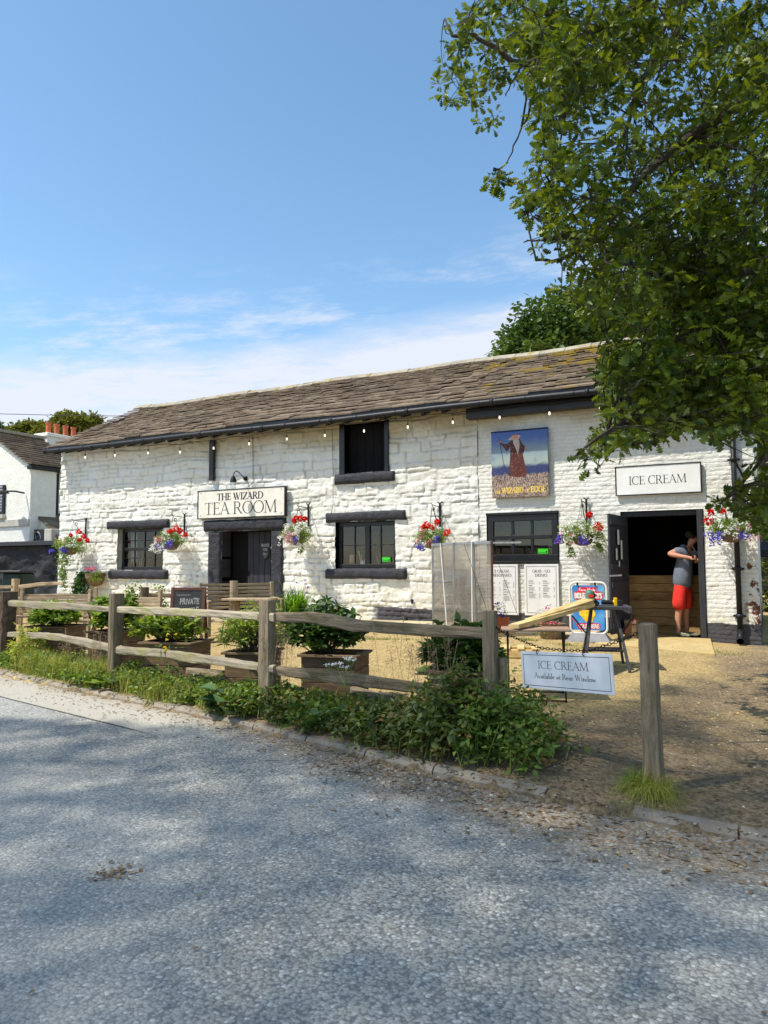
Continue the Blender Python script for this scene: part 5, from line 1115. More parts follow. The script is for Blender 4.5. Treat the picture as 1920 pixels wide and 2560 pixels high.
# trestle end by the plank door
c = atv(625, 1560, 13.6); W_ = T0(c.x, c.y, gz(c.x, c.y), rz=.25); s = thing('trestle_table', 'small pale trestle table before the plank door', 'table', W=W_)
b = MB(); 
for i in range(4): b.bar((-.45, -.2+.12*i, .70), (.45, -.2+.12*i, .70), .11, .035)
b.build('table_top', M['bench'], s, W=W_, local=True)
for x in (-.3, .3):
    for y, y2 in ((-.3, -.1), (.32, .1)): b = MB(); b.bar((x-.06 if y < 0 else x, y, 0), (x, y2, .69), .06, .05, up=(1, 0, 0)); b.build('leg', M['bench'], s, W=W_, local=True)
    b = MB(); b.bar((x, -.2, .62), (x, .2, .62), .05, .05); b.build('cross_rail', M['bench'], s, W=W_, local=True)
def folding_table(W, label, w_=.72, d_=.5, h=.68, top='tabletop'):
    s = thing('folding_table', label, 'table', W=W); b = MB(); n = 7
    for i in range(n): b.vv = rnd.random(); b.bar((-w_/2, -d_/2+d_*(i+.5)/n, h), (w_/2, -d_/2+d_*(i+.5)/n, h), d_/n-.008, .016)
    b.build('table_top', M[top], s, W=W, local=True)
    for x in (-w_/2+.07, w_/2-.07):
        for k in (1, -1):
            b = MB(); b.tube([(x, -d_/2*k*1.05, 0), (x, d_/2*k*.75, h-.02)], .010, 6); b.build('leg', M['iron'], s, W=W, local=True)
    for y in (-.5, .5): b = MB(); b.tube([(-w_/2+.07, d_*y*1.05, .02), (w_/2-.07, d_*y*1.05, .02)], .008, 6); b.build('stretcher', M['iron'], s, W=W, local=True)
    return s
c = atv(1338, 1572, 7.95); folding_table(T0(c.x, c.y, gz(c.x, c.y), rz=.30), 'small brown folding slatted table carrying long timber boards', h=c.z-gz(c.x, c.y))
c = atv(182, 1525, 12.8); folding_table(T0(c.x, c.y, gz(c.x, c.y), rz=.35), 'black legged folding table behind the farthest planter', .9, .6, .72, 'bench')
c = atv(90, 1500, 13.9); W_ = T0(c.x, c.y, gz(c.x, c.y), rz=.2); folding_table(W_, 'pale slatted table near the rear rail fence', 1.3, .6, .74, 'bench')
# ------------------------------------------------------------ workbench, tools, boards
A_, B_ = gp(1541, 1664), gp(1556, 1652); c = atv(1508, 1522, 9.9); W_ = T0(c.x, c.y, gz(c.x, c.y), rz=.27); hT = c.z-gz(c.x, c.y)+.02
s = thing('workbench', 'black folding workbench with splayed legs in front of the stable doorway', 'workbench', W=W_)
for y in (-.14, .14): b = MB(); b.bbox((0, y, hT), (.64, .22, .045), .006); b.build('table_top', M['darkmetal'], s, W=W_, local=True)
b = MB(); b.bbox((.31, 0, hT-.02), (.05, .60, .09), .006); b.build('jaw_end', M['darkmetal'], s, W=W_, local=True)
for x in (-.22, .22):
    for y in (-.36, .36): b = MB(); b.bar((x*1.25, y*1.05, 0), (x*.7, y*.12, hT-.03), .045, .035, up=(1, 0, 0)); b.build('leg', M['darkmetal'], s, W=W_, local=True)
b = MB(); b.bbox((0, 0, .24), (.46, .42, .02), .004); b.build('step_shelf', M['tool_black'], s, W=W_, local=True)
for x, sg in ((-.36, 1), (.33, -1)):
    b = MB(); b.bar((x-.05*sg, -.1, hT-.10), (x+.12*sg, -.1, hT-.33), .045, .02)
    b.build('clamp_bar', M['tool_black'], s, W=W_, local=True)
    b = MB(); b.bar((x-.055*sg, -.12, hT-.13), (x+.08*sg, -.12, hT-.32), .035, .012); b.build('clamp_pad', M['tool_red'], s, W=W_, local=True)
# planer / saw body
Wt = W_ @ T0(-.17, -.02, hT+.022); s = thing('power_saw', 'green and black power saw standing on the workbench', 'tool', W=Wt)
b = MB(); b.lathe([(.065, 0), (.07, .03), (.055, .10), (.06, .15), (.05, .19), (.015, .21)], n=16); b.build('saw_body', M['tool_grn'], s, W=Wt, local=True, smooth=True)
b = MB(); b.bar((.02, 0, .10), (.10, 0, .01), .09, .07); b.bar((.02, 0, .17), (.075, 0, .12), .05, .05); b.build('motor', M['tool_black'], s, W=Wt, local=True)
b = MB(); b.bbox((.01, -.064, .13), (.07, .012, .035), .003); b.build('label_plate', M['tool_red'], s, W=Wt, local=True)
Wt = W_ @ T0(.06, .0, hT+.022, rz=.1); s = thing('cordless_drill', 'yellow and black cordless drill lying on the workbench', 'tool', W=Wt)
b = MB(); b.tube([(-.08, 0, .045), (.06, 0, .045)], [.03, .032], 12); b.build('motor_housing', M['tool_black'], s, W=Wt, local=True)
b = MB(); b.bbox((.10, 0, .05), (.04, .06, .11), .006); b.build('grip', M['tool_yel'], s, W=Wt, local=True)
b = MB(); b.tube([(.06, 0, .045), (.085, 0, .045)], [.022, .030], 12); b.build('chuck_collar', M['tool_yel'], s, W=Wt, local=True)
b = MB(); b.bbox((.155, 0, .04), (.06, .08, .07), .006); b.build('battery', M['tool_black'], s, W=Wt, local=True)
# long boards from the folding table to the bench
def plank(pa, pb, va, vb, w_, t_, lab, dz=0):
    a, e = atv(*pa, va), atv(*pb, vb); d = (e-a); X_ = d.normalized(); Y_ = Vector((0, 0, 1)).cross(X_).normalized(); Z_ = X_.cross(Y_)
    W = Matrix.Translation(a+Vector((0, 0, dz))) @ Matrix((X_, Y_, Z_)).transposed().to_4x4(); b = MB(); b.vv = rnd.random(); b.bbox((d.length/2, 0, 0), (d.length, w_, t_), .003)
    o = b.build('timber_board', M['newpine'], W=W, local=True); tag(o, lab, 'board', 'fresh timber boards across the folding table'); return o
plank((1286, 1566), (1478, 1512), 7.75, 9.72, .105, .048, 'lowest and longest fresh timber board, its sawn end over the folding table')
plank((1322, 1552), (1475, 1504), 8.15, 9.70, .10, .045, 'fresh timber board stacked second, stopping short of the table edge')
plank((1355, 1541), (1472, 1499), 8.6, 9.9, .16, .03, 'top fresh timber board with a darker streaked face')
# loose offcuts and pallet piece on the ground
c = gp(1285, 1640); W_ = T0(c.x, c.y, c.z, rz=.3); s = thing('pallet', 'small orange timber pallet on the ground beyond the fence end', 'pallet', W=W_)
for i in range(4): b = MB(); b.bbox((-.3+.2*i, 0, .13), (.10, .5, .02), .003); b.build('deck_board', M['newpine'], s, W=W_, local=True)
for y in (-.2, .2): b = MB(); b.bbox((0, y, .06), (.72, .08, .11), .004); b.build('block', M['newpine'], s, W=W_, local=True)
for i, (px, py, a, l_) in enumerate(((1562, 1658, -.2, .28), (1556, 1664, -.05, .2), (1246, 1607, .4, .3))):
    c = gp(px, py); b = MB(); b.bbox((0, 0, .012), (l_, .045, .022), .002); o = b.build('timber_offcut', M['newpine'], W=T0(c.x, c.y, c.z, rz=a), local=True); tag(o, ['pale offcut by the workbench foot, nearer the doorway', 'shorter pale offcut right at the workbench foot', 'pale offcut on the path beyond the arched rail'][i], 'offcut')
# crates inside the stable door
c = Vector((-2.17, 13.55, .25)); b = MB(); W_ = T0(-2.15, 13.62, .24); s = thing('wooden_crate', 'brown wooden box standing just outside the stable doorway hinge', 'crate', W=W_)
b.bbox((0, 0, .17), (.20, .36, .34), .004); b.build('box_body', M['planter'], s, W=W_, local=True); b = MB(); b.bbox((0, -.186, .30), (.20, .012, .05), .002); b.build('batten', M['oakdark'], s, W=W_, local=True)
# ------------------------------------------------------------ glazed frame cabinet leaning by the wall
zb = .40; xa, xb_, ya, yb_ = -5.92, -4.98, 12.62, 13.35; ht = 2.12
p = atv(1080, 1354, 14.4); ztop = p.z
PX = [atv(1081, 1354, 14.3), atv(1134, 1357, 13.7), atv(1184, 1360, 13.3), atv(1229, 1362, 12.9)]
s = thing('glazed_screen', 'tall aluminium framed clear plastic cabinet standing in front of the rubble wall', 'glazed cabinet', (PX[1].x, PX[1].y, .4)); FLAT.add(s)
Pt = [Vector((q.x, q.y, 0)) for q in PX]; zt = 1.98+.0
zt = PX[1].z
bk = [q+Vector((.42, .55, 0)) for q in Pt]
for i, q in enumerate(Pt):
    b = MB(); w_ = [.045, .05, .06, .07][i]; b.bar((q.x, q.y, gz(q.x, q.y)), (q.x, q.y, zt), w_, .035, up=(math.cos(YAW), math.sin(YAW), 0)); b.build('upright', M['steel' if i < 3 else 'brownframe'], s)
for a, e in zip(Pt[:-1], Pt[1:]):
    b = MB(); b.box((0, 0, 0), ((e-a).length-.06, .006, zt-.46), Matrix.Translation(((a.x+e.x)/2, (a.y+e.y)/2, (zt+.42)/2)) @ Matrix.Rotation(math.atan2(e.y-a.y, e.x-a.x), 4, 'Z')); b.build('glazing_panel', M['smoked'], s)
for z in (zt-.02,): b = MB(); b.bar((Pt[0].x, Pt[0].y, z), (Pt[3].x, Pt[3].y, z), .06, .05); b.build('top_rail', M['steel'], s)
b = MB(); b.bar((Pt[0].x, Pt[0].y, 1.22), (Pt[1].x, Pt[1].y, 1.26), .03, .03); b.build('mid_rail', M['steel'], s)
b = MB(); b.bar((Pt[3].x, Pt[3].y, zt-.03), (Pt[3].x+.5, Pt[3].y+.1, zt-.03), .04, .03); b.build('top_arm', M['steel'], s)
for q, o_ in ((Pt[0].lerp(Pt[1], .42), .14), (Pt[2]+Vector((-.02, -.02, 0)), .02)):
    b = MB(); b.tube([(q.x, q.y-.03, zt), (q.x+o_, q.y-.1, .42)], .011, 7); b.build('white_rod', M['white_pl'], s)
for dx in (.0, -.5): b = MB(); b.tube([(Pt[3].x+dx, Pt[3].y-.02, zt-.05), (Pt[3].x+.75+dx, Pt[3].y-.7, .5)], .004, 5); b.build('guy_line', M['iron'], s)
# ------------------------------------------------------------ the man at the doorway
RS = 1.22
def skin(name, V, E_, mat, parent, sub=2, root=0):
    me = bpy.data.meshes.new(name); me.from_pydata([v[:3] for v in V], E_, []); me.materials.append(mat); o = put(bpy.data.objects.new(name, me), Matrix.Identity(4), None)
    o.parent = parent; o.matrix_parent_inverse = Matrix.Identity(4); o.matrix_basis = WM[parent].inverted()
    m = o.modifiers.new('skin', 'SKIN'); sv = me.skin_vertices
    if not sv: 
        sv = me.skin_vertices
    lay = me.skin_vertices[0].data if me.skin_vertices else None
    if lay is None:
        me.attributes.new
    for i, v in enumerate(V):
        r = v[3]; r = r if hasattr(r, '__len__') else (r, r); lay[i].radius = (r[0]*RS, r[1]*RS); lay[i].use_root = (i == root)
    m.use_smooth_shade = True; m.branch_smoothing = .6
    s_ = o.modifiers.new('sub', 'SUBSURF'); s_.levels = sub; s_.render_levels = sub; return o
gy = YW+.50
def w2(px, py, dy=0.): p = wal(px, py, gy+dy); return p
fz = .222
hp = w2(1706, 1462); pers = thing('person', 'man in grey t-shirt and coral red shorts working at the door frame, back half turned', 'person', (hp.x, gy, fz))
kn_l, kn_r = w2(1698, 1528, -.06), w2(1716, 1526, .10)
an_l, an_r = w2(1697, 1572, -.07), w2(1718, 1566, .12)
sh = w2(1708, 1374); ch = w2(1712, 1405); nk = w2(1721, 1362); hd = w2(1730, 1347)
sl_, sr_ = w2(1699, 1377, -.17), w2(1728, 1375, .16)
el_ = w2(1671, 1385, -.20); wr_ = w2(1716, 1393, -.30); hn = w2(1729, 1394, -.31)
er_ = w2(1738, 1404, .14); wrr = w2(1744, 1398, -.05); hnr = w2(1748, 1396, -.08)
hl, hr = w2(1700, 1468, -.10), w2(1713, 1468, .10)
V = []; Ed = []
def vv(p, r): V.append((p[0], p[1], p[2], r)); return len(V)-1
def eg(*a):
    for i, j in zip(a[:-1], a[1:]): Ed.append((i, j))
pel = vv(hp, (.14, .12)); bel = vv(w2(1709, 1435), (.15, .13)); che = vv(ch, (.16, .13)); up_ = vv(sh+Vector((0, 0, -.02)), (.13, .10)); nek = vv(nk, .058); jaw = vv(hd+Vector((.02, 0, -.05)), (.072, .07)); sku = vv(hd+Vector((0, 0, .035)), (.092, .08)); top = vv(hd+Vector((-.01, 0, .10)), (.055, .055))
eg(pel, bel, che, up_, nek, jaw, sku, top)
no = vv(hd+Vector((.10, 0, .0)), .012); eg(sku, no)
for hp_, kn, an, sg in ((hl, kn_l, an_l, -1), (hr, kn_r, an_r, 1)):
    a = vv(hp_, .085); k = vv(kn, .055); cf = vv(kn.lerp(an, .35)+Vector((-.015, 0, 0)), .056); ak = vv(an, .036); heel = vv(Vector((an.x-.02, an.y, fz+.05)), .034); toe = vv(Vector((an.x+.17, an.y-.06, fz+.035)), .028)
    eg(pel, a, k, cf, ak, heel, toe)
def hand(wrist, palm, d, side, elbow_i):
    w_i = vv(wrist, .027); eg(elbow_i, w_i); d = d.normalized(); sd = side.normalized(); nrm = d.cross(sd)
    pm_ = vv(palm, (.034, .024)); eg(w_i, pm_); kn_ = vv(palm+d*.035, (.036, .02)); eg(pm_, kn_)
    for i, (o_, l) in enumerate(((-.030, .030), (-.010, .036), (.010, .034), (.030, .026))):
        a = vv(palm+d*.06+sd*o_, .0095); b_ = vv(palm+d*(.06+l*.6)+sd*o_+nrm*.03, .009); c_ = vv(palm+d*(.05)+sd*o_+nrm*.055, .008); eg(kn_, a, b_, c_)
    t1 = vv(palm-sd*.04+d*.01+nrm*.02, .011); t2 = vv(palm-sd*.03+d*.045+nrm*.045, .009); eg(pm_, t1, t2)
for s_, e_, w__, h__, dn in ((sl_, el_, wr_, hn, -1), (sr_, er_, wrr, hnr, 1)):
    a = vv(s_, .065); bi = vv(s_.lerp(e_, .5), .053); e = vv(e_, .043); fo = vv(e_.lerp(w__, .35), .042); eg(up_, a, bi, e, fo); hand(w__, h__, h__-w__, Vector((0, .2, 1)), fo)
skin('body', V, Ed, M['skin'], pers, 2, pel)
V = []; Ed = []
a0 = vv(w2(1705, 1478), (.165, .15)); a1 = vv(w2(1707, 1440), (.185, .16)); a2 = vv(ch, (.185, .155)); a3 = vv(sh+Vector((-.01, 0, -.01)), (.145, .115)); a4 = vv(nk+Vector((-.03, 0, -.02)), (.075, .07)); eg(a0, a1, a2, a3, a4)
for s_, e_ in ((sl_, el_), (sr_, er_)): a = vv(s_, .082); b_ = vv(s_.lerp(e_, .55), .075); eg(a3, a, b_)
skin('t_shirt', V, Ed, M['cloth_grey'], pers, 2)
V = []; Ed = []
a0 = vv(w2(1706, 1440), (.14, .125)); a1 = vv(w2(1706, 1466), (.165, .145)); eg(a0, a1)
for h__, k__ in ((hl, kn_l), (hr, kn_r)): a = vv(h__+Vector((0, 0, -.04)), .110); b_ = vv(h__.lerp(k__, .55), .112); c_ = vv(h__.lerp(k__, 1.0), .108); eg(a1, a, b_, c_)
skin('shorts', V, Ed, M['red_shorts'], pers, 2)
V = []; Ed = []; a = vv(hd+Vector((-.05, 0, .0)), .080); b_ = vv(hd+Vector((-.03, 0, .06)), .096); c_ = vv(hd+Vector((.02, 0, .11)), .085); eg(a, b_, c_); skin('hair', V, Ed, M['hair'], pers, 2)
for an in (an_l, an_r):
    V = []; Ed = []; a = vv(Vector((an.x-.035, an.y, fz+.045)), (.045, .045)); b_ = vv(Vector((an.x+.06, an.y-.02, fz+.04)), (.048, .04)); c_ = vv(Vector((an.x+.17, an.y-.06, fz+.03)), (.045, .030)); d_ = vv(Vector((an.x+.21, an.y-.07, fz+.025)), (.035, .022)); eg(a, b_, c_, d_); skin('shoe', V, Ed, M['shoe'], pers, 1)
s = thing('hand_drill', 'dark hand tool with a steel bit held against the door frame by the man', 'tool', hn); FLAT.add(s)
b = MB(); b.bar(hn+Vector((.03, -.02, -.05)), hn+Vector((.02, -.02, .09)), .04, .05); b.bar(hn+Vector((-.01, -.02, .09)), hn+Vector((.15, -.0, .07)), .06, .065); b.build('tool_body', M['tool_black'], s)
b = MB(); b.tube([hn+Vector((.14, 0, .08)), hn+Vector((.20, .02, .075))], .008, 6); b.tube([hn+Vector((.02, -.03, .21)), hn+Vector((.08, -.03, .08))], .006, 6); b.build('steel_bit', M['steel'], s)
# ------------------------------------------------------------ hanging baskets on scrolled brackets
def bracket(px, pt, pb, lab):
    a, e = wal(px, pt), wal(px, pb); s = thing('wall_bracket', lab, 'bracket', (a.x, YW-.05, e.z)); FLAT.add(s); b = MB()
    b.bbox((a.x, YW-.055, (a.z+e.z)/2), (.035, .03, a.z-e.z), .004); b.tube([(a.x-.05, YW-.055, a.z+.02), (a.x-.03, YW-.055, a.z), (a.x, YW-.055, a.z-.02), (a.x+.03, YW-.055, a.z), (a.x+.05, YW-.055, a.z+.02)], .012, 6); b.build('back_bar', M['iron'], s)
    b = MB(); b.tube([(a.x, YW-.05, a.z-.09), (a.x, YW-.46, a.z-.07), (a.x, YW-.50, a.z-.04)], .009, 6); b.build('arm', M['iron'], s)
    b = MB(); pts = [(a.x, YW-.06, a.z-.42)]+[(a.x, YW-.06-.30*math.sin(t)*1.0, a.z-.42+.30*(1-math.cos(t))) for t in np.linspace(.2, 1.3, 7)]
    c_ = pts[-1]; pts += [(a.x, c_[1]-.02-.035*math.sin(t)*1., c_[2]+.04-.035*math.cos(t)) for t in np.linspace(.3, 5.2, 12)]
    b.tube(pts, .009, 6); b.build('scroll', M['iron'], s); return Vector((a.x, YW-.44, a.z-.07))
def basket(hook_, px, py, rx, rz, lab, sd, reds, mix, trail=None, gr='hanging flower baskets along the facade'):
    c = wal(px, py, YW-.42); s = thing('hanging_basket', lab, 'hanging basket', c, group=None); FLAT.add(s)
    b = MB(); b.lathe([(.05, -.20), (.14, -.17), (.19, -.08), (.20, 0), (.17, 0)], c-Vector((0, 0, .03)), 16); b.build('wicker_bowl', M['stonepot'], s)
    b = MB()
    for k in range(3):
        a = k*2.1+.5; b.tube([c+Vector((.19*math.cos(a), .19*math.sin(a), -.03)), hook_], .004, 4, cap=False)
    b.build('hanging_chain', M['iron'], s)
    C = dome(c+Vector((0, 0, .0)), rx, min(rx, .34), rz, 300, sd, .35, -.65); P, D = rosettes(C, 9, sd, .2, .05); leaves('foliage', P, .036, 'oval', M['basket_leaf'], s, up=.6, seed=sd, D=D)
    r = np.random.RandomState(sd)
    def cluster(pts, mt, n, size, rad, nm):
        pts = np.repeat(np.asarray(pts, float), n, 0); D = r.normal(size=pts.shape); D /= np.linalg.norm(D, axis=1, keepdims=True); leaves(nm, pts+D*rad*r.uniform(.3, 1, (len(pts), 1)), size, 'round', M[mt], s, up=.3, seed=sd, D=D)
    for rp in reds:
        q = wal(rp[0], rp[1], YW-.52-.1*r.rand()); cluster([q], 'red_f', 90, .032, .062*rp[2], 'geranium_head')
        b = MB(); b.tube([c+Vector((r.uniform(-.05, .05), 0, .05)), q], .004, 4, cap=False); b.build('flower_stem', M['basket_leaf'], s)
    for mt, k, dx, dz, sp, n in mix:
        Q = np.array(c)+np.stack([dx+np.clip(r.normal(size=k), -1.6, 1.6)*sp, -.24-r.rand(k)*.12, dz+np.clip(r.normal(size=k), -1.6, 1.6)*sp*.7], 1); cluster(Q, mt, n, .026, .035, 'blossom')
    if trail:
        for tx, ln, k in trail:
            base = np.array(c)+np.array([tx, -.12, -.08]); t = r.rand(k)**.8; Q = base+np.stack([r.normal(size=k)*.05*(1-t*.4)+t*.02, r.normal(size=k)*.05, -t*ln], 1); P, D = rosettes(Q, 4, sd+1, -.3, .03); leaves('trailing_foliage', P, .034, 'round', M['basket_leaf'], s, up=.5, seed=sd+2, D=D)
    return s
H1 = bracket(219, 1297, 1347, 'black scrolled bracket nearest the building corner, over the trailing basket'); H2 = bracket(465, 1285, 1333, 'black scrolled bracket between the small window and the plank door')
H3 = bracket(774, 1261, 1316, 'black scrolled bracket between the plank door and the casement window'); H4 = bracket(1102, 1257, 1318, 'black scrolled bracket above the glazed cabinet')
H5 = bracket(1467, 1247, 1308, 'black scrolled bracket between the wide window and the stable doorway'); H6 = bracket(1862, 1246, 1305, 'black scrolled bracket by the downpipe under the oak leaves')
basket(H1, 176, 1366, .42, .30, 'hanging basket nearest the building corner, with long trails and a violet flower ball', 81, [(198, 1330, 1), (208, 1341, .9), (219, 1351, .8), (199, 1350, .6), (177, 1338, .6)], [('blue_f', 7, .13, -.12, .05, 30), ('blue_f', 5, -.34, -.10, .05, 20), ('white_f', 10, .12, .16, .07, 12), ('yel_f', 6, 0, .1, .1, 8)], [(-.17, .85, 110), (.02, .4, 60), (-.1, 1.0, 70)])
basket(H2, 428, 1352, .38, .27, 'hanging basket overlapping the small window, red geraniums above white daisies', 82, [(440, 1321, 1.2), (450, 1327, 1), (427, 1328, .8), (464, 1337, .7), (418, 1332, .6)], [('white_f', 26, -.12, -.12, .14, 12), ('blue_f', 9, .22, -.1, .07, 20), ('blue_f', 6, -.05, -.14, .05, 20), ('pink_f', 5, -.15, .03, .06, 12), ('white_f', 10, .1, .14, .08, 12)])
basket(H3, 741, 1338, .34, .25, 'hanging basket right of the plank door, red blooms over a pink and white ball', 83, [(739, 1296, .9), (750, 1297, .9), (736, 1303, .7), (762, 1297, .8)], [('white_f', 40, 0, -.02, .17, 12), ('pink_f', 16, 0, -.04, .10, 12), ('blue_f', 4, .22, -.1, .04, 16), ('white_f', 10, .0, .18, .08, 12)], [(.2, .3, 25)])
basket(H4, 1082, 1344, .35, .22, 'hanging basket beside the top of the glazed cabinet, wide red geranium heads', 84, [(1066, 1313, 1.1), (1077, 1319, 1), (1092, 1305, .9), (1117, 1331, 1), (1059, 1318, .8)], [('pink_f', 8, -.1, 0, .12, 12), ('blue_f', 10, -.15, -.18, .06, 20), ('blue_f', 7, .2, -.04, .05, 20), ('white_f', 10, 0, .02, .14, 10)])
basket(H5, 1457, 1333, .42, .22, 'leafy hanging basket between the wide window and the stable doorway, one high red bloom', 85, [(1473, 1286, .8), (1496, 1317, 1.2)], [('white_f', 34, -.05, .04, .2, 10), ('blue_f', 9, .02, -.14, .08, 18), ('blue_f', 7, -.33, -.12, .05, 18), ('pink_f', 4, -.2, -.05, .16, 12)], [(-.22, .36, 40), (.3, .25, 40)])
basket(H6, 1828, 1322, .42, .22, 'hanging basket right of the stable doorway, half hidden by oak leaves', 86, [(1772, 1302, 1.2), (1777, 1281, .7), (1808, 1279, .6)], [('white_f', 34, -.0, .02, .18, 10), ('blue_f', 12, -.25, -.16, .09, 18), ('blue_f', 6, .22, -.12, .05, 18), ('pink_f', 8, .3, -.02, .14, 12)])
# half round planter with ivy on the wall
c = wal(238, 1437, YW-.16); s = thing('wall_planter', 'half round wall planter spilling ivy below the small window corner', 'planter', c); FLAT.add(s)
b = MB(); b.lathe([(.05, -.30), (.16, -.26), (.25, -.10), (.27, .05), (.25, .05)], c, 18); b.build('bowl', M['stonepot'], s)
r = np.random.RandomState(5); k = 260; t = r.rand(k); Q = np.array(c)+np.stack([-.22-.16*np.sin(t*2.4)+r.normal(size=k)*.09, -.16+r.normal(size=k)*.07, .06-t*.62], 1); P, D = rosettes(Q, 6, 3, -.2, .04); leaves('ivy', P, .055, 'round', M['ivy_leaf'], s, up=.4, seed=3, D=D)
Q = np.array(c)+np.stack([.2+r.normal(size=70)*.1, -.15+r.normal(size=70)*.07, .08-r.rand(70)*.25], 1); P, D = rosettes(Q, 6, 4, 0, .04); leaves('foliage', P, .045, 'oval', M['basket_leaf'], s, up=.4, seed=3, D=D)
Q = np.array(c)+np.stack([r.normal(size=24)*.13, -.18+r.normal(size=24)*.06, .14+r.normal(size=24)*.03], 1); P, D = rosettes(Q, 8, 4, .5, .02); leaves('blossom', P, .03, 'round', M['pink_f'], s, up=.4, seed=3, D=D)
# ------------------------------------------------------------ pots and border plants by the wall
def pot(name, c, r_, h, mat, lab): s = thing(name, lab, 'pot', c); b = MB(); b.lathe([(r_*.72, 0), (r_*.9, h*.5), (r_, h*.93), (r_*1.05, h), (r_*.88, h), (r_*.85, h*.88), (.01, h*.86)], n=20); b.build('pot_body', M[mat], s, W=WM[s], local=True); return s
def agap(px, py, v, n, ln, lab, sd, stems=8):
    c = atv(px, py, v); z = gz(c.x, c.y); c.z = z; pot('plant_pot', c, .2, .3, 'stonepot', 'brown pot under the '+lab); s = thing('agapanthus', lab, 'plant', (c.x, c.y, z+.28)); FLAT.add(s); r = np.random.RandomState(sd)
    P = np.array([c.x, c.y, z+.27])+r.normal(size=(n, 3))*np.array([.10, .10, .02]); blades('strap_leaves', P, ln, .026, M['agap'], s, lean=1.0, seed=sd)
    for i in range(stems):
        a = r.uniform(-.5, .5); b_ = r.uniform(-.2, .2); t_ = Vector((c.x+a*.7, c.y+b_, z+.55+r.uniform(.2, .55))); b = MB(); b.tube([(c.x+a*.2, c.y, z+.3), ((c.x+a*.4), c.y, z+.6), t_], .004, 4); b.build('flower_stalk', M['basket_leaf'], s)
        Q, D = rosettes([tuple(t_)], 24, sd+i, .2, .02); leaves('flower_head', Q, .022, 'oval', M['blue_f'], s, up=.3, seed=i, D=D)
agap(738, 1540, 14.4, 420, .62, 'big bright strap leaved plant right of the plank door', 91); agap(478, 1530, 16.6, 160, .45, 'strap leaved plant rising behind the chalkboard', 92, 7)
def border(px, py, v, w_, h, n, mat, size, lab, sd, fl=None, shape='oval', name='border_plant'):
    c = atv(px, py, v); z = gz(c.x, c.y); s = thing(name, lab, 'plant', (c.x, c.y, z)); FLAT.add(s); C = dome((c.x, c.y, z+h*.35), w_, w_*.6, h*.65, n, sd, .3, -.5); P, D = rosettes(C, 7, sd, .3, .03); leaves('foliage', P, size, shape, M[mat], s, up=.6, seed=sd, D=D)
    b = MB()
    for i in range(0, len(C), 9): b.tube([(c.x+rnd.uniform(-.05, .05), c.y, z), tuple(C[i])], .004, 4, cap=False)
    b.build('stem', M['basket_leaf'], s)
    if fl:
        Q = C[C[:, 2] > z+h*.35][:fl[1]]+np.array([0, -.04, .04]); P, D = rosettes(Q, 10, sd+2, .4, .02); leaves('flower', P, .03, 'round', M[fl[0]], s, up=.4, seed=sd, D=D)
    return s
border(815, 1560, 14.6, .40, .55, 90, 'basket_leaf', .06, 'loose flowering plant beside the big strap leaved plant', 101, ('blue_f', 10)); border(770, 1580, 13.9, .35, .35, 70, 'weed_leaf', .05, 'low pale flowering plant at the edge of the flagged path', 102, ('white_f', 10))
border(330, 1500, 16.9, .35, .9, 110, 'shrub_leaf', .07, 'leafy green plant against the wall by the round log post', 103); border(392, 1500, 16.7, .3, .85, 90, 'shrub_leaf', .07, 'leafy green plant in a pot behind the dark rail', 104)
border(1248, 1560, 13.6, .20, .62, 80, 'weed_dark', .03, 'grey green lavender in a pot behind the fence end post', 105, ('blue_f', 14), 'long')
c = atv(1378, 1590, 12.9); c.z = gz(c.x, c.y); pot('plant_pot', c, .24, .26, 'stonepot', 'brown bark tub behind the folding table'); border(1366, 1580, 12.85, .24, .55, 80, 'basket_leaf', .035, 'pink flowering bedding plants in the tub behind the folding table', 106, ('pink_f', 26), name='bedding_plant')
c = atv(1252, 1590, 13.6); c.z = gz(c.x, c.y); pot('plant_pot', c, .16, .26, 'terra', 'small terracotta pot holding lavender behind the fence end post')
c = atv(388, 1500, 16.7); c.z = gz(c.x, c.y)+.0; pot('plant_pot', c, .22, .42, 'terra', 'terracotta pot behind the dark rail')
# ------------------------------------------------------------ weeds, grass and litter
def between(x, f): ky = float(kerb_y(x)); fy = float(np.interp(x, [-14, -10.5, -7.3, -4.4, -2.0], [8.4, 7.58, 6.82, 6.03, 5.76])); return ky+.14+(fy+.25-ky-.14)*f
r = np.random.RandomState(44); C1, C2, C3, GS, SD, GG = [], [], [], [], [], []
for i in range(430):                                     # dense undergrowth under the shaded rails
    x = r.uniform(-5.2, -1.45) if r.rand() < .82 else r.uniform(-9.5, -5.2); f = r.rand(); y = between(min(x, -1.7), f)+(0 if x < -2.0 else (x+2.0)*-.1); z = Gs(x, y)
    hm = np.interp(x, [-9.5, -5.4, -4.4, -3.7, -2.9, -2.3, -1.8, -1.45], [.10, .18, .32, .22, .28, .60, .64, .28])*(1-.35*abs(f-.5)*2)*r.uniform(.55, 1.05)
    for k in range(int(4+hm*22)):
        t = r.rand()**.7; p = (x+r.normal()*.08+t*r.normal()*.05, y+r.normal()*.08, z+hm*t+.02); (C3 if r.rand() < .10 else C1 if vn(np.array([x*1.7]), np.array([y*2.+f]), 3)[0] < .52 else C2).append(p)
P, D = rosettes(C1, 6, 1, .1, .05); leaves('undergrowth', P, .062, 'tri', M['weed_dark'], up=.7, seed=1, D=D); tag(bpy.data.objects['undergrowth'], kind='stuff', label='dense nettle-like undergrowth under the shaded rails')
P, D = rosettes(C2, 6, 2, .1, .05); o = leaves('undergrowth', P, .055, 'tri', M['weed_leaf'], up=.7, seed=2, D=D); tag(o, kind='stuff')
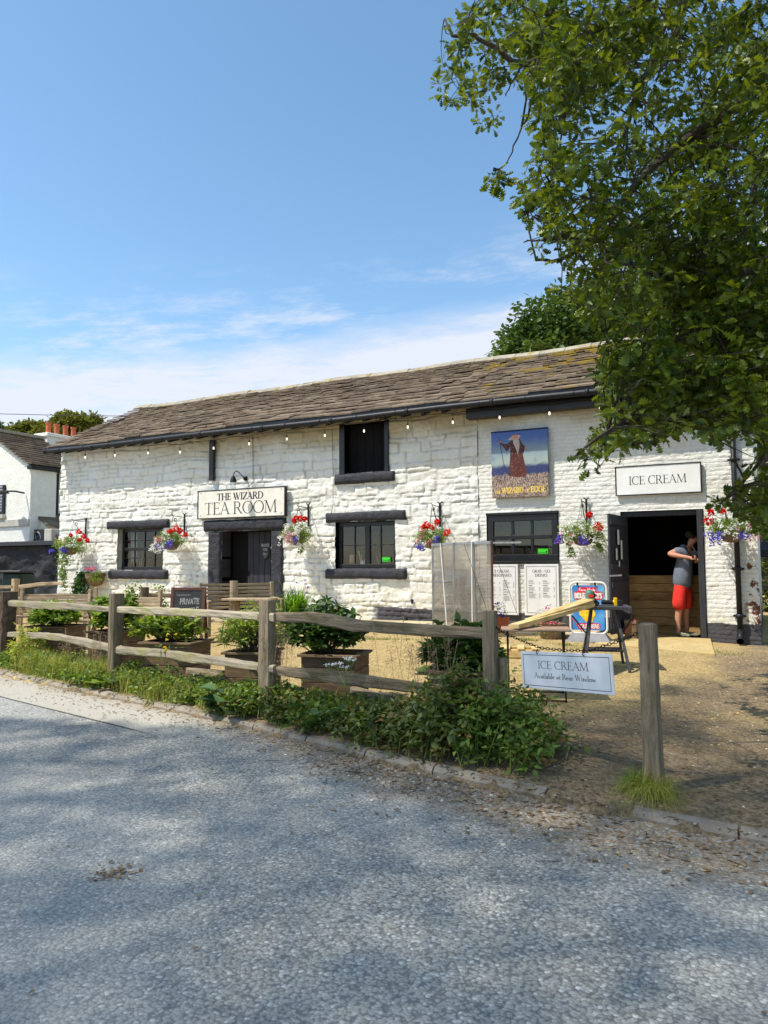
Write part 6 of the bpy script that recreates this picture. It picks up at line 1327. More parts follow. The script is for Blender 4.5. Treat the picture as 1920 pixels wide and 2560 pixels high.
P, D = rosettes(C3, 5, 5, .1, .05); o = leaves('undergrowth', P, .045, 'oval', M['weed_dry'], up=.5, seed=6, D=D); tag(o, kind='stuff')
ST = MB()
for p in C1[::7]+C2[::7]: ST.tube([(p[0]+r.normal()*.05, p[1]+r.normal()*.05, Gs(p[0], p[1])), p], .0035, 3, cap=False)
tag(ST.build('undergrowth_stems', M['basket_leaf']), kind='stuff')
Q = []
for i in range(300):
    x = r.uniform(-11.2, -4.6); f = r.rand()*.8; y = between(x, f); z = Gs(x, y); hm = r.uniform(.08, .3)
    for k in range(6): Q.append((x+r.normal()*.07, y+r.normal()*.07, z+hm*r.rand()))
P, D = rosettes(Q, 6, 3, .1, .04); o = leaves('weeds', P, .05, 'oval', M['weed_leaf'], up=.6, seed=3, D=D); tag(o, kind='stuff')
def gr(name, xs, fs, n, ln, wd, mat, sd, lean=.7):
    r = np.random.RandomState(sd); cl = [(r.uniform(*xs), r.uniform(*fs)) for _ in range(max(1, n//40))]; P = []
    for i in range(n): cx, cf = cl[i % len(cl)]; x = cx+r.normal()*.10; y = between(x, cf)+r.normal()*.07; P.append((x, y, Gs(x, y)))
    return tag(blades(name, P, ln, wd, M[mat], lean=lean, seed=sd), kind='stuff')
gr('dry_grass', (-9.6, -7.3), (.0, .6), 2300, .34, .005, 'grass', 1); gr('dry_grass', (-7.3, -4.6), (-.05, .6), 1300, .26, .005, 'grass', 2); gr('green_grass', (-11.5, -5), (0, .9), 2200, .2, .006, 'grassg', 3)
gr('dry_grass', (-4.6, -1.9), (.3, .9), 500, .3, .004, 'grass', 8)
def seeds(xs, fs, n, h, sd):
    r = np.random.RandomState(sd); b = MB(); Q = []
    for i in range(n):
        x = r.uniform(*xs); y = between(x, r.uniform(*fs)); z = Gs(x, y); hh = h*r.uniform(.7, 1.1); t = Vector((x+r.normal()*.10, y+r.normal()*.06, z+hh)); b.tube([(x, y, z), ((x+t.x)/2, y, z+hh*.55), t], .0018, 3, cap=False)
        for k in range(26): u = r.rand(); Q.append((t.x+r.normal()*.035*(1.2-u), t.y+r.normal()*.03, t.z-.20*(1-u)))
    tag(b.build('seed_stalks', M['seed']), kind='stuff'); P, D = rosettes(Q, 3, sd, .3, .01); tag(leaves('seed_heads', P, .012, 'oval', M['seed'], up=.4, seed=sd, D=D), kind='stuff')
seeds((-8.6, -7.5), (.3, .8), 22, .55, 4); seeds((-4.5, -4.1), (.2, .7), 16, .85, 5); seeds((-3.0, -2.3), (.4, .8), 22, .92, 6)
# single plants one can pick out
def bigleaf(px, py, n, size, h, mat, lab, sd, shape='oval', name='weed_plant', fl=None):
    c = gp(px, py); s = thing(name, lab, 'plant', c); FLAT.add(s); r = np.random.RandomState(sd); P, D = [], []
    for i in range(n):
        a = r.uniform(0, 6.28); t = r.rand(); q = np.array([c.x+math.cos(a)*.06*(1+t*2), c.y+math.sin(a)*.06, c.z+h*t]); P.append(q); D.append([math.cos(a), math.sin(a)*.8, .55-.5*t])
    leaves('foliage', P, size, shape, M[mat], s, up=.85, seed=sd, D=np.array(D)); b = MB(); b.tube([(c.x, c.y, c.z-.02), (c.x+.01, c.y, c.z+h)], [.008, .004], 6); b.build('stem', M['basket_leaf'], s)
    if fl: P, D = rosettes([(c.x+r.normal()*.06, c.y-.04, c.z+h*r.uniform(.8, 1.25)) for _ in range(6)], 8, sd, .5, .01); leaves('flower', P, .022, 'round', M[fl], s, up=.5, seed=sd, D=D)
bigleaf(222, 1722, 34, .22, .10, 'shrub_leaf', 'bright green dock with long leaves on the kerb before the square post', 1); bigleaf(262, 1722, 18, .15, .12, 'shrub_leaf', 'smaller broad leaved dock beside the square post foot', 8, 'round')
bigleaf(570, 1790, 26, .20, .26, 'ivy_leaf', 'big round leaved burdock in shade on the kerb', 2, 'round'); bigleaf(1120, 1800, 20, .15, .55, 'weed_leaf', 'tall broad leaved weed left of the fence end post', 3, 'round')
bigleaf(800, 1850, 16, .13, .22, 'ivy_leaf', 'low broad leaved weed under the arched rail', 4, 'round'); bigleaf(1270, 1850, 60, .10, .62, 'weed_leaf', 'tall leafy weed with round seed heads leaning past the fence end', 5, 'oval')
bigleaf(420, 1735, 70, .06, .55, 'weed_leaf', 'upright weed with small yellow flowers before the chalkboard planter', 6, 'oval', fl='yel_f'); bigleaf(1335, 1890, 9, .10, .05, 'weed_dark', 'last dark leaf sprig at the gravel edge of the undergrowth', 7, 'oval')
c = gp(52, 1668); s = thing('weed_plant', 'pale yellow green bushy weed below the round bark covered post', 'plant', c); FLAT.add(s); C = dome((c.x, c.y+.1, c.z+.25), .34, .25, .34, 170, 9, .3, -.6); P, D = rosettes(C, 7, 9, .3, .04); leaves('foliage', P, .05, 'tri', M['weed_yel'], s, up=.6, seed=9, D=D)
c = gp(850, 1840); s = thing('cow_parsley', 'dry white umbels on thin stalks before the dark planter', 'plant', c); FLAT.add(s)
for i, (px, py) in enumerate(((870, 1645), (845, 1660), (826, 1662), (880, 1650), (862, 1668))):
    t = atv(px, py, 6.7); b = MB(); b.tube([(c.x, c.y+.1, c.z), (c.x+.0, c.y+.1, c.z+.4), t-Vector((0, 0, .05))], .003, 4, cap=False)
    for k in range(9): a = k*.7; b.tube([t-Vector((0, 0, .05)), t+Vector((.045*math.cos(a)*(k % 3+1)/3, .045*math.sin(a), .0))], .0012, 3, cap=False)
    b.build('stalk', M['basket_leaf'], s); P, D = rosettes([(t.x+.045*math.cos(k*.7)*(k % 3+1)/3, t.y+.045*math.sin(k*.7), t.z) for k in range(9)], 7, i, .6, .008); leaves('umbel', P, .012, 'round', M['white_f'], s, up=.8, seed=i, D=D)
# tuft at the foot of the lone post
c = gp(1600, 1990); s = thing('grass_tuft', 'tuft of half dry grass at the foot of the lone post', 'grass tuft', c); FLAT.add(s); r = np.random.RandomState(2)
P = np.stack([c.x+r.normal(size=1500)*.05+.02, c.y+r.normal(size=1500)*.04+.05, np.full(1500, c.z+.0)], 1); blades('green_blades', P[:700]+np.array([-.02, .03, 0]), .19, .0035, M['grassg'], s, lean=1.5, seed=1); blades('dry_blades', P[700:]+np.array([.05, -.02, 0]), .19, .003, M['grass'], s, lean=1.9, seed=2)
for px, py, lab in ():
    if lab: c = gp(px, py); s = thing('grass_tuft', lab, 'grass tuft', c); FLAT.add(s); P = np.stack([c.x+r.normal(size=700)*.22, c.y+r.normal(size=700)*.16, np.full(700, c.z)], 1); blades('dry_blades', P, .12, .005, M['grass'], s, lean=1.1, seed=7)
def patch(pts, n, ln, mat, sd):
    P = []; rr = np.random.RandomState(sd)
    for px, py, sx_, sy_ in pts:
        c = gp(px, py)
        for i in range(n): x, y = c.x+rr.normal()*sx_, c.y+rr.normal()*sy_; P.append((x, y, gz(x, y)))
    tag(blades('moss_and_grass', P, ln, .006, M[mat], lean=1., seed=sd), kind='stuff')
patch([(1800, 1632, .3, .12), (1010, 1600, .35, .05), (1480, 1625, .22, .08), (1420, 1612, .12, .05), (940, 1598, .2, .04), (1320, 1600, .1, .05), (510, 1600, .3, .12), (440, 1612, .3, .1)], 170, .05, 'grassg', 3)
# pebbles and litter on the lane and the yard
def scatter(name, gen, n, smin, smax, mat, sd, flat_=.6):
    rr = np.random.RandomState(sd); T_ = np.array([(-1, -1, 0), (1, -1, 0), (1, 1, 0), (-1, 1, 0), (-.6, -.6, 1), (.7, -.5, 1), (.5, .7, .9), (-.6, .6, 1)], float)*.5; Fb = np.array([(3, 2, 1, 0), (4, 5, 6, 7), (0, 1, 5, 4), (1, 2, 6, 5), (2, 3, 7, 6), (3, 0, 4, 7)]); V = []
    for i in range(n):
        x, y = gen(rr); z = (gz(x, y) if y > kerb_y(x) else .006); sz = smin+(smax-smin)*rr.rand()**3; a = rr.uniform(0, 6.28); q = T_*(1+rr.uniform(-.3, .3, T_.shape))*np.array([sz, sz*rr.uniform(.6, 1), sz*flat_]); ca, sa = math.cos(a), math.sin(a)
        V.append(np.stack([x+q[:, 0]*ca-q[:, 1]*sa, y+q[:, 0]*sa+q[:, 1]*ca, z-sz*.08+q[:, 2]], 1))
    Fq = (np.arange(n)*8)[:, None, None]+Fb[None]; return tag(npmesh(name, np.concatenate(V), Fq.reshape(-1, 4), M[mat] if isinstance(mat, str) else mat, var=np.repeat(rr.rand(n), 8)), kind='stuff')
M['peb'] = pm('pale_pebbles', (150, 140, 122), (190, 180, 162), 8, rough=.9, var=.4); M['pebg'] = pm('gold_pebbles', (170, 140, 92), (214, 190, 140), 8, rough=.9, var=.35)
def near(rr): x = rr.uniform(-3.2, 1.2) if rr.rand() < .8 else rr.uniform(-8, -3); return x, kerb_y(x)-abs(rr.normal())*.38+.02
scatter('pebbles', near, 1500, .008, .035, 'peb', 1)
scatter('pebbles', lambda rr: (rr.uniform(-3.2, 1.5), rr.uniform(4.4, 8.5)), 1300, .006, .022, 'peb', 2)
scatter('gravel', lambda rr: (rr.uniform(-9.5, .8), 6.3+7*rr.rand()), 6500, .008, .026, 'pebg', 3)
scatter('road_grit', lambda rr: (rr.uniform(-7, 1.5), kerb_y(0)-rr.rand()**.7*3.8), 240, .004, .012, 'peb', 4)
def litter(n, gen, sd, size):
    rr = np.random.RandomState(sd); P = []; 
    for i in range(n): x, y = gen(rr); P.append((x, y, (gz(x, y) if y > kerb_y(x) else .008)+.006))
    D = rr.normal(size=(n, 3)); D[:, 2] *= .12; return tag(leaves('leaf_litter', P, size, 'oval', M['drybrown'], up=.93, seed=sd, D=D, curl=.1), kind='stuff')
litter(900, near, 5, .035); litter(900, lambda rr: (rr.uniform(-8, -1.6), float(kerb_y(-4))+rr.uniform(-.6, .9)) if False else (lambda x: (x, float(kerb_y(x))+rr.normal()*.16-.02))(rr.uniform(-11, -1)), 6, .03); litter(420, lambda rr: (rr.uniform(-3, 1.5), rr.uniform(4.6, 8)), 7, .035)
c = gp(278, 2190); litter(60, lambda rr: (c.x+rr.normal()*.05, c.y+rr.normal()*.05), 8, .03); litter(46, lambda rr: (rr.uniform(-6, 1.2), rr.uniform(1.5, 4.6)), 9, .025)
tw = MB(); rr = np.random.RandomState(12)
for i in range(130):
    x, y = near(rr); a = rr.uniform(0, 6.3); l_ = rr.uniform(.03, .13); z = .012 if y < kerb_y(x) else gz(x, y)+.006; tw.tube([(x, y, z), (x+l_*.5*math.cos(a), y+l_*.5*math.sin(a), z+.004), (x+l_*math.cos(a+.2), y+l_*math.sin(a+.2), z)], .0022, 4)
tag(tw.build('twigs', M['bark']), kind='stuff')
# ------------------------------------------------------------ the neighbouring house and the black stone wall
HY = 18.0; hc = wal(78, 1166, HY); hx_ = hc.x; he = hc.z
hs_ = thing('neighbour_house', 'white painted brick house with stone slate roof and tall chimney beyond the tea room', 'house', (hx_-3, HY+3, .3)); FLAT.add(hs_)
M['hwall'] = pm('white_painted_brick', (238, 236, 226), (226, 223, 210), 3, rough=.75, bd=.02, bs_=12, c3=(196, 194, 182), s3=10, t3=(.6, .75))
rp = wal(0, 1104, HY); sl_h = (rp.z-he)/(hx_-rp.x); ap_ = wal(-29, 1080, HY); GW = hx_-ap_.x; rz_ = ap_.z; sl_h = (rz_-he)/GW
b = MB(); b.add([(hx_, HY, 0), (hx_, HY, he), (hx_-GW, HY, rz_), (hx_-2*GW, HY, he), (hx_-2*GW, HY, 0)], [tuple(range(5))])
b.add([(hx_, HY, 0), (hx_, HY+1.1, 0), (hx_, HY+1.1, he), (hx_, HY, he)], [(0, 1, 2, 3)]); b.add([(hx_-.35, HY+1.1, 0), (hx_-.35, HY+12, 0), (hx_-.35, HY+12, he), (hx_-.35, HY+1.1, he)], [(0, 1, 2, 3)])
b.add([(hx_-2*GW, HY, 0), (hx_-2*GW, HY+12, 0), (hx_-2*GW, HY+12, he), (hx_-2*GW, HY, he)], [(3, 2, 1, 0)]); b.add([(hx_, HY+12, 0), (hx_, HY+12, he), (hx_-GW, HY+12, rz_), (hx_-2*GW, HY+12, he), (hx_-2*GW, HY+12, 0)], [(4, 3, 2, 1, 0)]); b.build('wall', M['hwall'], hs_)
b = MB()
for sg in (1, -1):
    n_ = 14
    for k in range(n_):
        x = hx_-GW+sg*GW*(k+1)/n_+(.16 if sg > 0 and k == n_-1 else 0); x2 = hx_-GW+sg*GW*k/n_-sg*.12; z = rz_-sl_h*GW*(k+1)/n_+.07; z2 = rz_-sl_h*GW*k/n_+.06; y = HY-.12
        while y < HY+12.1:
            w_ = rnd.uniform(.35, .8); b.vv = rnd.random(); j = rnd.uniform(-.02, .02)
            b.add([(x+j, y, z), (x+j, y+w_-.01, z), (x2, y+w_-.01, z2), (x2, y, z2), (x+j, y, z+.05), (x+j, y+w_-.01, z+.05), (x2, y+w_-.01, z2+.03), (x2, y, z2+.03)], [(4, 5, 6, 7), (0, 1, 5, 4), (0, 4, 7, 3), (1, 2, 6, 5), (3, 2, 1, 0)]); y += w_
rf_ = b.build('roof', M['slate'], hs_)
b = MB(); b.bar((hx_-GW, HY-.15, rz_+.12), (hx_-GW, HY+12.1, rz_+.12), .3, .12); b.build('ridge_tile', M['ridge'], rf_)
rXc = hx_-GW; d = ray(104, 1100); cy0 = rXc*d.y/d.x; d = ray(190, 1100); cy1 = (rXc+.3)*d.y/d.x; zt_ = wal(106, 1084, cy0).z; b = MB(); b.bbox((rXc, (cy0+cy1)/2, zt_-1.3), (.72, cy1-cy0, 2.6), .02); b.bbox((rXc, (cy0+cy1)/2, zt_-.06), (.86, cy1-cy0+.12, .16), .02); cm = b.build('chimney', M['hwall'], hs_)
vch = -rXc*math.sin(YAW)*1+((cy0+cy1)/2)*math.cos(YAW); pr_ = 7.2*vch/F; ph_ = 31*vch/F
for pxk in (121, 142, 164, 184):
    d = ray(pxk, 1070); y = rXc*d.y/d.x; b = MB(); b.lathe([(pr_*1.0, 0), (pr_*.86, ph_*.12), (pr_*.82, ph_*.8), (pr_, ph_*.88), (pr_*1.04, ph_), (pr_*.7, ph_)], (rXc, y, zt_), 16); b.build('chimney_pot', M['terra'], cm, smooth=False)
b = MB(); b.bbox((hx_+.02, HY+6, he-.03), (.25, 12.2, .14), .01); b.build('gutter', M['pipe'], hs_)
q = wal(97, 1200, HY+1.3); b = MB(); b.tube([(hx_-.26, HY+1.35, he-.1), (hx_-.26, HY+1.35, 3.3)], .06, 10); b.build('downpipe', M['pipe'], hs_)
b = MB(); b.bbox((hx_-1.8, HY-.03, wal(30, 1308, HY).z), (3.6, .08, .26), .01); b.build('string_course', M['concrete'], hs_)
q0, q1 = wal(-18, 1215, HY), wal(13, 1285, HY); b = MB(); b.bbox(((q0.x+q1.x)/2, HY-.03, (q0.z+q1.z)/2), (q1.x-q0.x, .08, q0.z-q1.z), .01); wn = b.build('window', M['black'], hs_)
b = MB(); 
for k in range(9): b.vv = .5; b.bbox(((q0.x+q1.x)/2, HY-.085, q1.z+.08+(q0.z-q1.z-.1)*(k+.5)/9), (q1.x-q0.x-.14, .02, .07), .003)
b.build('blind', M['steel'], wn); b = MB(); b.bbox(((q0.x+q1.x)/2, HY-.06, q1.z-.1), (q1.x-q0.x+.1, .16, .14), .01); b.build('sill', M['concrete'], wn)
# lean-to with slates
b = MB(); lx = hx_-.0; z1 = wal(80, 1283, HY+.4).z
for k in range(7):
    x = hx_-.3+.34*k; z = z1-.24*k
    for j in range(4): b.vv = rnd.random(); b.add([(x, HY+.35+.55*j, z), (x, HY+.88+.55*j, z), (x+.42, HY+.88+.55*j, z-.27), (x+.42, HY+.35+.55*j, z-.27), (x, HY+.35+.55*j, z+.05), (x, HY+.88+.55*j, z+.05), (x+.42, HY+.88+.55*j, z-.20), (x+.42, HY+.35+.55*j, z-.20)], [(4, 7, 6, 5), (3, 2, 6, 7), (0, 3, 7, 4)])
b.build('lean_to_roof', M['slate'], hs_)
b = MB(); b.add([(hx_-.3, HY+.45, 0), (hx_+2.0, HY+.45, 0), (hx_+2.0, HY+.45, z1-1.6), (hx_-.3, HY+.45, z1)], [(0, 1, 2, 3)]); b.build('lean_to_wall', M['hwall'], hs_)
q0, q1 = wal(76, 1324, HY+.2), wal(108, 1366, HY+.2); s = thing('extractor_unit', 'black square fan housing on the lean-to wall', 'fan', W=T0((q0.x+q1.x)/2, HY+.30, (q0.z+q1.z)/2)); w_ = q1.x-q0.x; h_ = q0.z-q1.z
b = MB(); b.bbox((0, .05, 0), (w_, .3, h_), .02); b.build('housing', M['black'], s, local=True); b = MB(); b.tube([(w_*.3*math.cos(a), -.11, h_*.36*math.sin(a)) for a in np.linspace(0, 6.3, 20)], .015, 6); b.build('guard_ring', M['steel'], s, local=True)
b = MB()
for k in range(4): a = k*1.57+.4; b.bar((0, -.11, 0), (w_*.22*math.cos(a), -.12, h_*.26*math.sin(a)), .07, .01)
b.build('fan_blade', M['steel'], s, local=True)
b = MB(); b.bbox((w_*.5+.25, .05, .0), (.42, .34, h_), .02); b.build('duct', M['concrete'], s, local=True)
q = wal(122, 1204, HY+1.25); q = Vector((hx_-.33, 0, 0)); d = ray(114, 1203); t = (hx_-.36)/d.x; q = Vector((hx_-.33, d.y*t, CZ+d.z*t)); s = thing('alarm_box', 'small pale alarm box with black label high on the shaded house wall', 'alarm box', W=T0(q.x+.06, q.y, q.z, rz=math.pi/2))
b = MB(); b.bbox((0, 0, 0), (.62, .10, .40), .03); b.build('box_body', M['signwhite'], s, local=True); b = MB(); b.bbox((0, -.055, .03), (.50, .01, .20), .004); b.build('label_plate', M['ink'], s, local=True)
b = MB(); letters(text('ultra' if False else 'ulrra'.replace('l', 'l'), -.2, .2, -.03, .15, .16, .1, mono=True), b, -.062); b.build('lettering', M['signwhite'], s, local=True)
q = wal(52, 1232, HY-.2); s = thing('swan_neck_light', 'flat black lamp on an arm on the house gable', 'lamp', W=T0(q.x, HY-.05, q.z)); b = MB(); b.tube([(0, 0, 0), (-.1, -.3, .05), (-.3, -.5, .04)], .03, 8); b.build('arm', M['iron'], s, local=True); b = MB(); b.lathe([(.28, -.03), (.22, .02), (.06, .07)], (-.45, -.6, 0), 16); b.build('shade', M['iron'], s, local=True)
# black painted stone outbuilding wall
WY = 16.2; ww = thing('black_stone_outbuilding', 'low black painted stone outbuilding with flat top beside the tea room corner', 'outbuilding', (-22, WY, .4)); FLAT.add(ww)
zt2 = wal(75, 1362, WY).z; us = np.arange(-32, -19.2, .07); vs2 = np.arange(0, zt2, .06); U, Vv = np.meshgrid(us, vs2, indexing='ij'); Hh = fbm(U*1.8, Vv*3.4, 1, 5)*.28
idx = np.arange(U.size).reshape(U.shape); qd = np.stack([idx[:-1, :-1], idx[1:, :-1], idx[1:, 1:], idx[:-1, 1:]], -1).reshape(-1, 4)
M['blackrub'] = pm('black_painted_rubble', (38, 38, 44), (50, 50, 56), 3, rough=.7, bd=.05, bs_=9); npmesh('wall', np.stack([U, WY-Hh, Vv], -1).reshape(-1, 3), qd, M['blackrub'], ww)
b = MB(); b.bbox((-25.5, WY+1, zt2+.04), (13.2, 2.4, .14), .01); b.build('flat_roof', M['dark_wood'], ww)
b = MB(); b.box((-19.25, WY+1.0, zt2/2), (.2, 2, zt2)); b.build('end_wall', M['black'], ww)
s = thing('wheelie_bin', 'dark green bin in front of the black stone outbuilding', 'bin', W=T0(*(lambda p: (p.x, p.y, .42))(atv(45, 1500, 19.6)), rz=.3)); b = MB(); b.bbox((0, 0, .5), (.56, .6, .95), .04); b.build('bin_body', pm('dark_green_plastic', (22, 44, 38), rough=.5), s, local=True); b = MB(); b.bbox((0, -.02, 1.01), (.6, .68, .06), .02); b.build('lid', M['tool_black'], s, local=True)
a, e = atv(-30, 1034, 22), atv(420, 1041, 22); b = MB(); b.tube([a+(e-a)*-2, a, (a+e)/2-Vector((0, 0, .02)), e, e+(e-a)*4], .010, 5); tag(b.build('overhead_wire', M['iron']), 'thin overhead wire crossing the sky beyond the roof', 'wire')
# ------------------------------------------------------------ right of the building: lane, hedge, parasol
s = thing('parasol', 'wide charcoal parasol beyond the building corner', 'parasol', atv(1950, 1480, 18)); FLAT.add(s); c = atv(1950, 1480, 18); tpz = atv(1950, 1334, 18).z
b = MB(); n = 8
vs = [(c.x, c.y, tpz+.1)]+[(c.x+1.5*math.cos(k*math.pi/4), c.y+1.5*math.sin(k*math.pi/4), tpz-.42) for k in range(8)]+[(c.x+1.48*math.cos(k*math.pi/4), c.y+1.48*math.sin(k*math.pi/4), tpz-.56) for k in range(8)]
b.add(vs, [(0, 1+k, 1+(k+1) % 8) for k in range(8)]+[(1+k, 9+k, 9+(k+1) % 8, 1+(k+1) % 8) for k in range(8)]); b.build('canopy', M['umbrella'], s); b = MB(); b.tube([(c.x, c.y, .1), (c.x, c.y, tpz)], .03, 8); b.build('pole', M['iron'], s)
# ------------------------------------------------------------ trees
def crown(name, C, n, size, shape, mat, par, sd, up=.6, hang=.0):
    r = np.random.RandomState(sd); P = np.repeat(C, n, 0); D = r.normal(size=P.shape); D[:, 2] = D[:, 2]*.55-hang; D /= np.linalg.norm(D, axis=1, keepdims=True)
    return leaves(name, P+D*r.uniform(.0, size*1.1, (len(P), 1)), size, shape, M[mat], par, up=up, seed=sd, D=D)
def inpoly(x, y, poly):
    ins_ = np.zeros(len(x), bool); j = len(poly)-1
    for i in range(len(poly)):
        xi, yi = poly[i]; xj, yj = poly[j]; c = ((yi > y) != (yj > y)) & (x < (xj-xi)*(y-yi)/(yj-yi+1e-9)+xi); ins_ ^= c; j = i
    return ins_
K_ = 1.1573
OAKP = [(p[0]*K_, p[1]*K_) for p in [(1012, -300), (1008, 0), (950, 55), (925, 100), (928, 235), (965, 262), (1000, 215), (1030, 300), (1068, 288), (1085, 205), (1150, 185), (1135, 320), (1098, 425), (1128, 470), (1122, 525), (1190, 580), (1225, 560), (1188, 628), (1262, 690), (1290, 740), (1262, 800), (1300, 870), (1288, 915), (1240, 962), (1238, 1008), (1290, 1035), (1345, 980), (1430, 955), (1500, 930), (1575, 975), (1600, 1040), (1520, 1075), (1545, 1110), (1600, 1120), (1659, 1185), (1800, 1200), (2500, 900), (2700, 300), (2500, -600)]]
r = np.random.RandomState(77); n0 = 26000
px = r.uniform(1060, 2900, n0); py = r.uniform(-620, 1400, n0); vd = 4.9+3.6*r.rand(n0)
inf = (px < 1960) & (py > -60)
keep = inpoly(px, py, OAKP) & (inf | (r.rand(n0) < .25))
px, py, vd = px[keep], py[keep], vd[keep]
# leaf masses: coherent clumps with gaps, thicker low on the right
nz = fbm(px*.010+vd*1.1, py*.010-vd*.9, 2, 3)+fbm(px*.035+vd*3, py*.035+vd*2, 5, 2)*.6
dens = np.interp(px, [1060, 1300, 1500, 1800], [.56, .40, .42, .5])+np.interp(py, [0, 500, 800, 1100], [-.02, .0, .05, .06])
hole = ((px-1660)/75)**2+((py-830)/60)**2 < 1
kp = (nz > (.5-dens)*.42-.0) & ~(hole & (r.rand(len(px)) < .75)); px, py, vd = px[kp], py[kp], vd[kp]
CO = np.array([tuple(atv(a, e, v)) for a, e, v in zip(px, py, vd)]); inf = (px < 1960) & (py > -60)
OT = Vector((4.6, 9.3, 0)); oak = thing('oak_tree', 'large oak reaching in from beyond the frame with lobed leaves over the yard', 'tree', (OT.x, OT.y, .1)); FLAT.add(oak)
ii = np.where(inf)[0]; wt = np.interp(py[ii], [0, 300, 650, 1100], [.85, .75, 1.1, 1.5])*np.interp(px[ii], [1100, 1500, 1800], [.8, 1., 1.35]); bo = CO[r.choice(ii, 425, replace=False, p=wt/wt.sum())]; edge = []
CL = []; BI = []
xt = [tuple(atv(*q)) for q in ((1238, 428, 5.6), (1248, 436, 5.6), (1380, 475, 5.7), (1395, 430, 5.7))]; bo = np.concatenate([bo, np.array(xt)])
for j_, q in enumerate(bo):
    m_ = r.randint(3, 10) if j_ < 425 else 2; off = r.normal(size=(m_, 3))*(np.array([.19, .19, .11]) if j_ < 425 else .04); CL += list(q+off-np.array([0, 0, .05])); BI += [j_]*m_
CL = np.array(CL); BI = np.array(BI); d_ = CL-np.array([0, 0, CZ]); cm_ = np.array(CR); loc = d_ @ cm_; qx_ = CX+F*loc[:, 0]/-loc[:, 2]; qy_ = CY-F*loc[:, 1]/-loc[:, 2]
kk_ = inpoly(qx_-26, qy_, OAKP) & inpoly(qx_, qy_+22, OAKP) | (BI >= 425); CL = CL[kk_]; BI = BI[kk_]; print('oak clusters', len(CL))
crown('crown', CL, 16, .080, 'oak', 'oakleaf', oak, 5, .6, .22)
crown('outer_crown', CO[np.where(~inf)[0][:2500]], 7, .12, 'oval', 'oakleaf', oak, 6, .6, .2)
b = MB(); b.tube([(OT.x, OT.y, -.2), (OT.x, OT.y, .4), (OT.x-.1, OT.y, 2.2), (OT.x-.3, OT.y-.2, 4.2), (OT.x-.2, OT.y-.1, 8), (OT.x, OT.y, 11)], [.62, .46, .38, .32, .2, .06], 16); b.build('trunk', M['bark'], oak, smooth=True)
LIMB = [([(2300, -160, 6.4), (1900, -70, 6.2), (1690, -40, 6.0), (1611, 0, 5.9), (1490, 75, 5.8), (1400, 118, 5.7), (1300, 160, 5.6), (1200, 95, 5.5), (1130, 90, 5.5)], .05),
 ([(2500, 350, 6.6), (2200, 280, 6.8), (1920, 250, 6.9), (1760, 320, 6.8), (1640, 410, 6.7), (1540, 520, 6.6), (1420, 640, 6.5), (1340, 650, 6.5)], .055),
 ([(2500, 700, 6.6), (2200, 640, 6.2), (1920, 664, 6.0), (1800, 690, 5.9), (1690, 700, 5.9), (1560, 650, 5.8), (1480, 600, 5.7), (1360, 600, 5.7)], .05),
 ([(2500, 1000, 6.4), (2200, 900, 6.0), (1930, 780, 5.9), (1840, 880, 5.9), (1730, 960, 5.8), (1600, 1040, 5.7), (1500, 1090, 5.6), (1430, 1150, 5.6)], .04),
 ([(2400, 900, 6.4), (2100, 1000, 6.2), (1950, 1080, 6.0), (1880, 1180, 5.9), (1800, 1260, 5.9)], .03),
 ([(1700, -80, 7.6), (1660, 60, 7.5), (1600, 230, 7.4), (1560, 330, 7.3), (1480, 500, 7.2), (1400, 560, 7.2)], .03),
 ([(1720, -100, 6.9), (1690, 80, 6.9), (1620, 180, 6.9), (1580, 260, 6.9), (1560, 420, 6.9)], .035),
 ([(1450, 90, 5.7), (1440, 190, 5.7), (1410, 290, 5.7), (1395, 400, 5.7), (1380, 470, 5.7)], .012),
 ([(1345, 150, 5.6), (1325, 260, 5.6), (1300, 330, 5.6), (1262, 410, 5.6), (1235, 425, 5.6)], .009),
 ([(1310, 160, 5.6), (1290, 190, 5.6), (1265, 240, 5.6)], .008)]
NODE = []
for pts, r0 in LIMB:
    pp_ = [atv(*q) for q in pts]
    if pts[0][0] > 2000: pp_ = [Vector((OT.x-.25, OT.y-.2, min(7.5, max(2.4, pp_[0].z))))]+pp_
    # smooth the polyline
    sm_ = []
    for i in range(len(pp_)-1):
        p0 = pp_[max(i-1, 0)]; p1_, p2_ = pp_[i], pp_[i+1]; p3_ = pp_[min(i+2, len(pp_)-1)]
        for t in (0, .2, .4, .6, .8): sm_.append(.5*((2*p1_)+(p2_-p0)*t+(2*p0-5*p1_+4*p2_-p3_)*t*t+(3*p1_-p0-3*p2_+p3_)*t**3)+Vector((rnd.uniform(-.012, .012),)*3))
    sm_.append(pp_[-1]); k = len(sm_); b = MB(); b.tube(sm_, [max(.005, r0*1.5*(1-.86*(i/k)**.8)) for i in range(k)], 8); b.build('limb', M['bark'], oak, smooth=True); NODE += [tuple(q) for q in sm_]
NODE = np.array(NODE); b = MB(); nn_ = 0
for j_ in range(len(bo)):
    mem = CL[BI == j_]
    if not len(mem): continue
    q = bo[j_]; d_ = np.linalg.norm(NODE-q, axis=1); j = d_.argmin(); a = Vector(NODE[j]); e = Vector(q)
    if d_[j] < 1.6: m1 = a.lerp(e, .35)+Vector((rnd.uniform(-.05, .05), rnd.uniform(-.05, .05), .10*d_[j])); m2 = a.lerp(e, .7)+Vector((rnd.uniform(-.05, .05), rnd.uniform(-.05, .05), .09*d_[j])); b.tube([a, m1, m2, e], [.010, .008, .006, .004], 5, cap=False)
    for t in mem: b.tube([e, e.lerp(Vector(t), .5)+Vector((rnd.uniform(-.02, .02),)*3), Vector(t)], [.004, .003, .002], 4, cap=False)
b.build('twigs', M['bark'], oak)
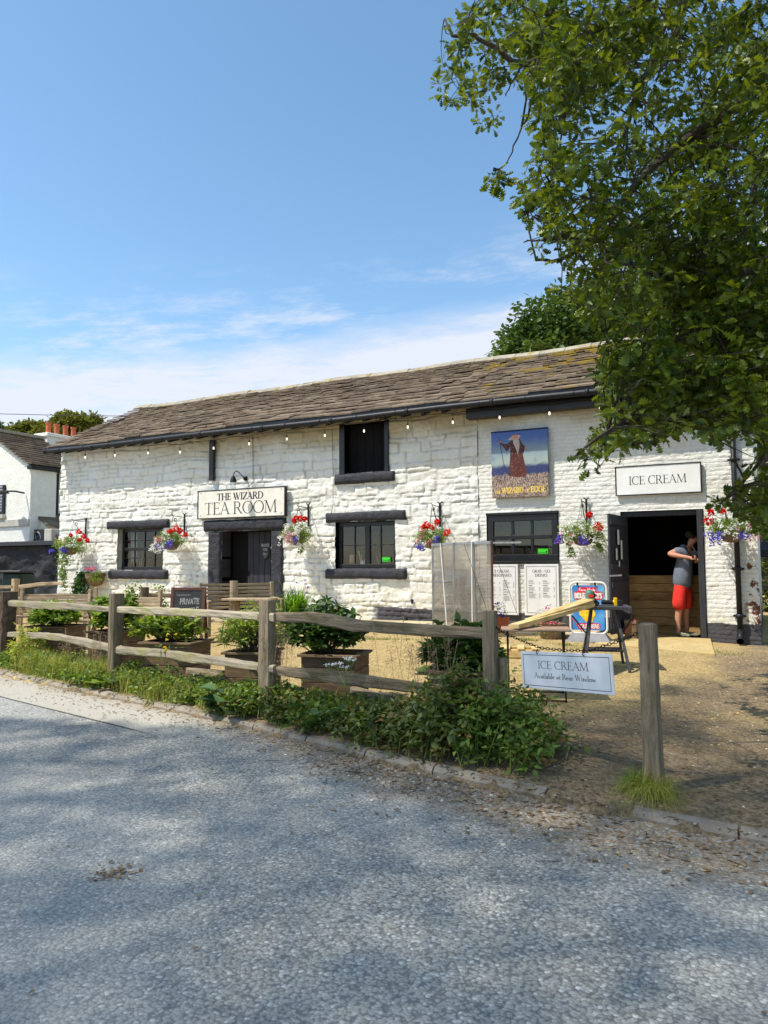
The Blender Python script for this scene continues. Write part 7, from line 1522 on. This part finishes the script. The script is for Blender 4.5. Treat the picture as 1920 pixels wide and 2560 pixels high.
# trees behind the lane: out of the picture, they shade the road
BX = [-16, -9, -6.95, -5.69, -4.45, -2.7, -2.04, -.97, -.05, 1.5, 9]; BYY = [4.2, 4.6, 4.95, 5.3, 5.85, 6.8, 8.0, 9.3, 11.6, 12.6, 13]
HOL = [(175, 1945, .34), (497, 1955, .24), (370, 2075, .26), (1860, 2500, .16), (1735, 1894, .34), (1492, 1838, .22), (60, 1850, .4), (1395, 2050, .14), (30, 2150, .2), (640, 1890, .15), (1660, 1740, .3), (300, 1880, .2)]
HP = [(gp(a, e), q) for a, e, q in HOL]
r = np.random.RandomState(8); n0 = 172000; GX_ = r.uniform(-16, 8, n0); GY_ = r.uniform(-3, 13, n0); Hh = r.uniform(19.0, 27, n0)
ed = np.interp(GX_, BX, BYY)+fbm(GX_*1.1, GX_*0+3., 4, 4)*1.0+fbm(GX_*3.3, GY_*3.3, 4, 3)*.7
k = GY_ < ed
for hp_, q in HP: k &= ~(((((GX_-hp_.x)/1.5)**2+(GY_-hp_.y)**2) < (q*.85*(1+.5*fbm(GX_*5, GY_*5, 3, 2)*3))**2) & (r.rand(n0) < .6))
k &= r.rand(n0) < np.clip(.92+fbm(GX_*1.3, GY_*1.3, 6, 4)*.10, .3, 1)
X_, Y_, Z_ = GX_-.432*Hh, GY_-.4545*Hh, Hh
u_ = X_*math.cos(YAW)+Y_*math.sin(YAW); v_ = -X_*math.sin(YAW)+Y_*math.cos(YAW); vis = (v_ > .3) & (((Z_-CZ)/np.maximum(v_, .01)) < 1.02) & (abs(u_/np.maximum(v_, .01)) < .75)
for zz_ in (3.5, 4.5, 5.5, 6.5):                         # the gap through which the sun reaches the oak's upper leaves
    qx, qy = X_+.432*(Z_-zz_), Y_+.4545*(Z_-zz_); qu = qx*math.cos(YAW)+qy*math.sin(YAW); qv = -qx*math.sin(YAW)+qy*math.cos(YAW); qpx = CX+F*qu/qv; qel = (zz_-CZ)/qv
    k &= ~((qv > 4.6) & (qv < 9) & (qpx > 1000) & (qpx < 2100) & (qel > .42) & (r.rand(len(k)) < .8))
k &= ~vis; C_ = np.stack([X_, Y_, Z_], 1)[k]; print('shade leaves', len(C_))
for i, (tx, ty, sel, lab) in enumerate(((-17, -11, C_[:, 0] < -12, 'tall lime tree behind the lane shading the far side of the road'), (-5, -10, C_[:, 0] >= -12, 'tall lime tree behind the viewer shading the near side of the road'))):
    s = thing('lime_tree', lab, 'tree', (tx, ty, 0)); FLAT.add(s); leaves('crown', C_[sel], .085, 'dab', M['shade_leaf'], s, up=.75, seed=20+i)
    b = MB(); b.tube([(tx, ty, -.2), (tx, ty, 3), (tx+.2, ty+.3, 10), (tx+.3, ty+1, 24)], [.5, .38, .28, .08], 14)
    for k_ in range(9): e = C_[sel][r.randint(sel.sum())]; b.tube([(tx+.1, ty+.1, 10+.9*k_), ((tx+e[0])/2, (ty+e[1])/2, e[2]*.8), tuple(e)], [.14, .09, .02], 7)
    b.build('trunk', M['bark'], s)
# distant trees
def far_tree(name, lab, px, py, v, rx, ry, n, size, mat, sd, trunk=True, flat_=1., base=None, blobs=7, lowcut=-.5):
    c = atv(px, py, v); s = thing(name, lab, 'tree', (c.x, c.y, 0)); FLAT.add(s); r = np.random.RandomState(sd); R_ = rx*v/F; Rz_ = ry*v/F; C = []
    for k in range(blobs):
        D = r.normal(size=3); D /= np.linalg.norm(D); o = np.array([D[0]*R_*.62, D[1]*R_*.5, abs(D[2])*Rz_*.55-.1*Rz_]); C.append(dome(np.array(c)+o, R_*r.uniform(.4, .6), R_*.5, Rz_*r.uniform(.42, .6), n//blobs, sd+k, .72, lowcut))
    C = np.concatenate(C); crown('crown', C, 6, size, 'oval', mat, s, sd, .7)
    b = MB(); b.tube([(c.x, c.y, 0), (c.x, c.y, c.z*.5), (c.x+.1, c.y, c.z)], [R_*.1, R_*.07, R_*.03], 10)
    for k in range(16): e = C[r.randint(len(C))]; b.tube([(c.x, c.y, max(1, c.z-Rz_*1.0)), ((c.x+e[0])/2, (c.y+e[1])/2, c.z-Rz_*.5), tuple(e)], [R_*.035, R_*.02, R_*.006], 5)
    b.build('trunk', M['bark'], s)
far_tree('chestnut_tree', 'round dark green tree rising behind the roof ridge', 1500, 900, 34, 270, 190, 3600, .26, 'far_leaf', 31, blobs=16)
far_tree('chestnut_tree', 'second dark tree standing behind the hidden end of the roof', 1900, 860, 38, 300, 260, 2600, .30, 'far_leaf', 33, blobs=12)
far_tree('broad_topped_tree', 'olive green broad topped tree behind the chimney pots', 205, 1072, 62, 66, 46, 1500, .34, 'olive_leaf', 35, blobs=8, lowcut=-.15); far_tree('broad_topped_tree', 'lower spreading olive tree left of the chimney', 95, 1095, 60, 80, 36, 1400, .34, 'olive_leaf', 36, blobs=8, lowcut=-.15)
far_tree('broad_topped_tree', 'sliver of a dark tree at the edge beyond the house', -22, 1085, 70, 30, 40, 500, .34, 'far_leaf', 37, blobs=5)
for i, (px_, v_, rx_, ry_, lab) in enumerate(((1975, 27, 110, 150, 'dark leafy tree overhanging the lane beyond the corner'), (2150, 25, 200, 260, 'dark leafy tree past the parasol'))): far_tree('hedgerow_tree', lab, px_, 1290, v_, rx_, ry_, 1500, .2, 'weed_dark', 40+i, blobs=9)
s = thing('hedge', 'dark clipped hedge beyond the corner of the building', 'hedge', (3.5, 24, 0)); FLAT.add(s); r = np.random.RandomState(1); C = np.stack([r.uniform(-3, 16, 3600), 24+r.uniform(-.6, .6, 3600), r.uniform(.1, 2.6, 3600)], 1); crown('foliage', C, 4, .18, 'oval', 'weed_dark', s, 3)
b = MB()
for x_ in np.arange(-2.5, 16, 1.1): b.tube([(x_, 24, 0), (x_+.1, 24, 2.2)], .04, 5)
b.build('stem', M['bark'], s)
